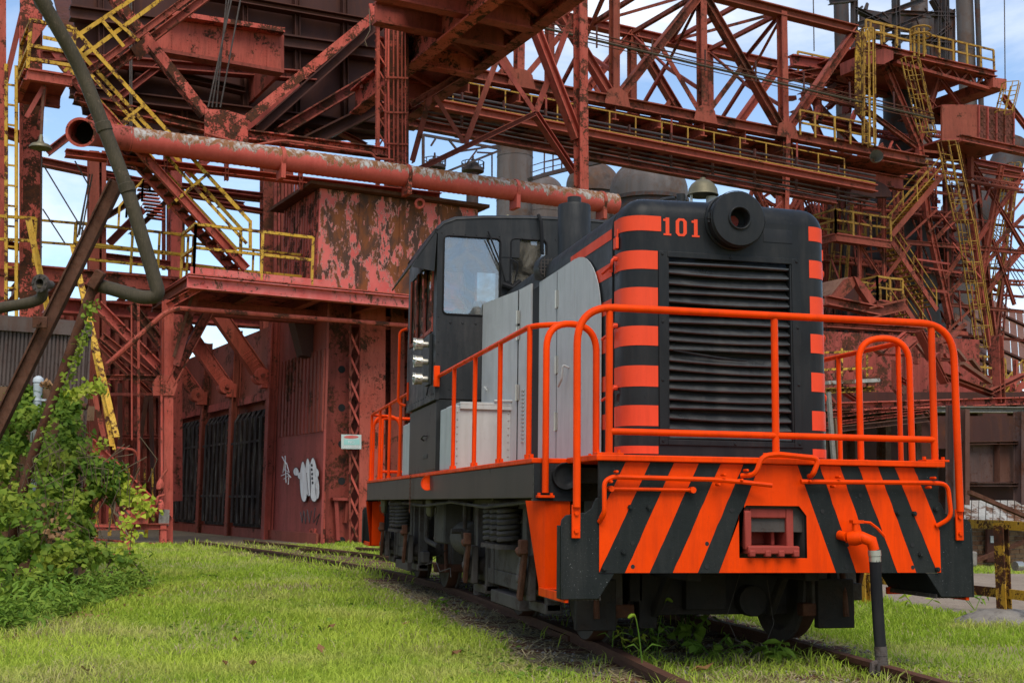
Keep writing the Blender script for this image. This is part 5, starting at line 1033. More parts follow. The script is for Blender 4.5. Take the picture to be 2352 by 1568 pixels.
# inclined plated struts pinned to the wall posts
zs0 = pb(612, 872, WA).z
for i, u in enumerate((626, 543, 476, 404, 362, 335)):
    b_ = wb(u)-.1; p = yd(WA-.45, b_, zs0); e0 = pa(500, 722, wb(626)-.1); a_, _, z_ = toy(e0); q = yd(a_, b_, z_); q = p+(q-p)*1.25
    st = thing('inclined_strut', ['riveted inclined strut with rounded foot nearest the graffiti', 'second inclined riveted strut back from the graffiti', 'third inclined riveted strut back under the bridge', 'fourth inclined riveted strut deep under the bridge', 'fifth inclined riveted strut deep under the bridge', 'farthest inclined riveted strut deep under the bridge'][i], 'strut', p, 'inclined struts along the bin wall')
    d = unit(q-p); n_ = BX.cross(d); mt = 'red' if i < 3 else 'reddull_shade'
    mb = MB(); mb.bar(p+d*.1, q, .34, .36, n_); mb.build('strut_body', M[mt], st, smooth=0)
    mb = MB(); mb.bar(p+d*.1, q, .42, .03, n_, 0, .20); mb.build('cover_plate', M[mt], st, smooth=0)
    mb = MB(); mb.cyl(p-BX*.20, p+BX*.20, .24, 20); mb.obox(p+AX*.16-Z*.12, AX*.16, BX*.19, Z*.22); mb.build('strut_foot', M[mt], st, bevel=.01)
    mb = MB(); mb.cyl(p-BX*.26, p+BX*.26, .06, 12); mb.build('pin', M['reddull_shade'], st)
    mb = MB()
    for r_ in range(5):
        for c_ in range(5): mb.rivet(p+d*(.35+r_*.11)+n_*(-.12+c_*.06)-BX*.17, -BX, .018, .014)
    tag(mb.build('rivet_group', M[mt], st), None, kind='stuff')
# graffiti on the sheet
def wp(u, v, o): return pb(u, v, WA-o)
G1 = thing('graffiti_tag', 'white bubble letter graffiti sprayed on the red sheet beside the doors', 'graffiti', wp(695, 1140, .08))
def blob(u0, v0, ru, rv, tilt, o, mat, name, par):
    mb = MB(); pts = [wp(u0+ru*math.cos(t)+tilt*math.sin(t)*rv/100, v0+rv*math.sin(t)*(1+.06*math.sin(3*t)), o) for t in [i*math.pi/12 for i in range(24)]]; mb.add(pts, [tuple(range(24))]); return mb.build(name, M[mat], par)
for u0, v0, ru, rv in ((697, 1108, 8, 46), (708, 1098, 7, 43), (720, 1104, 10, 50), (728, 1120, 5, 26), (680, 1083, 6, 9), (690, 1092, 6, 8), (727, 1086, 5, 10)):
    blob(u0, v0, ru+1.1, rv+1.6, 3, .075, 'graffdark', 'outline', G1)
for u0, v0, ru, rv in ((697, 1108, 8, 46), (708, 1098, 7, 43), (720, 1104, 10, 50), (728, 1120, 5, 26), (680, 1083, 6, 9), (690, 1092, 6, 8), (727, 1086, 5, 10)):
    blob(u0, v0, ru, rv, 3, .079, 'white', 'letter_fill', G1)
for u, v in ((716, 1068), (716, 1078), (717, 1088), (717, 1098), (718, 1108)): blob(u, v, 2.2, 3.4, 0, .083, 'graffdark', 'small_letter', G1)
for a in ([(709, 1140), (706, 1110), (704, 1085)], [(712, 1150), (714, 1120), (712, 1070)]): rod(G1, 'stroke', 'graffdark', [wp(u, v, .083) for u, v in a], .008, 5)
G2 = thing('graffiti_scrawl', 'thin white scrawl left of the bubble letters', 'graffiti', wp(660, 1080, .08))
for a in ([(648, 1048), (654, 1060), (650, 1085), (658, 1062), (664, 1084), (652, 1078)], [(646, 1092), (660, 1086), (668, 1096)], [(652, 1100), (664, 1090), (662, 1112)], [(655, 1046), (657, 1108)]): rod(G2, 'stroke', 'white', [wp(u, v, .075) for u, v in a], .014, 5)
G3 = thing('graffiti_letter', 'large white sprayed letter at the left end of the wall by the post', 'graffiti', wp(400, 1110, .4))
for a in ([(392, 1180), (397, 1060), (407, 1065), (412, 1135), (408, 1130)], [(393, 1125), (411, 1120)], [(391, 1062), (399, 1056), (408, 1064)]): rod(G3, 'stroke', 'white', [wp(u, v, .36) for u, v in a], .05, 5)
G4 = thing('graffiti_dark', 'dark scribbled tag low on the red sheet', 'graffiti', wp(705, 1190, .08))
for a in ([(690, 1175), (694, 1200), (698, 1172), (702, 1202), (706, 1170), (711, 1200), (716, 1172)], [(724, 1165), (720, 1200), (734, 1180), (726, 1205)]): rod(G4, 'stroke', 'graffdark', [wp(u, v, .075) for u, v in a], .014, 5)
# clearance sign
S1 = thing('clearance_sign', 'small faded teal and white CLEARANCE sign on the lattice foot', 'sign', pa(806, 1030, 30.9))
sq = [pa(u, v, 30.86) for u, v in ((784, 997), (830, 998), (830, 1031), (784, 1030))]; plate(S1, 'sign_board', 'signface', sq, BX*.02)
plate(S1, 'teal_band', 'teal', [pa(u, v, 30.855) for u, v in ((790, 1009), (826, 1009), (826, 1021), (790, 1021))], BX*.002)
mb = MB(); mb.add([pa(807+17*math.cos(t), 1003+3.5*math.sin(t), 30.853) for t in [i*math.pi/10 for i in range(20)]], [tuple(range(20))]); mb.build('red_oval', M['peelbeam'], S1)
text_mesh('lettering', 'CLEARANCE', .095, 'white', pa(807, 1026, 30.85), AX, Z, S1); text_mesh('lettering', 'NO', .11, 'white', pa(807, 1015, 30.848), AX, Z, S1)
# ------------------------------------------------------------------ frame and gear at the left under the walkway
F1 = thing('gear_frame', 'bright red post and braces with valve gear, left of the black doors', 'steel frame', base(pa(385, 1250, 31)))
FB = 31.0
sb(F1, 'post', 'red', 385, 690, 383, 1254, FB, 21, 'H', .3); sb(F1, 'post', 'reddull_shade', 372, 720, 371, 1200, FB+.5, 10, 'H', .2)
sb(F1, 'brace', 'red', 478, 716, 388, 884, FB-.05, 20, 'I', .3); sb(F1, 'brace', 'reddull_shade', 452, 665, 402, 840, FB-.2, 16, 'L', .2); sb(F1, 'brace', 'rust', 440, 680, 398, 820, FB-.3, 7, 'L', .12)
plate(F1, 'gusset_plate', 'red', [pa(u, v, FB-.2) for u, v in ((350, 880), (362, 862), (395, 860), (408, 882), (400, 908), (352, 908))], BX*.04, [(pa(random.uniform(356, 400), random.uniform(870, 902), FB-.2), .018) for _ in range(22)])
for a in ((232, 772, 372, 886, 17), (222, 700, 372, 852, 22), (300, 700, 378, 800, 18), (225, 790, 345, 905, 10)): sb(F1, 'diagonal', 'redrust', *a[:4], FB+.6, a[4], 'I', .3)
sb(F1, 'tie_beam', 'redrust', 215, 866, 372, 868, FB+.1, 12, 'I', .2); sb(F1, 'tie_beam', 'reddull_shade', 235, 905, 372, 905, FB+.3, 6, 'B', .1)
for u, v0, v1, r in ((318, 690, 1180, .035), (371, 860, 1170, .028), (302, 700, 1010, .02)): rod(F1, 'stand_pipe', 'red', [pa(u, v0, FB-.25), pa(u+1, v1, FB-.25)], r, 8)
rod(F1, 'bent_pipe', 'red', fil([pa(268, 1028, FB-.2), pa(308, 1032, FB-.2), pa(318, 1048, FB-.2), pa(318, 1085, FB-.2), pa(312, 1130, FB-.2)], .1, 4), .03, 8)
sb(F1, 'diagonal', 'red', 200, 1010, 385, 1192, FB-.1, 22, 'I', .3); sb(F1, 'brace', 'redrust', 216, 908, 244, 1035, FB-.5, 11, 'L', .15)
for v, h in ((1210, 14), (1252, 9)): sb(F1, 'base_rail', 'red', 190, v, 386, v-2, FB-.3, h, 'I', .2)
for u in (212, 300, 374): sb(F1, 'base_post', 'red', u, 1205, u, 1256, FB-.3, 14, 'H', .15)
for u, v0, v1 in ((224, 1080, 1240), (254, 1165, 1230), (282, 1180, 1235), (338, 1165, 1235)): sb(F1, 'guard_bar', 'yellow', u, v0, u-3, v1, FB+.7, 8, 'L', .06)
mb = MB(); bc = [pa(u, v, FB-.6) for u, v in ((274, 1158), (340, 1160), (340, 1202), (276, 1204))]; plate(F1, 'gear_box', 'red', bc, BX*.5); plate(F1, 'gear_lid', 'redrust', [pa(u, v, FB-.75) for u, v in ((272, 1150), (345, 1152), (345, 1164), (278, 1166))], BX*.8)
for u in (292, 322): mb = MB(); c = pa(u, 1180, FB-.62); mb.cyl(c-BX*.1, c, .10, 14); mb.build('bearing', M['red'], F1)
for v in (1113, 1160): mb = MB(); c = pa(368, v, FB-.4); mb.lathe([(.03, -.14), (.09, -.10), (.10, 0), (.07, .08), (.03, .14)], c, Z, 14); mb.build('valve_body', M['red'], F1)
rod(F1, 'valve_pipe', 'red', fil([pa(368, 1100, FB-.4), pa(376, 1088, FB-.4), pa(384, 1078, FB-.4)], .05, 3), .03, 8); rod(F1, 'valve_pipe', 'red', fil([pa(362, 1168, FB-.4), pa(360, 1140, FB-.4), pa(378, 1136, FB-.4)], .1, 4), .03, 8)
plate(F1, 'notice_plate', 'concrete', [pa(u, v, FB-.35) for u, v in ((366, 1168), (390, 1170), (388, 1206), (364, 1204))], BX*.02)
for a in ((345, 890, 352, 1170), (338, 900, 300, 1150), (275, 880, 276, 1170)): sb(F1, 'inner_bar', 'dark_shade', *a, FB+2.5, 10, 'L', .1)
for i in range(5): sb(F1, 'inner_ladder', 'yellow', 296+i*18, 1075, 298+i*18, 1190, FB+2.2, 4, 'B', .04)
# back wall closing the space behind the gear
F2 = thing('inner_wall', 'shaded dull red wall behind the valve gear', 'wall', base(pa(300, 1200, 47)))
plate(F2, 'wall_sheet', 'reddull_shade', [pa(60, 690, 47), pa(420, 690, 47), pa(420, 1215, 47), pa(60, 1215, 47)], BX*.1)
for i in range(16): sb(F2, 'wall_rib', 'reddull_shade', 80+i*21, 700, 80+i*21, 1210, 46.8, 9, 'B', .12)
for v in (800, 905, 1000, 1100): sb(F2, 'girt', 'reddull_shade', 60, v, 420, v+3, 46.5, 8, 'I', .2)
sb(F2, 'ceiling_beam', 'reddull_shade', 100, 700, 640, 740, 38, 34, 'I', .6); sb(F2, 'ceiling_beam', 'reddull_shade', 380, 700, 660, 728, 35, 20, 'I', .5)
# broken yellow stair stringers
T20 = thing('broken_stair', 'broken yellow stair stringers hanging down from the left walkway', 'staircase', base(pa(230, 1000, 27.5)))
for u1, v1, u2, v2, h in ((166, 566, 268, 1006, 12), (206, 740, 256, 1028, 9), (178, 640, 262, 1035, 7)): sb(T20, 'stringer', 'yellow', u1, v1, u2, v2, (29.5, 26.5), h, 'L', .10)
T21 = thing('short_stair', 'short yellow stair rail below the left walkway by the flanged pipe', 'staircase', base(pa(90, 720, 28)))
for u1, v1, u2, v2, h in ((64, 500, 114, 735, 14), (80, 560, 110, 720, 8)): sb(T21, 'stringer', 'yellow', u1, v1, u2, v2, 29.0, h, 'L', .10)
# ------------------------------------------------------------------ near left: bent pipe on rusty legs, flanged pipe, shed
def dp(u, v, d): return CAM+ray(u, v)*d
P1 = thing('bent_brown_pipe', 'mottled brown pipe bending down across the upper left corner', 'pipe', base(dp(300, 700, 15)))
pth = fil([dp(60, -60, 14.6), dp(182, 150, 15), dp(238, 292, 15), dp(292, 432, 15), dp(352, 630, 15), dp(366, 680, 15), dp(330, 684, 15), dp(224, 654, 15.4)], .30, 6)
rod(P1, 'pipe_run', 'brownpipe', pth, .084, 18)
for u, v, d in ((292, 432, 15), (238, 292, 15), (100, 8, 14.8)):
    mb = MB(); c = dp(u, v, d); dr = unit(dp(352, 630, 15)-dp(238, 292, 15)) if u > 150 else unit(dp(182, 150, 15)-dp(60, -60, 14.6)); mb.cyl(c-dr*.06, c+dr*.06, .096, 18); mb.build('pipe_sleeve', M['brownpipe'], P1, bevel=.012)
P2 = thing('rusty_leg', 'thick rust brown angle leg leaning up to the bent pipe', 'post', dp(-120, 1310, 15.3))
a_, b_ = dp(-175, 1330, 15.3), dp(268, 418, 15.3); mb = MB(); d = unit(b_-a_); mb.lbar(a_, b_, .16, .16, .024, rt.cross(d)); mb.bar(a_, b_, .15, .10, rt.cross(d), 0, -.02); mb.build('leg_angle', M['rust'], P2, smooth=0, bevel=.006)
mb = MB(); c = dp(92, 740, 15.12); mb.obox(c, rt*.09, up*.07, fw*.02); mb.build('bolt_plate', M['rust'], P2, bevel=.01); mb = MB(); mb.cyl(c-fw*.03, c-fw*.06, .03, 6); mb.build('bolt', M['rust'], P2)
P3 = thing('slim_post', 'slim bent rusty leg with ivy climbing it', 'post', dp(20, 1330, 15.2))
rod(P3, 'leg_pipe', 'rust', fil([dp(18, 1345, 15.2), dp(30, 1215, 15.2), dp(60, 1090, 15.2), dp(110, 950, 15.2), dp(218, 648, 15.3)], .6, 4), .06, 10)
mb = MB(); mb.obox(dp(222, 642, 15.25), rt*.06+up*.10, rt*.05-up*.03, fw*.06); mb.build('pipe_shoe', M['rust'], P3, bevel=.01)
P4 = thing('flanged_pipe', 'short dark pipe with a bolted open flange at the left edge', 'pipe', base(dp(60, 690, 17)))
rod(P4, 'pipe_run', 'brownpipe', fil([dp(-30, 712, 17), dp(70, 695, 17), dp(98, 685, 17), dp(97, 655, 16.9)], .25, 5), .075, 14)
mb = MB(); c = dp(96, 651, 16.9); ax_ = unit(-fw*.9-rt*.25+up*.05); mb.lathe([(.07, -.12), (.075, 0), (.125, .0), (.125, .05), (.062, .05), (.058, -.2)], c, ax_, 20); fl = mb.build('flange', M['iron'], P4)
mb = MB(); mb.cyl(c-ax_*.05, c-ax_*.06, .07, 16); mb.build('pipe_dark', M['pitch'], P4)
_, s1, s2 = frame(ax_)
for i in range(8): t = i*math.pi/4; q_ = c+ax_*.05+(s1*math.cos(t)+s2*math.sin(t))*.1; mb = MB(); mb.cyl(q_-ax_*.08, q_+ax_*.02, .014, 6); mb.build('bolt', M['iron'], P4)
# corrugated shed on a brick base
SD = 20.0
S2 = thing('corrugated_shed', 'brown corrugated shed on a brick base half buried in ivy', 'shed', dp(60, 1240, SD))
q0, q1 = pa(-60, 735, 18.5), pa(212, 735, 18.5); hz = pa(100, 890, 18.5).z; tz = q0.z
for i in range(30):
    t0, t1 = i/30, (i+.56)/30; A_, B2 = q0+(q1-q0)*t0, q0+(q1-q0)*t1
    plate(S2, 'corrugated_rib', 'corr_brown', [V((A_.x, A_.y, hz)), V((B2.x, B2.y, hz)), V((B2.x, B2.y, tz)), V((A_.x, A_.y, tz))], BX*.05)
plate(S2, 'siding', 'corr_brown', [V((q0.x, q0.y, hz))+BX*.03, V((q1.x, q1.y, hz))+BX*.03, V((q1.x, q1.y, tz))+BX*.03, V((q0.x, q0.y, tz))+BX*.03], BX*.04)
plate(S2, 'eave_flashing', 'corr_brown', [V((q0.x, q0.y, tz-.12))-BX*.05, V((q1.x, q1.y, tz-.12))-BX*.05, V((q1.x, q1.y, tz+.06))-BX*.05, V((q0.x, q0.y, tz+.06))-BX*.05], BX*.05)
plate(S2, 'side_wall', 'corr_brown', [V((q1.x, q1.y, GZ)), V((q1.x, q1.y, tz)), V((q1.x, q1.y, tz))+BX*4, V((q1.x, q1.y, GZ))+BX*4], AX*-.05)
plate(S2, 'roof_sheet', 'corr_brown', [V((q0.x, q0.y, tz+.06)), V((q1.x, q1.y, tz+.06)), V((q1.x, q1.y, tz+.3))+BX*4, V((q0.x, q0.y, tz+.3))+BX*4], Z*.04)
rows = 12; hh = (hz-GZ)/rows; bw = .24; nb = int((q1-q0).length/bw)
brk = MB(); brk.box(0, bw-.012, 0, .1, 0, hh-.012); bm0 = brk.build('brick', M['brick'], S2, smooth=0); bme = bm0.data; bpy.data.objects.remove(bm0)
for r_ in range(rows):
    for c_ in range(int(nb*.35), nb+1):
        o = bpy.data.objects.new('brick', bme); COL.objects.link(o); o.parent = S2; o.matrix_parent_inverse = INV[S2.name]
        p = q0+AX*(c_*bw-(bw/2 if r_ % 2 else 0)); o.matrix_basis = Matrix.Translation(V((p.x, p.y, GZ+r_*hh))) @ Matrix((AX, BX, Z)).transposed().to_4x4()
plate(S2, 'brick_backing', 'concrete', [V((q0.x, q0.y, GZ))+BX*.02, V((q1.x, q1.y, GZ))+BX*.02, V((q1.x, q1.y, hz))+BX*.02, V((q0.x, q0.y, hz))+BX*.02], BX*.09)
# grey vent stub
V1 = thing('vent_stub', 'pale grey capped vent pipe rising out of the ivy', 'vent pipe', dp(84, 1240, 17.2))
c = dp(84, 940, 17.2); s_ = 17.2/FPX; mb = MB(); mb.lathe([(10*s_, -1.4), (10*s_, 55*s_), (10.5*s_, 56*s_), (10.5*s_, 60*s_)], c, Z, 18); mb.build('vent_tube', M['galv'], V1)
mb = MB(); mb.lathe([(10.5*s_, 62*s_), (12*s_, 62*s_), (12*s_, 68*s_), (11*s_, 72*s_), (5*s_, 77*s_), (.5*s_, 78*s_)], c, Z, 18); mb.build('vent_cap', M['galv'], V1)
mb = MB(); mb.lathe([(11.5*s_, 20*s_), (11.5*s_, 25*s_)], c, Z, 18); mb.obox(c+rt*14*s_+Z*22*s_, rt*6*s_, fw*.02, Z*2*s_); mb.build('pipe_bracket', M['galv'], V1)
rod(thing('elbow_pipe', 'rusty elbow pipe poking out of the ivy under the shed', 'pipe', dp(170, 930, 17.4)), 'pipe_run', 'rust', fil([dp(140, 960, 17.4), dp(142, 932, 17.4), dp(165, 928, 17.4), dp(200, 934, 17.4)], .08, 4), .05, 10)

T22 = thing('leaning_ladder', 'short red ladder leaning at the foot of the gear frame in the weeds', 'ladder', base(pa(300, 1292, 22.5)))
for u1, v1, u2, v2 in ((188, 1180, 222, 1284), (274, 1180, 304, 1296)): sb(T22, 'ladder_rail', 'redrust', u1, v1, u2, v2, (27, 22.6), 11, 'L', .07)
for f_ in (.25, .55, .85): sb(T22, 'rung', 'red', 188+34*f_, 1180+104*f_, 274+30*f_, 1180+116*f_, 27-4.4*f_, 5, 'B', .04)
# ------------------------------------------------------------------ ore bridge boom: a long truss bridge running right and away
NBm, FBm = 40.0, 45.2
def trussab(b): 
    bl, br = toy(pa(1043, 168, NBm)), toy(pa(1983, 343, NBm)); return bl, br
aL = toy(pa(1020, 170, NBm))[0]; zc0 = pa(1415, 236, NBm).z; zc1 = pa(1791, 307, NBm).z; zbot = (zc0+zc1)/2; ztp = (pa(1807, 33, NBm).z+pa(1950, 66, NBm).z)/2
P_ = [toy(pa(u, 230, NBm))[0] for u in (1411, 1613, 1799)]; pan = (P_[2]-P_[0])/2; nodes = [P_[0]+pan*i for i in (-2, -1, 0, 1, 2)]; aR = toy(pa(1965, 80, NBm))[0]; aE = toy(pa(2125, 370, NBm))[0]
BT = thing('truss_bridge', 'long red truss bridge spanning from the left portal to the blast furnace', 'bridge', yd(nodes[2], NBm, GZ))
for b_, mt in ((NBm, 'redfar'), (FBm, 'redfar')):
    beam(BT, 'bottom_chord', mt, yd(aL, b_, zbot), yd(aE, b_, zbot), .42, .45, 'I', .05); beam(BT, 'top_chord', mt, yd(nodes[0]-pan, b_, ztp), yd(aR, b_, ztp), .40, .45, 'I', .05)
    for i, a in enumerate(nodes):
        beam(BT, 'vertical', mt, yd(a, b_, zbot), yd(a, b_, ztp), .30, .36, 'H', .05)
        if b_ == NBm: plate(BT, 'gusset_plate', 'redfar', [yd(a+x, b_-.25, zbot+z) for x, z in ((-.6, -.2), (.6, -.2), (.45, .35), (.18, .5), (-.18, .5), (-.45, .35))], BX*.04)
    for i in range(-1, 4):
        a, a2 = nodes[0]+pan*i, nodes[0]+pan*(i+1); lo_first = (i % 2 == 0)
        p, q = (yd(a, b_, zbot), yd(a2, b_, ztp)) if lo_first else (yd(a, b_, ztp), yd(a2, b_, zbot))
        beam(BT, 'diagonal', mt, p, q, .34, .36, 'I', .04); mid = (p+q)/2
        s0 = yd((a+a2)/2, b_, zbot); beam(BT, 'sub_strut', mt, mid, s0 if False else (yd(a2, b_, zbot) if lo_first else yd(a, b_, zbot)), .22, .2, 'L', .03)
    beam(BT, 'end_post', mt, yd(aR, b_, ztp), yd(nodes[4], b_, zbot), .34, .36, 'I', .05)
for i, a in enumerate([nodes[0]+pan*j*.5 for j in range(-1, 9)]):
    beam(BT, 'top_strut', 'redfar', yd(a, NBm, ztp), yd(a, FBm, ztp), .18, .18, 'L', .03); a2 = a+pan*.5
    if i % 2: beam(BT, 'top_lateral', 'redfar', yd(a, NBm, ztp), yd(a2, FBm, ztp), .14, .14, 'L', .03)
    else: beam(BT, 'top_lateral', 'redfar', yd(a, FBm, ztp), yd(a2, NBm, ztp), .14, .14, 'L', .03)
    bm_ = (NBm+FBm)/2
    if i % 2: 
        for bb in (NBm, FBm): beam(BT, 'sway_brace', 'redfar', yd(a, bb, ztp-.1), yd(a, bm_, ztp-2.4), .14, .14, 'L', .03); beam(BT, 'sway_brace', 'redfar', yd(a, bb, zbot+1.2), yd(a, bm_, ztp-2.4), .14, .14, 'L', .03)
    beam(BT, 'floor_beam', 'redfar', yd(a, NBm-.1, zbot-.45), yd(a, FBm+.1, zbot-.45), .6, .3, 'I', .05)
plate(BT, 'floor_plate', 'reddull_shade', [yd(aL, NBm+.2, zbot-.3), yd(aE, NBm+.2, zbot-.3), yd(aE, FBm, zbot-.3), yd(aL, FBm, zbot-.3)], Z*.05)
for o in (1.4, 3.8): beam(BT, 'rail_girder', 'reddull_shade', yd(aL, NBm+o, zbot-.75), yd(aE, NBm+o, zbot-.75), .6, .35, 'I', .05)
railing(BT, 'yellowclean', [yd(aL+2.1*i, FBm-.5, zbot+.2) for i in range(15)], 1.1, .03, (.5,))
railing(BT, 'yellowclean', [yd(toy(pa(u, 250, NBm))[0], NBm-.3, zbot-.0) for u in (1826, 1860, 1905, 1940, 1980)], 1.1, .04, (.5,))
for k_, (dz, r) in enumerate(((2.35, .03), (2.2, .02), (2.1, .05), (1.95, .02))):
    rod(BT, 'power_cable', 'brownpipe' if k_ == 2 else 'rust', [yd(aL-1, NBm-.6, zbot+dz+.35), yd(nodes[1], NBm-.6, zbot+dz+.05), yd(nodes[3], NBm-.6, zbot+dz-.1), yd(aE, NBm-.6, zbot+dz-.25)], r, 6)
for i in range(9): a = aL+1+i*2.6; mb = MB(); mb.bar(yd(a, NBm-.6, zbot+1.8), yd(a, NBm-.6, zbot+2.7), .06, .06); mb.build('cable_hanger', M['dark_shade'], BT, smooth=0)
beam(BT, 'hanger_post', 'redfar', yd(nodes[4], NBm-.2, zbot), pa(1804, 500, NBm-.2), .22, .22, 'H', .03)
# conveyor bridge below it
CV = thing('conveyor_bridge', 'lower red beam bridge with dark pipes and cables slung along it', 'bridge', base(pa(1500, 340, 37)))
sb(CV, 'main_beam', 'redfar', 960, 232, 2010, 434, 37.5, 19, 'I', .35); sb(CV, 'main_beam', 'reddull_shade', 960, 232, 2010, 434, 37.5, 19, 'I', .35, 2.4)
for dv, r, bb in ((-30, .05, 38.4), (-20, .035, 37.9), (-13, .035, 37.5), (21, .04, 37.7), (32, .045, 38.2), (41, .025, 37.5)): rod(CV, 'pipe_line', 'black_steel' if dv != -13 else 'yellowclean', [pa(950, 230+dv, bb), pa(1480, 332+dv, bb), pa(2010, 434+dv, bb)], r, 8)
for i in range(11):
    u = 965+i*96; v = 232+(u-960)*.1924; sb(CV, 'hanger', 'dark_shade', u, v-38, u, v+42, 38.0, 4, 'B', .1)
    if i % 3 == 0: sb(CV, 'hanger_rod', 'reddull_shade', u, v-70, u, v, 39.2, 5, 'L', .1)
for i in range(10): u = 990+i*100; v = 232+(u-960)*.1924; sb(CV, 'cross_beam', 'reddull_shade', u, v, u+1, v, (37.6, 39.8), 12, 'I', .2)
railing(CV, 'yellowclean', [pa(u, 232+(u-960)*.1924-9, 39.6) for u in range(980, 2000, 60)], .9, .025, ())
# ------------------------------------------------------------------ hot blast stoves, chimneys
def stove(u, vtop, rpx, b, label, vflange=None, mat='grey_steel'):
    c = pa(u, vtop+rpx*.9, b); s_ = mpp(c); r = rpx*s_; t = thing('hot_blast_stove', label, 'stove', base(c), 'hot blast stoves'); g_ = V((c.x, c.y, 0)); zt = c.z+r*.9
    prof = [(r*math.sin(x), zt-r*.92*(1-math.cos(x))) for x in [i*math.pi/2/10 for i in range(11)]]; prof[0] = (.01, zt)
    mb = MB(); mb.lathe(prof+[(r, zt-r*.92-r*.18)], g_, Z, 40); mb.build('dome', M[mat], t)
    zf = zt-r*.92-r*.18
    mb = MB(); mb.lathe([(r*.98, zf), (r*1.03, zf-.02), (r*1.03, zf-.35), (r*.96, zf-.4), (r*.96, zf-.9), (r*1.0, zf-.95), (r*1.0, GZ)], g_, Z, 40); mb.build('shell', M['black_steel' if vflange else mat], t)
    for i in range(4): z = zf-1.6-i*2.2; mb = MB(); mb.lathe([(r*1.005, z), (r*1.02, z-.05), (r*1.005, z-.1)], g_, Z, 40); mb.build('hoop', M[mat], t)
    mb = MB(); mb.lathe([(.6*r*.3, zt-.1), (r*.2, zt+.25), (r*.08, zt+.35), (.01, zt+.36)], g_, Z, 20); mb.build('dome_cap', M[mat], t); return t, g_, zt, r
s1_ = stove(1490, 362, 90, 88, 'largest round stove dome, right of the others behind the locomotive', True)
s2_ = stove(1362, 372, 62, 96, 'middle stove dome half hidden by its larger neighbour')
s3_ = stove(1250, 404, 44, 104, 'smallest stove dome with railed catwalk beside the grey chimney')
def chimney(u, vt, rpx, b, label, mat='grey_steel', vb=None, name='chimney_stack', n=7):
    c = pa(u, vt, b); r = rpx*mpp(c); t = thing(name, label, 'chimney', base(c)); g_ = V((c.x, c.y, 0)); H = (c.z-GZ)/n
    for i in range(n): z0 = GZ+H*i; mb = MB(); mb.lathe([(r, z0), (r, z0+H-.06), (r*1.02, z0+H-.06), (r*1.02, z0+H)], g_, Z, 30, i == n-1); mb.build('ring_section', M[mat], t)
    return t
chimney(1184, 262, 41, 92, 'broad grey ringed chimney behind the peeling pipe', n=9)
for u, vt, lb in ((998, 378, 'left dark stove valve tower with an antenna frame'), (1086, 385, 'right dark stove valve tower with a railed crown')):
    b_ = 84; t = thing('valve_tower', lb, 'tower', base(pa(u, vt, b_)), 'stove valve towers'); c = pa(u, vt, b_); s_ = mpp(c); g_ = V((c.x, c.y, 0)); z = c.z
    mb = MB(); mb.lathe([(14*s_, GZ), (14*s_, z-14*s_), (26*s_, z-10*s_), (26*s_, z-2*s_), (17*s_, z), (14*s_, z+10*s_), (3*s_, z+15*s_), (2*s_, z+28*s_), (.01, z+28*s_)], g_, Z, 20); mb.build('tower_shell', M['black_steel'], t)
    for i in range(10): a = i*math.pi/5; p = g_+V((26*s_*math.cos(a), 26*s_*math.sin(a), z-2*s_)); mb = MB(); mb.bar(p, p+Z*14*s_, .06, .06); mb.build('railing_post', M['black_steel'], t)
    mb = MB(); mb.tube([g_+V((26*s_*math.cos(i*math.pi/8), 26*s_*math.sin(i*math.pi/8), z+12*s_)) for i in range(17)], .04, 5); mb.build('handrail', M['black_steel'], t)
AF = thing('antenna_frame', 'dark angular pipe frame above the stove valve towers', 'frame', base(pa(1050, 330, 83)))
for a in ((972, 308, 972, 395, 6), (972, 310, 1148, 342, 6), (990, 335, 1002, 316, 4), (1030, 320, 1050, 345, 4), (1030, 352, 1148, 334, 4), (1000, 405, 1150, 345, 5), (1096, 350, 1130, 352, 3), (1130, 350, 1130, 420, 2), (1065, 385, 1095, 345, 3)): sb(AF, 'frame_bar', 'black_steel', *a[:4], 83, a[4], 'B', .15)
CW_ = thing('stove_catwalk', 'black railed catwalk climbing between the stove domes', 'walkway', base(pa(1300, 390, 86)))
cp_ = [pa(u, v, 86) for u, v in ((1218, 412), (1250, 402), (1290, 392), (1330, 382), (1380, 372), (1420, 360))]
for p, q in zip(cp_, cp_[1:]): beam(CW_, 'deck_beam', 'black_steel', p, q, .3, .8, 'B')
railing(CW_, 'black_steel', cp_, 1.1, .035, (.5,)); railing(CW_, 'black_steel', [pa(1250, 402, 87), pa(1270, 398, 87), pa(1290, 394, 87)], 2.2, .05, (.5,))
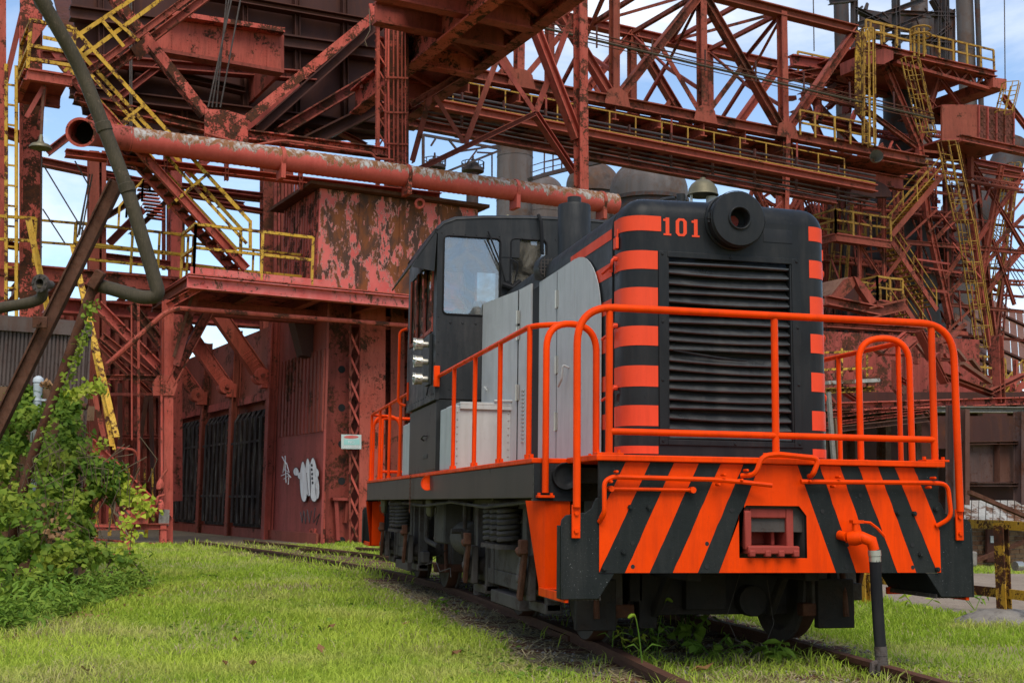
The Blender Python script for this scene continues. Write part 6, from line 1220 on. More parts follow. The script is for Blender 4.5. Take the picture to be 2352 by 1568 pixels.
# ------------------------------------------------------------------ blast furnace on the right
FN, FF = 44.0, 50.0
BF = thing('blast_furnace', 'towering red blast furnace framework of legs, braces and platforms at the right', 'blast furnace', base(pa(2140, 1000, 46)))
def fr(name, lst, b=FN, mat='redfar', kind='I', w=None, far=True):
    for a in lst:
        sb(BF, name, mat, *a[:4], b, a[4], kind, w)
        if far and len(a) < 6: sb(BF, name, 'reddull_shade', *a[:4], b, a[4]*.9, kind, w, FF-FN)
fr('leg', ((2030, 144, 2111, 336, 17), (2111, 336, 2130, 502, 16), (2130, 502, 2184, 745, 15), (2044, 142, 2206, 318, 16), (2206, 318, 2234, 502, 13), (2234, 502, 2290, 905, 13), (2300, 380, 2245, 690, 12), (2303, 221, 2370, 310, 12)))
fr('brace', ((2159, 182, 2207, 245, 10), (2156, 182, 2110, 330, 11), (1993, 256, 2104, 338, 11), (2235, 376, 2360, 584, 9), (2352, 398, 2240, 560, 9), (2352, 495, 2165, 690, 8), (2130, 420, 2205, 322, 9), (2140, 560, 2212, 480, 8), (2170, 640, 2250, 520, 7), (2280, 550, 2330, 700, 8), (2352, 560, 2262, 680, 7), (2250, 620, 2310, 560, 6)))
fr('girt', ((2036, 553, 2360, 580, 10), (1970, 355, 2130, 378, 9), (2120, 372, 2360, 410, 9), (2060, 430, 2230, 452, 7), (2185, 700, 2352, 716, 8), (1960, 336, 2110, 372, 12)))
fr('lift_frame', ((1973, 352, 1975, 693, 7), (2029, 335, 2031, 645, 8), (1976, 372, 2028, 330, 5), (1974, 420, 2030, 400, 5), (1976, 480, 2028, 400, 4), (1978, 567, 2021, 632, 6), (2090, 563, 2029, 645, 7), (1976, 580, 2028, 575, 5), (1976, 690, 2024, 640, 6), (1970, 440, 2030, 340, 4)), FN-2, far=False)
fr('tower_post', ((1745, 430, 1752, 700, 10), (1790, 410, 1792, 700, 14), (1730, 430, 1712, 490, 8), (1840, 420, 1850, 700, 8), (1895, 430, 1900, 720, 8), (1715, 490, 1780, 480, 7), (1725, 470, 1790, 430, 6), (1730, 440, 1790, 480, 6), (1712, 490, 1745, 545, 8)), FN+4)
for a in ((1815, 140, 1960, 160, 26), (1800, 180, 1985, 150, 18), (1805, 165, 1960, 205, 10), (1840, 220, 1990, 200, 14), (1850, 240, 1900, 180, 9), (1900, 250, 1960, 190, 9), (1930, 170, 1990, 260, 10), (1820, 260, 1990, 300, 12), (1870, 190, 1880, 260, 8), (1950, 130, 1945, 260, 9), (1890, 150, 2030, 130, 20)): sb(BF, 'machinery_beam', 'reddull_shade', *a[:4], FN+2.5, a[4], 'I', .5)
for i in range(26):
    u, v = random.uniform(1825, 2010), random.uniform(175, 270); an = random.uniform(0, 3.1); l = random.uniform(12, 40)
    sb(BF, 'machinery_part', random.choice(('redfar', 'reddull_shade', 'redfar', 'dark_shade')), u, v, u+l*math.cos(an), v+l*math.sin(an), FN+random.uniform(1.5, 5), random.uniform(4, 11), random.choice('IBL'), .3)
# top platform
pf = [pa(1990, 106, FN-1), pa(2284, 172, FN-1)]
beam(BF, 'platform_girder', 'redfar', pf[0], pf[1], .32, .4, 'I', .05); beam(BF, 'platform_girder', 'redfar', pf[0]+BX*5, pf[1]+BX*5, .32, .4, 'I', .05)
plate(BF, 'platform_deck', 'reddull_shade', [pf[0]+Z*.17, pf[1]+Z*.17, pf[1]+BX*5+Z*.17, pf[0]+BX*5+Z*.17], Z*.05)
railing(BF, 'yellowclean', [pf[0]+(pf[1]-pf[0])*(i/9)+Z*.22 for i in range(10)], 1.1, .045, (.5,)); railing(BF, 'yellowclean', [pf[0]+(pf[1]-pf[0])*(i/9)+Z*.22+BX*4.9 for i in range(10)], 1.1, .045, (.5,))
t0, t1, b0_, b1_ = pa(2055, 128, FN-.8), pa(2276, 180, FN-.8), pa(2055, 144, FN-.8), pa(2276, 207, FN-.8)
for p, q in ((t0, t1), (b0_, b1_)): beam(BF, 'warren_chord', 'redfar', p, q, .14, .3, 'B')
for i in range(12): x, y = i/12, (i+1)/12; beam(BF, 'warren_web', 'redfar', t0+(t1-t0)*x if i % 2 else b0_+(b1_-b0_)*x, b0_+(b1_-b0_)*y if i % 2 else t0+(t1-t0)*y, .10, .15, 'L')
plate(BF, 'end_block', 'redfar', [pa(u, v, FN-1.2) for u, v in ((2281, 178), (2312, 182), (2312, 206), (2281, 200))], BX*5.5)
plate(BF, 'sheave_box', 'reddull_shade', [pa(u, v, FN-1.5) for u, v in ((1996, 118), (2035, 112), (2052, 118), (2052, 136), (2030, 148), (1998, 146))], BX*2)
# motor house with screened side
mh = [pa(2175, 256, FN-1.5), pa(2245, 243, FN-1.5)]
h0, h1 = pa(2246, 243, FN-2.0), pa(2326, 256, FN-2.0); hb0, hb1 = pa(2246, 318, FN-2.0), pa(2326, 336, FN-2.0)
MH = thing('motor_house', 'boxy red motor house with brown screened side high at the right edge', 'hut', base(h0))
plate(MH, 'screen_wall', 'mesh_panel', [hb0, hb1, h1, h0], BX*.1)
lo = -AX*1.5+BX*.9; plate(MH, 'left_wall', 'redfar', [hb0, h0, h0+lo, hb0+lo], BX*.1); plate(MH, 'roof_plate', 'reddull_shade', [h0, h1, h1+BX*3, h0+BX*3+lo, h0+lo], Z*.06); plate(MH, 'floor_plate', 'reddull_shade', [hb0, hb1, hb1+BX*3, hb0+BX*3+lo, hb0+lo], -Z*.1)
for i in range(5): t = i/4; beam(MH, 'frame_bar', 'reddull_shade', h0+(h1-h0)*t-BX*.06, hb0+(hb1-hb0)*t-BX*.06, .09, .08, 'B')
for j in range(10):
    for i in range(14):
        t = (i+.15)/14; t2 = (i+.85)/14; f = (j+.2)/10; f2 = (j+.75)/10
        a_, b_ = h0+(hb0-h0)*f, h1+(hb1-h1)*f; c_, d_ = h0+(hb0-h0)*f2, h1+(hb1-h1)*f2
        if (i+j) % 2 == 0: plate(MH, 'screen_slat', 'mesh_panel', [c_+(d_-c_)*t-BX*.03, c_+(d_-c_)*t2-BX*.03, a_+(b_-a_)*t2-BX*.03, a_+(b_-a_)*t-BX*.03], BX*.025)
sb(BF, 'hoist_beam', 'redfar', 2204, 318, 2365, 352, FN-2.2, 16, 'I', .4); sb(BF, 'hoist_beam', 'reddull_shade', 2204, 318, 2365, 352, FN+1.5, 16, 'I', .4)
sb(BF, 'hoist_beam', 'reddull_shade', 2125, 350, 2350, 395, FN+1, 14, 'I', .4)
# cages, ladders
def caged(u1, v1, u2, v2, b, w, lb):
    t = thing('caged_ladder', lb, 'ladder', base(pa(u1, v1, b)), 'yellow caged ladders on the furnace'); ladder(t, 'yellowclean', pa(u1, v1, b), pa(u2, v2, b), AX, w, .45, .024, True, -BX*1.0)
caged(2120, 312, 2080, 140, FN-2.5, .55, 'yellow caged ladder under the top platform')
caged(2205, 512, 2166, 332, FN-3.0, .7, 'wide yellow caged ladder below the motor house')
caged(2252, 800, 2208, 512, FN-2.5, .6, 'long yellow caged ladder continuing down beside the furnace legs')
caged(2262, 690, 2318, 380, FN+2, .55, 'slender yellow caged ladder leaning at the right edge')
caged(2296, 262, 2312, 196, FN-2.5, .6, 'short yellow caged ladder on top of the motor house')
caged(1912, 690, 1930, 470, FN+1.5, .6, 'dim yellow caged ladder behind the hood corner')
yp = thing('yellow_shield', 'tall yellow plated ladder shield at the end of the truss bridge', 'ladder', base(pa(1978, 340, FN-4)))
plate(yp, 'shield_plate', 'yellow', [pa(u, v, FN-4.2) for u, v in ((1966, 70), (1990, 74), (1988, 268), (1964, 262))], BX*.05); ladder(yp, 'yellowclean', pa(1990, 335, FN-4.6), pa(1988, 72, FN-4.6), AX, .42, .5, .035, True, -BX*.6)
railing(BF, 'yellowclean', [pa(u, v, FN-2) for u, v in ((2000, 92), (2030, 98), (2060, 106))], .9, .05, (.5,))
lp = thing('landing_hoop', 'small yellow hooped guard on the furnace top platform', 'railing', base(pa(2110, 90, FN)))
for dx in (0, 10, 22): sb(lp, 'upright', 'yellowclean', 2100+dx, 65, 2100+dx, 130, FN-1.2, 4, 'B', .08)
mb = MB(); c = pa(2114, 68, FN-1.2); mb.tube([c+AX*.5*math.cos(i*math.pi/6)+BX*.5*math.sin(i*math.pi/6) for i in range(13)], .05, 5); mb.tube([c-Z*.35+AX*.5*math.cos(i*math.pi/6)+BX*.5*math.sin(i*math.pi/6) for i in range(13)], .05, 5); mb.build('hoop', M['yellowclean'], lp)
# stairs and landings
def flight(u1, v1, u2, v2, b, lb, w=.9, n=16):
    t = thing('furnace_stair', lb, 'staircase', base(pa(u1, v1, b)), 'stairs on the furnace'); stair(t, pa(u1, v1, b), pa(u2, v2, b), BX*w, n, 'redfar', 'yellowclean', 1.0, 'yellow', .25)
flight(2165, 404, 2048, 540, FN-2.4, 'upper furnace stair climbing right from the red landing')
flight(2046, 552, 2152, 712, FN-2.0, 'middle furnace stair with yellow treads dropping right from the landing')
flight(2070, 692, 2170, 842, FN-2.6, 'lower furnace stair dropping behind the orange handrails')
flight(2352, 880, 2300, 940, FN-8, 'short yellow stair at the right edge low down')
def landing(pts, b, dep, lb):
    t = thing('furnace_landing', lb, 'landing', base(pa(pts[0][0], pts[0][1], b)), 'landings on the furnace'); P = [pa(u, v, b) for u, v in pts]
    plate(t, 'deck_plate', 'reddull_shade', [P[0], P[-1], P[-1]+BX*dep, P[0]+BX*dep], Z*.05); beam(t, 'edge_beam', 'redfar', P[0]-Z*.18, P[-1]-Z*.18, .34, .15, 'I', .04); beam(t, 'edge_beam', 'redfar', P[0]-Z*.18, P[0]+BX*dep-Z*.18, .34, .15, 'I', .04)
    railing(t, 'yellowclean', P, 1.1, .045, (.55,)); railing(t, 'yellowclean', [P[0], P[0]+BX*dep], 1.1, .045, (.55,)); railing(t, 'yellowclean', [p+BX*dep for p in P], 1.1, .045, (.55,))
landing(((1920, 536), (1960, 542), (2000, 548), (2046, 554)), FN-2.5, 1.6, 'red landing with yellow rails above the hood corner')
landing(((2016, 690), (2045, 694), (2074, 696)), FN-3.0, 1.4, 'small landing with yellow rails between furnace stairs')
landing(((1885, 850), (1935, 852), (1985, 856)), FN-6, 1.5, 'rusty railed landing right behind the radiator')
landing(((2160, 868), (2210, 872), (2262, 874), (2310, 880)), FN-5, 1.8, 'long railed landing above the dark casthouse')
# furnace shell, gas mains, stacks
fc = toy(pa(2105, 600, FN+3)); g_ = yd(fc[0], fc[1]+1, 0); s_ = mpp(g_+Z*5)
def zv(v): return pa(2105, v, FN+4).z
mb = MB(); mb.lathe([(95*s_, GZ), (95*s_, zv(860)), (78*s_, zv(700)), (82*s_, zv(610)), (60*s_, zv(380)), (34*s_, zv(300)), (34*s_, zv(180)), (20*s_, zv(140))], g_, Z, 32); mb.build('furnace_shell', M['black_steel'], BF)
for v, r in ((860, 98), (790, 91), (700, 84), (640, 82), (520, 74), (440, 68)): mb = MB(); mb.lathe([(r*s_, zv(v)), (r*s_*1.03, zv(v)), (r*s_*1.03, zv(v)+.25), (r*s_, zv(v)+.25)], g_, Z, 32); mb.build('furnace_band', M['dark_shade'], BF)
rod(BF, 'gas_main', 'grey_steel', [pa(2260, 400, FN+9), pa(2200, 480, FN+9), pa(2195, 900, FN+9)], 1.0, 16)
rod(BF, 'downcomer', 'black_steel', [pa(2330, 330, FN+8), pa(2290, 430, FN+8), pa(2160, 560, FN+8)], [.9, 1.1, 1.2], 14)
rod(BF, 'gas_main', 'black_steel', [pa(1880, 480, FN+6), pa(1890, 1000, FN+6)], .9, 14); rod(BF, 'gas_main', 'brownpanel', [pa(1830, 560, FN+5), pa(1842, 1000, FN+5)], 1.1, 14); rod(BF, 'gas_main', 'brownpanel', [pa(1985, 560, FN+6), pa(1990, 1000, FN+6)], 1.0, 14)
for u, vt, r, b_, lb in ((1931, -30, 17, FN+16, 'dark furnace uptake left of the black headframe'), (2110, -30, 19, FN+14, 'mottled grey furnace uptake in the middle of the black headframe'), (2214, -30, 19, FN+16, 'rust streaked furnace uptake right of the black headframe'), (2243, -30, 6, FN+15, 'thin dark pipe beside the rust streaked uptake')):
    chimney(u, vt, r, b_, lb, 'black_steel' if r < 18 else 'grey_steel', name='furnace_uptake', n=8)
HF = thing('black_headframe', 'black steel headframe between the furnace uptakes at the top right', 'steel frame', base(pa(2080, 100, FN+12)))
for a in ((1962, -20, 1962, 140, 10), (2057, -20, 2060, 160, 13), (2155, -20, 2152, 150, 9), (2170, -20, 2172, 150, 14), (1962, 60, 2120, 0, 12), (1990, 90, 2140, 30, 9), (1960, 20, 2060, 70, 8), (1965, 80, 2190, 96, 12), (2060, 30, 2190, 36, 10), (2140, 0, 2180, 70, 8), (1905, 4, 1962, -2, 14), (2180, 20, 2180, 150, 26), (2130, 100, 2180, 60, 8)): sb(HF, 'frame_member', 'black_steel', *a[:4], FN+12, a[4], 'I', .4)
plate(HF, 'dark_plate', 'black_steel', [pa(u, v, FN+15) for u, v in ((1978, 20), (2100, 40), (2100, 75), (1978, 62))], BX*.2); plate(HF, 'dark_plate', 'black_steel', [pa(u, v, FN+15) for u, v in ((2130, 40), (2185, 44), (2185, 140), (2140, 130))], BX*.2)
for i in range(24):
    u, v = random.uniform(1970, 2180), random.uniform(0, 110); an = random.uniform(0, 3.1); l = random.uniform(10, 34)
    sb(HF, 'small_member', 'black_steel', u, v, u+l*math.cos(an), v+l*math.sin(an), FN+random.uniform(10, 14), random.uniform(1.5, 5), 'B', .12)
# bracing deep inside the furnace frame
for i in range(70):
    u, v = random.uniform(1880, 2250), random.uniform(300, 880); an = random.choice((0.12, 1.57, 1.57, .8, -.8, .1)); l = random.uniform(30, 110)
    sb(BF, 'inner_brace', random.choice(('redfar', 'reddull_shade', 'reddull_shade', 'dark_shade')), u, v, u+l*math.cos(an), v+l*math.sin(an), FN+random.uniform(-1, 7), random.uniform(3, 9), random.choice('ILB'), .25)
for i in range(24):
    u, v = random.uniform(1725, 1900), random.uniform(420, 560); an = random.choice((.15, 1.57, .8, -.8, -.5, .5)); l = random.uniform(20, 70)
    sb(BF, 'outer_brace', random.choice(('redfar', 'reddull_shade')), u, v, u+l*math.cos(an), v+l*math.sin(an), FN+random.uniform(2, 9), random.uniform(3, 7), random.choice('ILB'), .25)
# skip pit cover: curved red shell and girders
for a in ((1895, 690, 2020, 716, 22), (1890, 745, 2120, 760, 14), (1990, 720, 2075, 700, 26)): sb(BF, 'low_girder', 'redfar', *a[:4], FN-4, a[4], 'I', .5)
plate(BF, 'skip_hood', 'redfar', [pa(u, v, FN-3.5) for u, v in ((1900, 700), (1948, 640), (1962, 634), (1974, 640), (1960, 662), (1916, 704))], BX*.3)
plate(BF, 'skip_roof', 'roof', [pa(1890, 712, FN-3.3), pa(1948, 641, FN-3.3), pa(1948, 641, FN-3.3)+BX*4, pa(1890, 712, FN-3.3)+BX*4], Z*.1)
plate(BF, 'skip_hood', 'redfar', [pa(u, v, FN-3.6) for u, v in ((1962, 634), (1986, 652), (2014, 692), (2000, 700), (1974, 662))], BX*.3)
plate(BF, 'skip_dark', 'dark_shade', [pa(u, v, FN-2) for u, v in ((1905, 706), (1955, 650), (2008, 700))], BX*.2)
plate(BF, 'sheave_guard', 'dark_shade', [pa(2000+48*math.cos(t), 452-38*math.sin(t), FN-3) for t in [i*math.pi/10 for i in range(11)]], BX*.4)
mb = MB(); c = pa(2014, 358, FN-5); mb.lathe([(.28, 0), (.25, .3), (.12, .5), (.05, .8)], c, unit(BX*.8+AX*.5), 20); tag(mb.build('horn_lamp', M['steelbright']), 'round silvery horn lamp below the yellow ladder shield', 'lamp')
for i in range(6): rod(BF, 'guy_rope', 'iron', [pa(2240+i*6, 470+i*12, FN+6), pa(2352, 600+i*16, FN+6)], .03, 5)
for u, v0, v1 in ((2309, -10, 215), (1870, -10, 118)): tag(rod(None, 'hoist_wire', 'iron', [pa(u-2, v0, FN), pa(u, v1, FN)], .03, 5), 'single thin wire dropping from the sky %s' % ('at the far right' if u > 2000 else 'onto the truss bridge end'), 'wire')

# laced members: chords and lacing too fine to pick apart
def laced(par, u1, v1, u2, v2, b, wpx, mat='redfar', n=None):
    p, q = pa(u1, v1, b), pa(u2, v2, b); w_ = wpx*mpp(p); d = unit(q-p); s_ = BX.cross(d).normalized()*w_/2; L_ = (q-p).length; n = n or max(3, int(L_/(w_*1.1))); mb = MB()
    for o in (BX*0, BX*w_):
        for sg in (-1, 1): mb.bar(p+s_*sg+o, q+s_*sg+o, .07, .09)
        for i in range(n): a, c = p+(q-p)*(i/n), p+(q-p)*((i+1)/n); sg = 1 if i % 2 else -1; mb.bar(a+s_*sg+o, c-s_*sg+o, .04, .05)
    tag(mb.build('laced_member', M[mat], par, smooth=0), None, kind='stuff')
for a in ((1972, 366, 2350, 430, FN-.5, 13), (1960, 470, 2240, 500, FN+1, 12), (1890, 590, 2260, 636, FN+2, 12), (1740, 470, 1980, 505, FN+6, 14), (2062, 380, 2084, 800, FN-1, 12), (2146, 400, 2150, 830, FN+3, 11), (1884, 400, 1892, 860, FN+3, 13), (1938, 420, 1948, 800, FN+5, 11), (2330, 420, 2290, 880, FN+3, 12), (2240, 700, 2360, 560, FN+5, 9), (2110, 300, 2300, 330, FN+4, 11), (1985, 300, 2110, 320, FN+3, 12), (1850, 210, 1990, 245, FN+1, 10), (1735, 425, 1790, 540, FN+3, 10), (1790, 540, 1850, 430, FN+3, 10), (1850, 440, 1900, 560, FN+4, 9), (1730, 500, 1900, 520, FN+5, 10), (1890, 780, 2250, 800, FN-2, 12), (1900, 830, 2200, 845, FN-3, 9), (2200, 640, 2352, 650, FN+2, 9)):
    laced(BF, *a[:6], mat='redfar' if a[4] < FN+3 else 'reddull_shade')
for i in range(60):
    u, v = random.uniform(1885, 2170), random.uniform(380, 860); an = random.choice((0.14, 1.57, .75, -.75, 1.2)); l = random.uniform(40, 130)
    sb(BF, 'thin_brace', random.choice(('redfar', 'reddull_shade', 'dark_shade', 'redrust')), u, v, u+l*math.cos(an), v+l*math.sin(an), FN+random.uniform(-2, 3), random.uniform(2, 4.5), 'L', .12)
for i in range(9):
    u = random.uniform(1895, 2190); rod(BF, 'riser_pipe', random.choice(('black_steel', 'rust', 'reddull_shade')), [pa(u, random.uniform(350, 500), FN+2.5), pa(u+random.uniform(-4, 4), random.uniform(650, 860), FN+2.5)], random.uniform(.08, .22), 8)
plate(BF, 'dark_backdrop', 'dark_shade', [pa(u, v, FN+9) for u, v in ((1890, 420), (2150, 440), (2150, 900), (1890, 900))], BX*.2)  # added dark sheet behind the bracing; stands for the dim depth there

for i in range(70):
    u, v = random.uniform(1890, 2330), random.uniform(330, 700); an = random.choice((.12, 1.5, .9, -.9, 1.2, -1.2)); l = random.uniform(35, 120)
    if u > 2210 and i % 2: continue
    sb(BF, 'thin_brace', random.choice(('redfar', 'reddull_shade', 'redrust')), u, v, u+l*math.cos(an), v+l*math.sin(an), FN+random.uniform(-1, 6), random.uniform(2, 4), 'L', .12)
for a in ((2168, 372, 2182, 880), (2240, 395, 2300, 880), (2330, 400, 2275, 860), (2110, 420, 2120, 860)): sb(BF, 'slim_leg', 'redfar', *a, FN+1.5, 6, 'H', .2)
for v in (420, 500, 600, 660, 760): sb(BF, 'girt', 'reddull_shade', 2090, v, 2352, v+22, FN+2.2, 5, 'I', .2)
# ------------------------------------------------------------------ casthouse and low buildings at the right
R1 = thing('furnace_roof', 'brown corrugated gable roof with dark strips at the right edge', 'roof', base(pa(2300, 900, 52)))
q = [pa(2195, 652, 58), pa(2400, 746, 58)]; e = [pa(2190, 820, 46), pa(2420, 925, 46)]
for i in range(12):
    t0, t1 = i/12, (i+.93)/12; f = lambda a, b, t: a+(b-a)*t
    plate(R1, 'roof_sheet', 'roof', [f(q[0], q[1], t0), f(q[0], q[1], t1), f(e[0], e[1], t1), f(e[0], e[1], t0)], Z*.06)
for f_ in (.2, .45, .7, .92): p = q[0]+(e[0]-q[0])*f_; r_ = q[1]+(e[1]-q[1])*f_; beam(R1, 'roof_gap', 'dark_shade', p+Z*.12, r_+Z*.12, .12, .4, 'B')
plate(R1, 'gable_wall', 'reddull_shade', [e[0], q[0], V((q[0].x, q[0].y, GZ)), V((e[0].x, e[0].y, GZ))], AX*.1)
plate(R1, 'front_wall', 'reddull_shade', [e[0]-Z*.1, e[1]-Z*.1, base(e[1]), base(e[0])], BX*.1)
R2 = thing('casthouse', 'dark open sided casthouse with red steel floor edge behind the handrails', 'building', base(pa(2100, 1200, 30)))
CB_ = 27.0
for a in ((1880, 935, 2420, 918, 18), (1895, 955, 2150, 930, 10), (1890, 975, 2120, 945, 8)): sb(R2, 'floor_edge', 'redrust', *a[:4], CB_, a[4], 'I', .4)
sb(R2, 'crane_rail', 'brownpanel', 1880, 990, 2130, 962, CB_-.6, 12, 'I', .3); sb(R2, 'crane_rail', 'concrete', 2150, 940, 2420, 942, CB_-1, 13, 'I', .4)
plate(R2, 'back_wall', 'dark_shade', [pa(1870, 900, CB_+7), pa(2450, 900, CB_+7), pa(2450, 1290, CB_+7), pa(1870, 1290, CB_+7)], BX*.2)
for u in (1885, 1960, 2030, 2100, 2168, 2240, 2330): sb(R2, 'column', 'brownpanel', u, 930, u, 1290, CB_+2, 16, 'H', .4)
plate(R2, 'floor_plate', 'reddull_shade', [pa(1870, 935, CB_), pa(2450, 915, CB_), pa(2450, 915, CB_)+BX*8, pa(1870, 935, CB_)+BX*8], Z*.1)
plate(R2, 'upper_wall', 'reddull_shade', [pa(1890, 760, CB_+8), pa(2250, 780, CB_+8), pa(2250, 945, CB_+8), pa(1890, 945, CB_+8)], BX*.1)
for i in range(44):
    u, v = random.uniform(1890, 2360), random.uniform(775, 925); an = random.choice((.05, 1.57, 1.57, .6, -.7, .9)); l = random.uniform(16, 80)
    sb(R2, 'truss_piece', random.choice(('redfar', 'reddull_shade', 'redrust', 'roof')), u, v, u+l*math.cos(an), v+l*math.sin(an), CB_+random.uniform(.5, 7), random.uniform(3, 9), random.choice('ILB'), .2)
for a in ((2160, 860, 2280, 905, 10), (2110, 760, 2170, 880, 8), (2290, 770, 2296, 925, 16), (2270, 900, 2352, 860, 9)): sb(R2, 'brace', 'redfar', *a[:4], CB_, a[4], 'I', .3)
yb = thing('timber_ledge', 'peeling yellow ledge and posts right behind the radiator', 'ledge', base(pa(1940, 880, 22)))
sb(yb, 'ledge_beam', 'rooflean', 1890, 880, 2008, 874, 22, 8, 'B', .4); sb(yb, 'ledge_beam', 'yellow', 1890, 898, 2008, 893, 22, 12, 'I', .3)
for v in (806, 845): sb(yb, 'rail', 'yellow', 1885, v+4, 2002, v, 22, 5, 'B', .06)
for u in (1932, 1990): sb(yb, 'rail_post', 'yellow', u, 800, u, 892, 22, 6, 'L', .06)
sb(yb, 'leaning_plank', 'concrete', 1903, 900, 1915, 1060, 20, 10, 'B', .06); sb(yb, 'leaning_plank', 'brick', 1918, 960, 1926, 1070, 20, 5, 'B', .05)
# rust brown low building
LB = 17.2
R3 = thing('rust_panel_building', 'low building of rust brown steel panels behind the yellow fence', 'building', base(pa(2280, 1290, LB)))
for i, (u0, u1) in enumerate(((2206, 2288), (2292, 2346), (2350, 2432))): plate(R3, 'steel_panel', 'brownpanel', [pa(u, v, LB) for u, v in ((u0, 1020), (u1, 1020), (u1, 1106), (u0, 1106))], BX*.08)
sb(R3, 'panel_rail', 'brownpanel', 2200, 1018, 2440, 1014, LB-.1, 7, 'I', .2); sb(R3, 'panel_rail', 'brownpanel', 2190, 1112, 2440, 1112, LB-.1, 8, 'I', .2)
for u in (2290, 2348): sb(R3, 'panel_post', 'brownpanel', u, 1015, u, 1112, LB-.08, 5, 'I', .1)
for u, v0 in ((2213, 940), (2340, 945), (2186, 930)): sb(R3, 'post', 'brownpanel', u, v0, u, 1240, LB-.2, 14 if u < 2300 else 10, 'H', .2)
plate(R3, 'dark_band', 'dark_shade', [pa(u, v, LB+.3) for u, v in ((2190, 1112), (2440, 1112), (2440, 1300), (2190, 1300))], BX*.1)
plate(R3, 'upper_dark', 'dark_shade', [pa(u, v, LB+2) for u, v in ((2150, 955), (2440, 955), (2440, 1030), (2150, 1030))], BX*.1)
p, q = pa(2216, 1152, LB-.1), pa(2440, 1152, LB-.1); p2, q2 = pa(2214, 1203, LB-1.0), pa(2440, 1203, LB-1.0)
for i in range(14): f = lambda a, b, t: a+(b-a)*t; t0, t1 = i/14, (i+.9)/14; plate(R3, 'lean_to_sheet', 'rooflean', [f(p, q, t0), f(p, q, t1), f(p2, q2, t1), f(p2, q2, t0)], Z*.03)
sb(R3, 'leaning_pipe', 'rust', 2226, 1130, 2390, 1200, LB-1.3, 9, 'B', .1); sb(R3, 'leaning_pipe', 'rust', 2232, 1290, 2400, 1225, LB-1.0, 8, 'B', .08)
bL_, bR_ = pa(2200, 1206, LB-.6), pa(2440, 1206, LB-.6); hz_ = bL_.z-.02; nb = int((bR_-bL_).length/.25); rw = 9; rh = (hz_-GZ)/rw
b3 = MB(); b3.box(0, .238, 0, .12, 0, rh-.012); o_ = b3.build('brick', M['brick'], R3, smooth=0); bme2 = o_.data; bpy.data.objects.remove(o_)
for r_ in range(rw):
    for c_ in range(nb):
        o = bpy.data.objects.new('brick', bme2); COL.objects.link(o); o.parent = R3; o.matrix_parent_inverse = INV[R3.name]
        p = bL_+AX*(c_*.25+(.125 if r_ % 2 else 0)); o.matrix_basis = Matrix.Translation(V((p.x, p.y, GZ+r_*rh))) @ Matrix((AX, BX, Z)).transposed().to_4x4()
plate(R3, 'mortar_core', 'concrete', [V((bL_.x, bL_.y, GZ))+BX*.02, V((bR_.x, bR_.y, GZ))+BX*.02, V((bR_.x, bR_.y, hz_))+BX*.02, V((bL_.x, bL_.y, hz_))+BX*.02], BX*.09)
plate(R3, 'dark_door', 'dark_shade', [pa(u, v, LB-.72) for u, v in ((2268, 1215), (2302, 1215), (2302, 1290), (2268, 1290))], BX*.05); plate(R3, 'white_notice', 'lightgrey', [pa(u, v, LB-.75) for u, v in ((2276, 1230), (2288, 1230), (2288, 1246), (2276, 1246))], BX*.02)
tag(plate(None, 'concrete_block', 'concrete', [pa(u, v, LB-1.4) for u, v in ((2218, 1264), (2246, 1266), (2246, 1300), (2216, 1300))], BX*.4, None, .03), 'worn concrete block against the brick base by the fence', 'block')
# yellow pipe fence
FY = thing('yellow_fence', 'rusty yellow steel fence with thick post at the right edge', 'fence', base(pz(2308, 1425, GZ)))
fp = pz(2308, 1432, GZ); fa_, fb_, _ = toy(fp)
zt_, zm_ = pa(2308, 1205, fb_).z, pa(2308, 1362, fb_).z
mb = MB(); mb.hbar(fp-Z*.1, V((fp.x, fp.y, zt_+.02)), .085, .11, .014, -BX); mb.build('fence_post', M['yellow'], FY, smooth=0)
l0 = pa(1985, 1342, fb_+2.4); r1_ = pa(2420, 1392, fb_-.6)
mb = MB(); mb.bar(V((l0.x, l0.y, zm_+.0)), V((fp.x, fp.y, zm_))+(-BX*.08), .03, .09); mb.build('lower_rail', M['yellow'], FY, smooth=0); mb = MB(); mb.bar(V((fp.x, fp.y, zm_))+(-BX*.08), V((r1_.x, r1_.y, zm_-.01)), .03, .09); mb.build('lower_rail', M['yellow'], FY, smooth=0)
l1 = pa(2100, 1198, fb_+2.0)
mb = MB(); mb.bar(V((l1.x, l1.y, zt_)), V((fp.x, fp.y, zt_))+(-BX*.07), .05, .085); mb.build('top_rail', M['yellow'], FY, smooth=0); mb = MB(); mb.bar(V((fp.x, fp.y, zt_))+(-BX*.07), V((r1_.x, r1_.y, zt_-.02)), .05, .085); mb.build('top_rail', M['yellow'], FY, smooth=0)
lp2 = V((l0.x, l0.y, GZ)); mb = MB(); mb.hbar(lp2, V((lp2.x, lp2.y, zt_)), .085, .11, .014, -BX); mb.build('fence_post', M['yellow'], FY, smooth=0)
mb = MB(); c = pa(2316, 1298, fb_)-BX*.1; mb.cyl(c-AX*.03, c+AX*.06, .045, 10); mb.obox(c+AX*.16, AX*.11, BX*.012, Z*.02); mb.build('gate_bolt', M['steelbright'], FY)
mb = MB(); cc = base(fp); R_ = []
for j in range(7):
    for i in range(16):
        t = i*math.pi/8; rr = (.46-.065*j)*(1+random.uniform(-.08, .08)); R_.append(cc+V((rr*math.cos(t)*1.2, rr*math.sin(t), .16*math.sin(j/6*math.pi/2)-.02)))
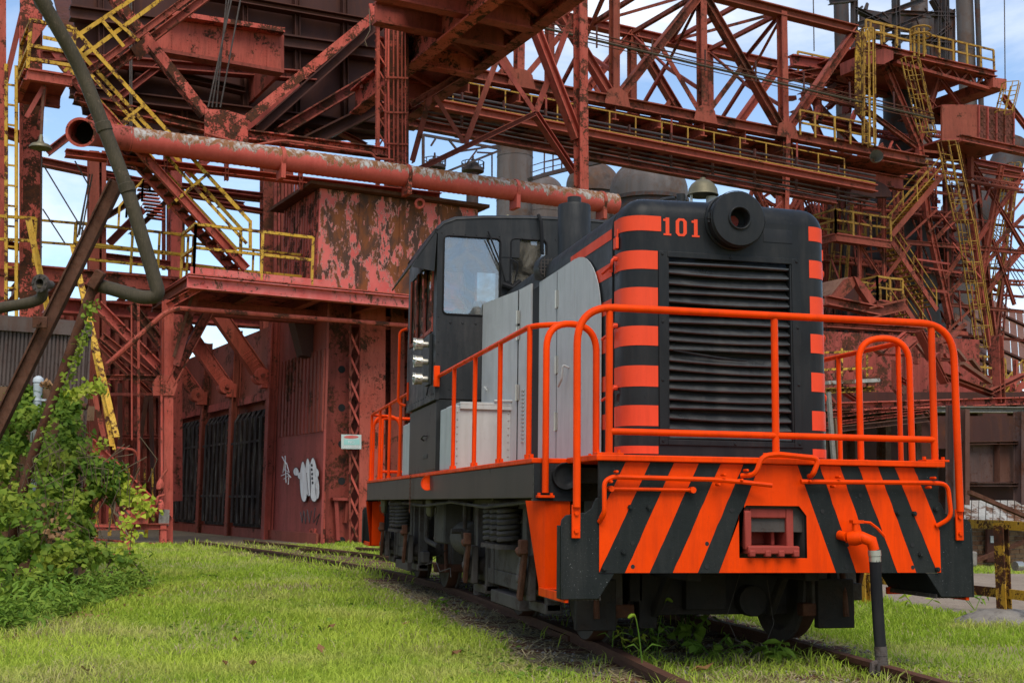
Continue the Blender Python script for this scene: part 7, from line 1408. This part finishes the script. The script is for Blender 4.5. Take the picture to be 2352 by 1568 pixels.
mb.add(R_, [(j*16+i, j*16+(i+1) % 16, (j+1)*16+(i+1) % 16, (j+1)*16+i) for j in range(6) for i in range(16)]+[tuple(range(96, 112))]); tag(mb.build('concrete_footing', M['concrete']), 'rough domed concrete footing at the foot of the yellow fence post', 'footing')
# ------------------------------------------------------------------ grass
def inpoly(P, poly):
    x, y = P[:, 0], P[:, 1]; ins = np.zeros(len(P), bool); n = len(poly); j = n-1
    for i in range(n):
        xi, yi, xj, yj = poly[i][0], poly[i][1], poly[j][0], poly[j][1]
        ins ^= ((yi > y) != (yj > y)) & (x < (xj-xi)*(y-yi)/(yj-yi+1e-12)+xi); j = i
    return ins
def vnoise(P, sc, seed):                   # cheap value noise on the plane
    r = np.random.default_rng(seed); g_ = r.random((128, 128)); q = P*sc; i = np.floor(q).astype(int); f = q-i; f = f*f*(3-2*f); i %= 127
    a, b, c, d = g_[i[:, 0], i[:, 1]], g_[i[:, 0]+1, i[:, 1]], g_[i[:, 0], i[:, 1]+1], g_[i[:, 0]+1, i[:, 1]+1]
    return (a*(1-f[:, 0])+b*f[:, 0])*(1-f[:, 1])+(c*(1-f[:, 0])+d*f[:, 0])*f[:, 1]
def trackdist(P):                          # signed distance across the track from its centre line
    return P[:, 0]-np.interp(P[:, 1], CL[:, 1], CL[:, 0])
def scatter(bands, half=34):
    out = []
    for r0_, r1_, dens in bands:
        ar = (r1_**2-r0_**2)*math.radians(half); n = int(ar*dens); r = np.sqrt(rng.uniform(r0_**2, r1_**2, n)); t = YAW+rng.uniform(-math.radians(half), math.radians(half), n)
        out.append(np.stack([CAM.x+r*np.sin(t), CAM.y+r*np.cos(t)], 1))
    return np.concatenate(out)
def meshnp(name, verts, faces_per, nb, mat, rnd, kind='stuff', parent=None):
    # verts (nb, k, 3); faces_per: list of index tuples within one piece
    k_ = verts.shape[1]; me = bpy.data.meshes.new(name); me.vertices.add(nb*k_); me.vertices.foreach_set('co', verts.reshape(-1).astype(np.float32))
    lens = np.array([len(f) for f in faces_per]); flat = np.concatenate([np.array(f) for f in faces_per])
    li = (flat[None, :]+(np.arange(nb)*k_)[:, None]).reshape(-1); nf = nb*len(lens); me.loops.add(len(li)); me.loops.foreach_set('vertex_index', li.astype(np.int32))
    st = np.concatenate([[0], np.cumsum(np.tile(lens, nb))[:-1]]); me.polygons.add(nf); me.polygons.foreach_set('loop_start', st.astype(np.int32)); me.update(calc_edges=True)
    at = me.attributes.new('rnd', 'FLOAT', 'POINT'); at.data.foreach_set('value', np.repeat(rnd, k_).astype(np.float32)); me.materials.append(mat)
    me.polygons.foreach_set('use_smooth', [True]*nf)
    o = bpy.data.objects.new(name, me); COL.objects.link(o)
    if parent is not None: o.parent = parent; o.matrix_parent_inverse = INV.get(parent.name, Matrix())
    if kind: o['kind'] = kind
    return o
def blades(P, h, wd, lean):
    n = len(P); ang = rng.uniform(0, 2*np.pi, n); la = rng.uniform(0, 2*np.pi, n); L_ = lean*rng.uniform(.2, 1, n)
    s_ = np.stack([np.cos(ang), np.sin(ang), np.zeros(n)], 1)*wd[:, None]; ld_ = np.stack([np.cos(la), np.sin(la), np.zeros(n)], 1)
    b_ = np.stack([P[:, 0], P[:, 1], np.full(n, GZ-.005)], 1); mid = b_+ld_*(L_*h*.35)[:, None]+np.array([0, 0, 1])*(h*.6)[:, None]; tip = b_+ld_*(L_*h*1.05)[:, None]+np.array([0, 0, 1])*(h*(1-.25*L_))[:, None]
    return np.stack([b_-s_/2, b_+s_/2, mid+s_*.38, mid-s_*.38, tip], 1)
P = scatter(((3.4, 6, 4200), (6, 9, 3000), (9, 13, 1700), (13, 20, 900), (20, 34, 330)))
dt = trackdist(P); yb_ = (P-np.array([CAM.x, CAM.y])) @ np.array([BX.x, BX.y]); ya_ = (P-np.array([CAM.x, CAM.y])) @ np.array([AX.x, AX.y]); dist = np.hypot(P[:, 0]-CAM.x, P[:, 1]-CAM.y)
nz1, nz2, nz3 = vnoise(P, .9, 1), vnoise(P, 3.1, 2), vnoise(P, .35, 5)
keep = (yb_ < 30.3+.6*nz2) & ~inpoly(P+.25*(np.stack([nz2, nz1], 1)-.5), ROAD)
pr = np.ones(len(P)); under = (np.abs(dt) < 1.35) & (P[:, 1] > .9) & (P[:, 1] < 10.2); pr[under] = .03
bed = (np.abs(dt) < .98) & ~under; pr[bed] = np.where(P[bed, 1] < .5, .75, .35)
strip = (dt < -.72) & (dt > -1.45) & (P[:, 1] > -1.2) & (P[:, 1] < 8.5); pr[strip] *= np.clip(.22+(nz2[strip]-.40)*1.2+(-.9-dt[strip])*.9, .08, 1)
pr[np.abs(np.abs(dt)-.737) < .055] = 0
pr *= np.clip(.30+1.35*nz1*(.5+.9*nz2), .16, 1)
bushd = inpoly(P, [pz(u, v, GZ) for u, v in ((-200, 1440), (60, 1455), (200, 1405), (345, 1352), (300, 1290), (-200, 1290))]); pr[bushd] *= .25
keep &= rng.random(len(P)) < pr; P = P[keep]; dist = dist[keep]; nz1 = nz1[keep]; nz2 = nz2[keep]; nz3 = nz3[keep]; dt = dt[keep]
h = (.040+.055*rng.random(len(P))**1.5)*(.65+.75*nz1)*(.8+.5*nz2); h[np.abs(np.abs(dt)-.74) < .25] *= 1.7
wd = .0036+.00055*dist*rng.uniform(.7, 1.3, len(P))
nz4 = vnoise(P, 1.7, 11)
dry = rng.random(len(P)) < np.clip(.08+.9*(nz3-.58)+.9*(nz4-.66)+.35*(nz2-.6)+.25*(np.abs(dt) < 1.5), .04, .75)
h *= .7+.75*nz4
FQ = [(0, 1, 2, 3), (3, 2, 4)]
tag(meshnp('grass', blades(P[~dry], h[~dry], wd[~dry], 1.25), FQ, int((~dry).sum()), M['grass'], np.clip(rng.normal(.30+.9*(nz1[~dry]-.45)+.5*(nz3[~dry]-.5), .22), 0, 1)), 'short green lawn grass across the yard', 'grass')
tag(meshnp('dry_grass', blades(P[dry], h[dry]*.8, wd[dry], 1.5), FQ, int(dry.sum()), M['drygrass'], rng.random(int(dry.sum()))), 'straw coloured dry grass mixed in the lawn', 'grass')
# litter of straw beside the rail
Q = np.stack([rng.uniform(-2.3, 1.6, 26000), rng.uniform(-2.2, 9.5, 26000)], 1); dq = trackdist(Q); kk = ((dq < -.78) & (dq > -1.5-.3*rng.random(len(Q)))) | ((np.abs(dq) < .66) & (Q[:, 1] < 2.2) & (rng.random(len(Q)) < .6)) | ((dq > .8) & (dq < 1.5) & (rng.random(len(Q)) < .3)); Q = Q[kk][:11000]
n = len(Q); an = rng.uniform(0, 2*np.pi, n); ll = rng.uniform(.02, .075, n); d_ = np.stack([np.cos(an), np.sin(an), rng.normal(0, .18, n)], 1)*ll[:, None]; s_ = np.stack([-np.sin(an), np.cos(an), np.zeros(n)], 1)*rng.uniform(.002, .006, n)[:, None]; c_ = np.stack([Q[:, 0], Q[:, 1], GZ+.012+.02*rng.random(n)], 1)
tag(meshnp('straw_litter', np.stack([c_-d_-s_, c_+d_-s_, c_+d_+s_, c_-d_+s_], 1), [(0, 1, 2, 3)], n, M['drygrass'], rng.random(n)), 'flattened straw and twigs beside the rails', 'litter')
# stones in the track bed
n = 5200; S3 = np.stack([rng.uniform(-2.1, 1.8, n), rng.uniform(-2.4, 9.0, n)], 1); ds = trackdist(S3); S3 = S3[(np.abs(ds) < 1.35) & (np.abs(np.abs(ds)-.737) > .07)]; n = len(S3); oc = np.array([[1, 0, 0], [-1, 0, 0], [0, 1, 0], [0, -1, 0], [0, 0, 1], [0, 0, -1]], float)
sv = oc[None]*rng.uniform(.006, .022, (n, 6, 1))*np.array([1, 1, .7]); a = rng.uniform(0, 6.28, n); ca, sa = np.cos(a)[:, None], np.sin(a)[:, None]; sv = np.stack([sv[..., 0]*ca-sv[..., 1]*sa, sv[..., 0]*sa+sv[..., 1]*ca, sv[..., 2]], 2)+np.concatenate([S3, np.full((n, 1), GZ+.012)], 1)[:, None, :]
st_o = tag(meshnp('track_stones', sv, [(0, 2, 4), (2, 1, 4), (1, 3, 4), (3, 0, 4), (2, 0, 5), (1, 2, 5), (3, 1, 5), (0, 3, 5)], n, M['concrete'], rng.random(n)), 'scattered small stones in the track bed', 'gravel'); st_o.data.polygons.foreach_set('use_smooth', [False]*len(st_o.data.polygons))
# clover and broad leaved weeds in the lawn
n = 2600; Cl = scatter(((4, 9, 30), (9, 20, 9))); Cl = Cl[(trackdist(Cl) < -1.2) & (vnoise(Cl, .8, 21) > .52)]; n = len(Cl); Cl = np.repeat(Cl, 5, 0)+rng.normal(0, .03, (n*5, 2)); n *= 5
# ------------------------------------------------------------------ leaves
def leaves(C, N, size, fold=.25, shape='ivy'):
    n = len(C); N = N/np.linalg.norm(N, axis=1, keepdims=True); t = rng.normal(size=(n, 3)); t[:, 2] -= .8; t -= N*(t*N).sum(1, keepdims=True); t /= np.linalg.norm(t, axis=1, keepdims=True)+1e-9; s_ = np.cross(N, t); z = size[:, None]
    if shape == 'ivy': return np.stack([C, C+s_*z*.46+t*z*.18+N*z*fold*.3, C+s_*z*.30+t*z*.62, C+t*z*1.05-N*z*.12, C-s_*z*.30+t*z*.62, C-s_*z*.46+t*z*.18+N*z*fold*.3], 1)
    return np.stack([C, C+s_*z*.20+t*z*.35+N*z*fold*.2, C+s_*z*.14+t*z*.75, C+t*z*1.15-N*z*.25, C-s_*z*.14+t*z*.75, C-s_*z*.20+t*z*.35+N*z*fold*.2], 1)
LF = [(0, 1, 2, 3), (0, 3, 4, 5)]
tag(meshnp('lawn_weeds', leaves(np.concatenate([Cl, np.full((len(Cl), 1), GZ+.03)], 1)+rng.normal(0, .012, (len(Cl), 3)), rng.normal(0, .35, (len(Cl), 3))+np.array([0, 0, 1]), rng.uniform(.025, .05, len(Cl))), LF, len(Cl), M['weed'], rng.random(len(Cl))), 'broad leaved weeds dotted through the lawn', 'weeds')
blobs = [(40, 985, 16.6, 75), (120, 1000, 16.4, 80), (20, 1100, 15.6, 110), (140, 1090, 15.8, 95), (205, 1110, 15.8, 70), (265, 1090, 16.0, 30), (90, 1200, 14.8, 120), (165, 1215, 15.2, 55), (30, 1290, 13.0, 110), (130, 1300, 13.4, 95), (215, 1310, 14.0, 70), (290, 1312, 14.6, 48), (325, 1325, 14.9, 30), (10, 1385, 11.2, 85), (85, 1365, 12.0, 70), (165, 1350, 12.8, 60), (-60, 1180, 13.5, 120), (-70, 1350, 10.8, 110), (60, 915, 17.3, 38), (150, 935, 17.0, 38)]
Cc, Nn, Sz = [], [], []
for u, v, d, r in blobs:
    c = np.array(dp(u, v, d)); R_ = .92*r*d/FPX; n = int(1900*(R_/.5)**1.6)+250
    q = rng.normal(size=(n, 3)); q /= np.linalg.norm(q, axis=1, keepdims=True); rr = R_*(1-.55*rng.random(n)**1.8)*(1+.42*np.sin(q[:, 0]*5+u)*np.sin(q[:, 2]*6+v)*np.sin(q[:, 1]*4+r))
    p = c+q*rr[:, None]*np.array([1.05, 1.0, .95]); ok = p[:, 2] > GZ+.01; p, q = p[ok], q[ok]
    Cc.append(p); Nn.append(q*.7+rng.normal(0, .45, p.shape)+np.array([-.05, -.25, .45])); Sz.append((.03+.075*rng.random(len(p))**1.7)*(1 if d > 12.5 else .9))
Cc, Nn, Sz = np.concatenate(Cc), np.concatenate(Nn), np.concatenate(Sz)
IV = thing('ivy_bush', 'sprawling mass of green ivy and vines over the shed base at the left', 'bush', dp(150, 1350, 14))
gap = vnoise(Cc[:, [0, 2]]*1.0+7, 4.2, 9) > .36; Cc, Nn, Sz = Cc[gap], Nn[gap], Sz[gap]
meshnp('foliage', leaves(Cc, Nn, Sz), LF, len(Cc), M['ivy'], np.clip(rng.normal(.4, .3, len(Cc)), 0, 1), 'stuff', IV)
def strand(par, pts, n, spread, size, mat, name='vine_leaves', shape='ivy'):
    P3 = np.array([list(p) for p in crv(pts, 8)]); t = rng.uniform(0, len(P3)-1.001, n); i = t.astype(int); f = (t-i)[:, None]; c = P3[i]*(1-f)+P3[i+1]*f+rng.normal(0, spread, (n, 3)); N = rng.normal(0, .5, (n, 3))+np.array([0, -.6, .35])
    o = meshnp(name, leaves(c, N, rng.uniform(*size, n), .25, shape), LF, n, M[mat], rng.random(n), 'stuff', par); return o
strand(IV, [dp(212, 690, 15.1), dp(190, 780, 15.0), dp(160, 860, 15.0), dp(120, 960, 15.0), dp(90, 1060, 15.0)], 260, .035, (.035, .07), 'ivy')
strand(IV, [dp(150, 900, 15.3), dp(180, 905, 15.4), dp(210, 890, 15.6), dp(245, 890, 15.8)], 170, .045, (.05, .085), 'ivyyellow')
strand(IV, [dp(255, 1090, 15.9), dp(290, 1130, 15.9), dp(320, 1150, 15.9), dp(345, 1172, 15.9)], 240, .06, (.05, .085), 'ivyyellow'); strand(IV, [dp(240, 1010, 16), dp(222, 1040, 16), dp(205, 1060, 16)], 60, .03, (.04, .06), 'ivyyellow')
strand(IV, [dp(290, 1175, 15), dp(300, 1230, 15), dp(280, 1300, 14.6)], 120, .08, (.04, .07), 'ivyyellow'); strand(IV, [dp(95, 1180, 14.6), dp(125, 1210, 14.3), dp(150, 1240, 14.3)], 60, .1, (.04, .08), 'deadleaf')
strand(IV, [dp(100, 880, 17.0), dp(112, 878, 17), dp(120, 892, 17)], 40, .02, (.04, .07), 'deadleaf')
for i in range(70):
    u, v, d, r = random.choice(blobs[:17]); a = dp(u+random.uniform(-60, 60), v+random.uniform(-40, 60), d); b = dp(u+random.uniform(-90, 90), v+random.uniform(60, 170), d-.2)
    rod(IV, 'vine_stem', 'stem', [a, (a+b)/2+V((random.uniform(-.1, .1), random.uniform(-.1, .1), random.uniform(-.05, .1))), V((b.x, b.y, max(b.z, GZ)))], random.uniform(.004, .012), 5)
for i in range(40):
    u = random.uniform(0, 330); b0 = dp(u, 1340, 14); b0.z = random.uniform(.2, 1.4); rod(IV, 'vine_shoot', 'stem', [b0, b0+V((random.uniform(-.1, .1), -.1, .25)), b0+V((random.uniform(-.3, .3), -.2, random.uniform(.25, .5)))], .005, 5)
# low herbs along the foot of the bush
fq = [pz(u, v, GZ) for u, v in ((-30, 1470), (40, 1458), (120, 1425), (200, 1400), (270, 1375), (340, 1352))]; F3 = np.array([list(p) for p in crv(fq, 10)])
n = 2600; t = rng.uniform(0, len(F3)-1.001, n); i = t.astype(int); f = (t-i)[:, None]; c = F3[i]*(1-f)+F3[i+1]*f+np.abs(rng.normal(0, .32, (n, 1)))*np.array([[-.2, 1, 0]])+rng.normal(0, .1, (n, 3)); c[:, 2] = GZ+.02+np.abs(rng.normal(0, .14, n))
hb = tag(meshnp('low_herbs', leaves(c, rng.normal(0, .5, (n, 3))+np.array([0, -.3, .9]), rng.uniform(.04, .09, n), .2, 'long'), LF, n, M['weed'], rng.random(n)), 'leafy weeds fringing the foot of the ivy bush', 'weeds')
n = 900; t = rng.uniform(0, len(F3)-1.001, n); i = t.astype(int); f = (t-i)[:, None]; c = F3[i]*(1-f)+F3[i+1]*f+rng.normal(0, .22, (n, 3))*np.array([[1, 1, 0]]); c[:, 2] = GZ+.015+.02*rng.random(n)
tag(meshnp('dead_leaf_litter', leaves(c, rng.normal(0, .35, (n, 3))+np.array([0, 0, 1]), rng.uniform(.03, .07, n)), LF, n, M['deadleaf'], rng.random(n)), 'brown leaf litter under the edge of the ivy bush', 'litter')
# single weeds near the locomotive
def weed(u, v, hgt, nl, size, lb, mat='weed', spread=.12, shape='long'):
    o = pz(u, v, GZ); t = thing('weed_plant', lb, 'weed', o, 'single weeds by the track'); C_, N_ = [], []
    for i in range(max(3, nl//7)):
        tip = o+V((random.gauss(0, spread), random.gauss(0, spread), hgt*random.uniform(.6, 1))); rod(t, 'stem', 'weed', [o, (o+tip)/2+V((0, 0, .03)), tip], .004, 5)
        for j in range(7): f = random.uniform(.35, 1); C_.append(list(o+(tip-o)*f)); N_.append([random.gauss(0, .6), random.gauss(-.3, .5), .9])
    C_, N_ = np.array(C_), np.array(N_); meshnp('leaves', leaves(C_, N_, rng.uniform(size*.7, size*1.2, len(C_)), .2, shape), LF, len(C_), M[mat], rng.random(len(C_)), 'stuff', t)
weed(1575, 1492, .42, 60, .085, 'tall leafy weed between the rails under the nose', spread=.16, shape='ivy'); weed(1640, 1512, .16, 40, .07, 'low leafy weed beside the tall one between the rails', spread=.18, shape='ivy')
weed(1775, 1528, .20, 14, .13, 'young broad leaved sprout at the right of the track bed'); weed(1500, 1500, .22, 30, .06, 'small weed hugging the inside of the near rail'); weed(1435, 1500, .20, 12, .06, 'yellow green sprout just outside the near rail', 'ivyyellow')
weed(1120, 1372, .24, 30, .08, 'dull weed by the rail below the front truck', spread=.2); weed(1185, 1390, .2, 24, .09, 'dull weed against the rail beside the front truck', spread=.2); weed(2240, 1402, .35, 10, .10, 'thin pale sprout at the edge of the dirt road'); weed(2110, 1420, .25, 16, .08, 'grassy sprout near the end of the hose', 'grass')
weed(1000, 1398, .12, 16, .07, 'small weed in the lawn left of the rail')
def seedhead(u, v, hgt, lean, lb):
    o = pz(u, v, GZ); t = thing('grass_stalk', lb, 'grass stalk', o, 'tall grass stalks'); pts = crv([o, o+V((lean*.2, 0, hgt*.5)), o+V((lean*.6, -.02, hgt*.95)), o+V((lean*1.1, -.03, hgt*.93))], 5); rod(t, 'stalk', 'weed', pts, .004, 5); rod(t, 'seed_head', 'grass', pts[-6:], [.006, .010, .012, .012, .009, .004], 6)
    mb = MB()
    for s in (-1, 1):
        a = o+V((lean*.1, 0, hgt*.4)); mb.add([a, a+V((s*.06, -.02, .06)), a+V((s*.13, -.05, .04)), a+V((s*.06, -.02, .05))], [(0, 1, 2, 3)])
    mb.build('leaf', M['weed'], t)
seedhead(1508, 1512, .42, .10, 'tall foxtail stalk beside the leafy weed under the nose'); seedhead(1478, 1560, .40, -.10, 'drooping foxtail stalk in front of the near rail'); seedhead(1405, 1520, .36, .05, 'thin bending stalk left of the near rail')
n_ = 0
for u, v, s, lb in ((542, 1487, .09, 'curled tan leaf on the lawn'), (580, 1545, .08, 'dark brown leaf lying alone on the lawn'), (515, 1545, .06, 'small dark leaf beside the dark brown one'), (195, 1560, .10, 'long pale leaf at the lower left of the lawn'), (735, 1605, .09, 'pair of brown leaves at the bottom of the lawn'), (1048, 1615, .08, 'pale leaf on the lawn near the bottom middle'), (760, 1455, .06, 'reddish leaf near the far lawn'), (930, 1450, .06, 'orange leaf beside the rail'), (1610, 1555, .12, 'grey pointed leaf between the rails')):
    v = v*1568/1667 if v > 1568 else v; u_ = u; o = pz(u_, min(v, 1560), GZ)+V((0, 0, .05)); s *= .62; mb = MB(); a = random.uniform(0, 6.28); e1 = V((math.cos(a), math.sin(a), .25)); e2 = V((-math.sin(a), math.cos(a), .15))
    mb.add([o-e1*s, o-e1*s*.3+e2*s*.5+V((0, 0, .02)), o+e1*s*.5+e2*s*.35, o+e1*s*1.1+V((0, 0, .025)), o+e1*s*.5-e2*s*.35, o-e1*s*.3-e2*s*.5+V((0, 0, .03))], [(0, 1, 2, 3), (0, 3, 4, 5)]); tag(mb.build('fallen_leaf', M['deadleaf']), lb, 'leaf', 'fallen leaves')
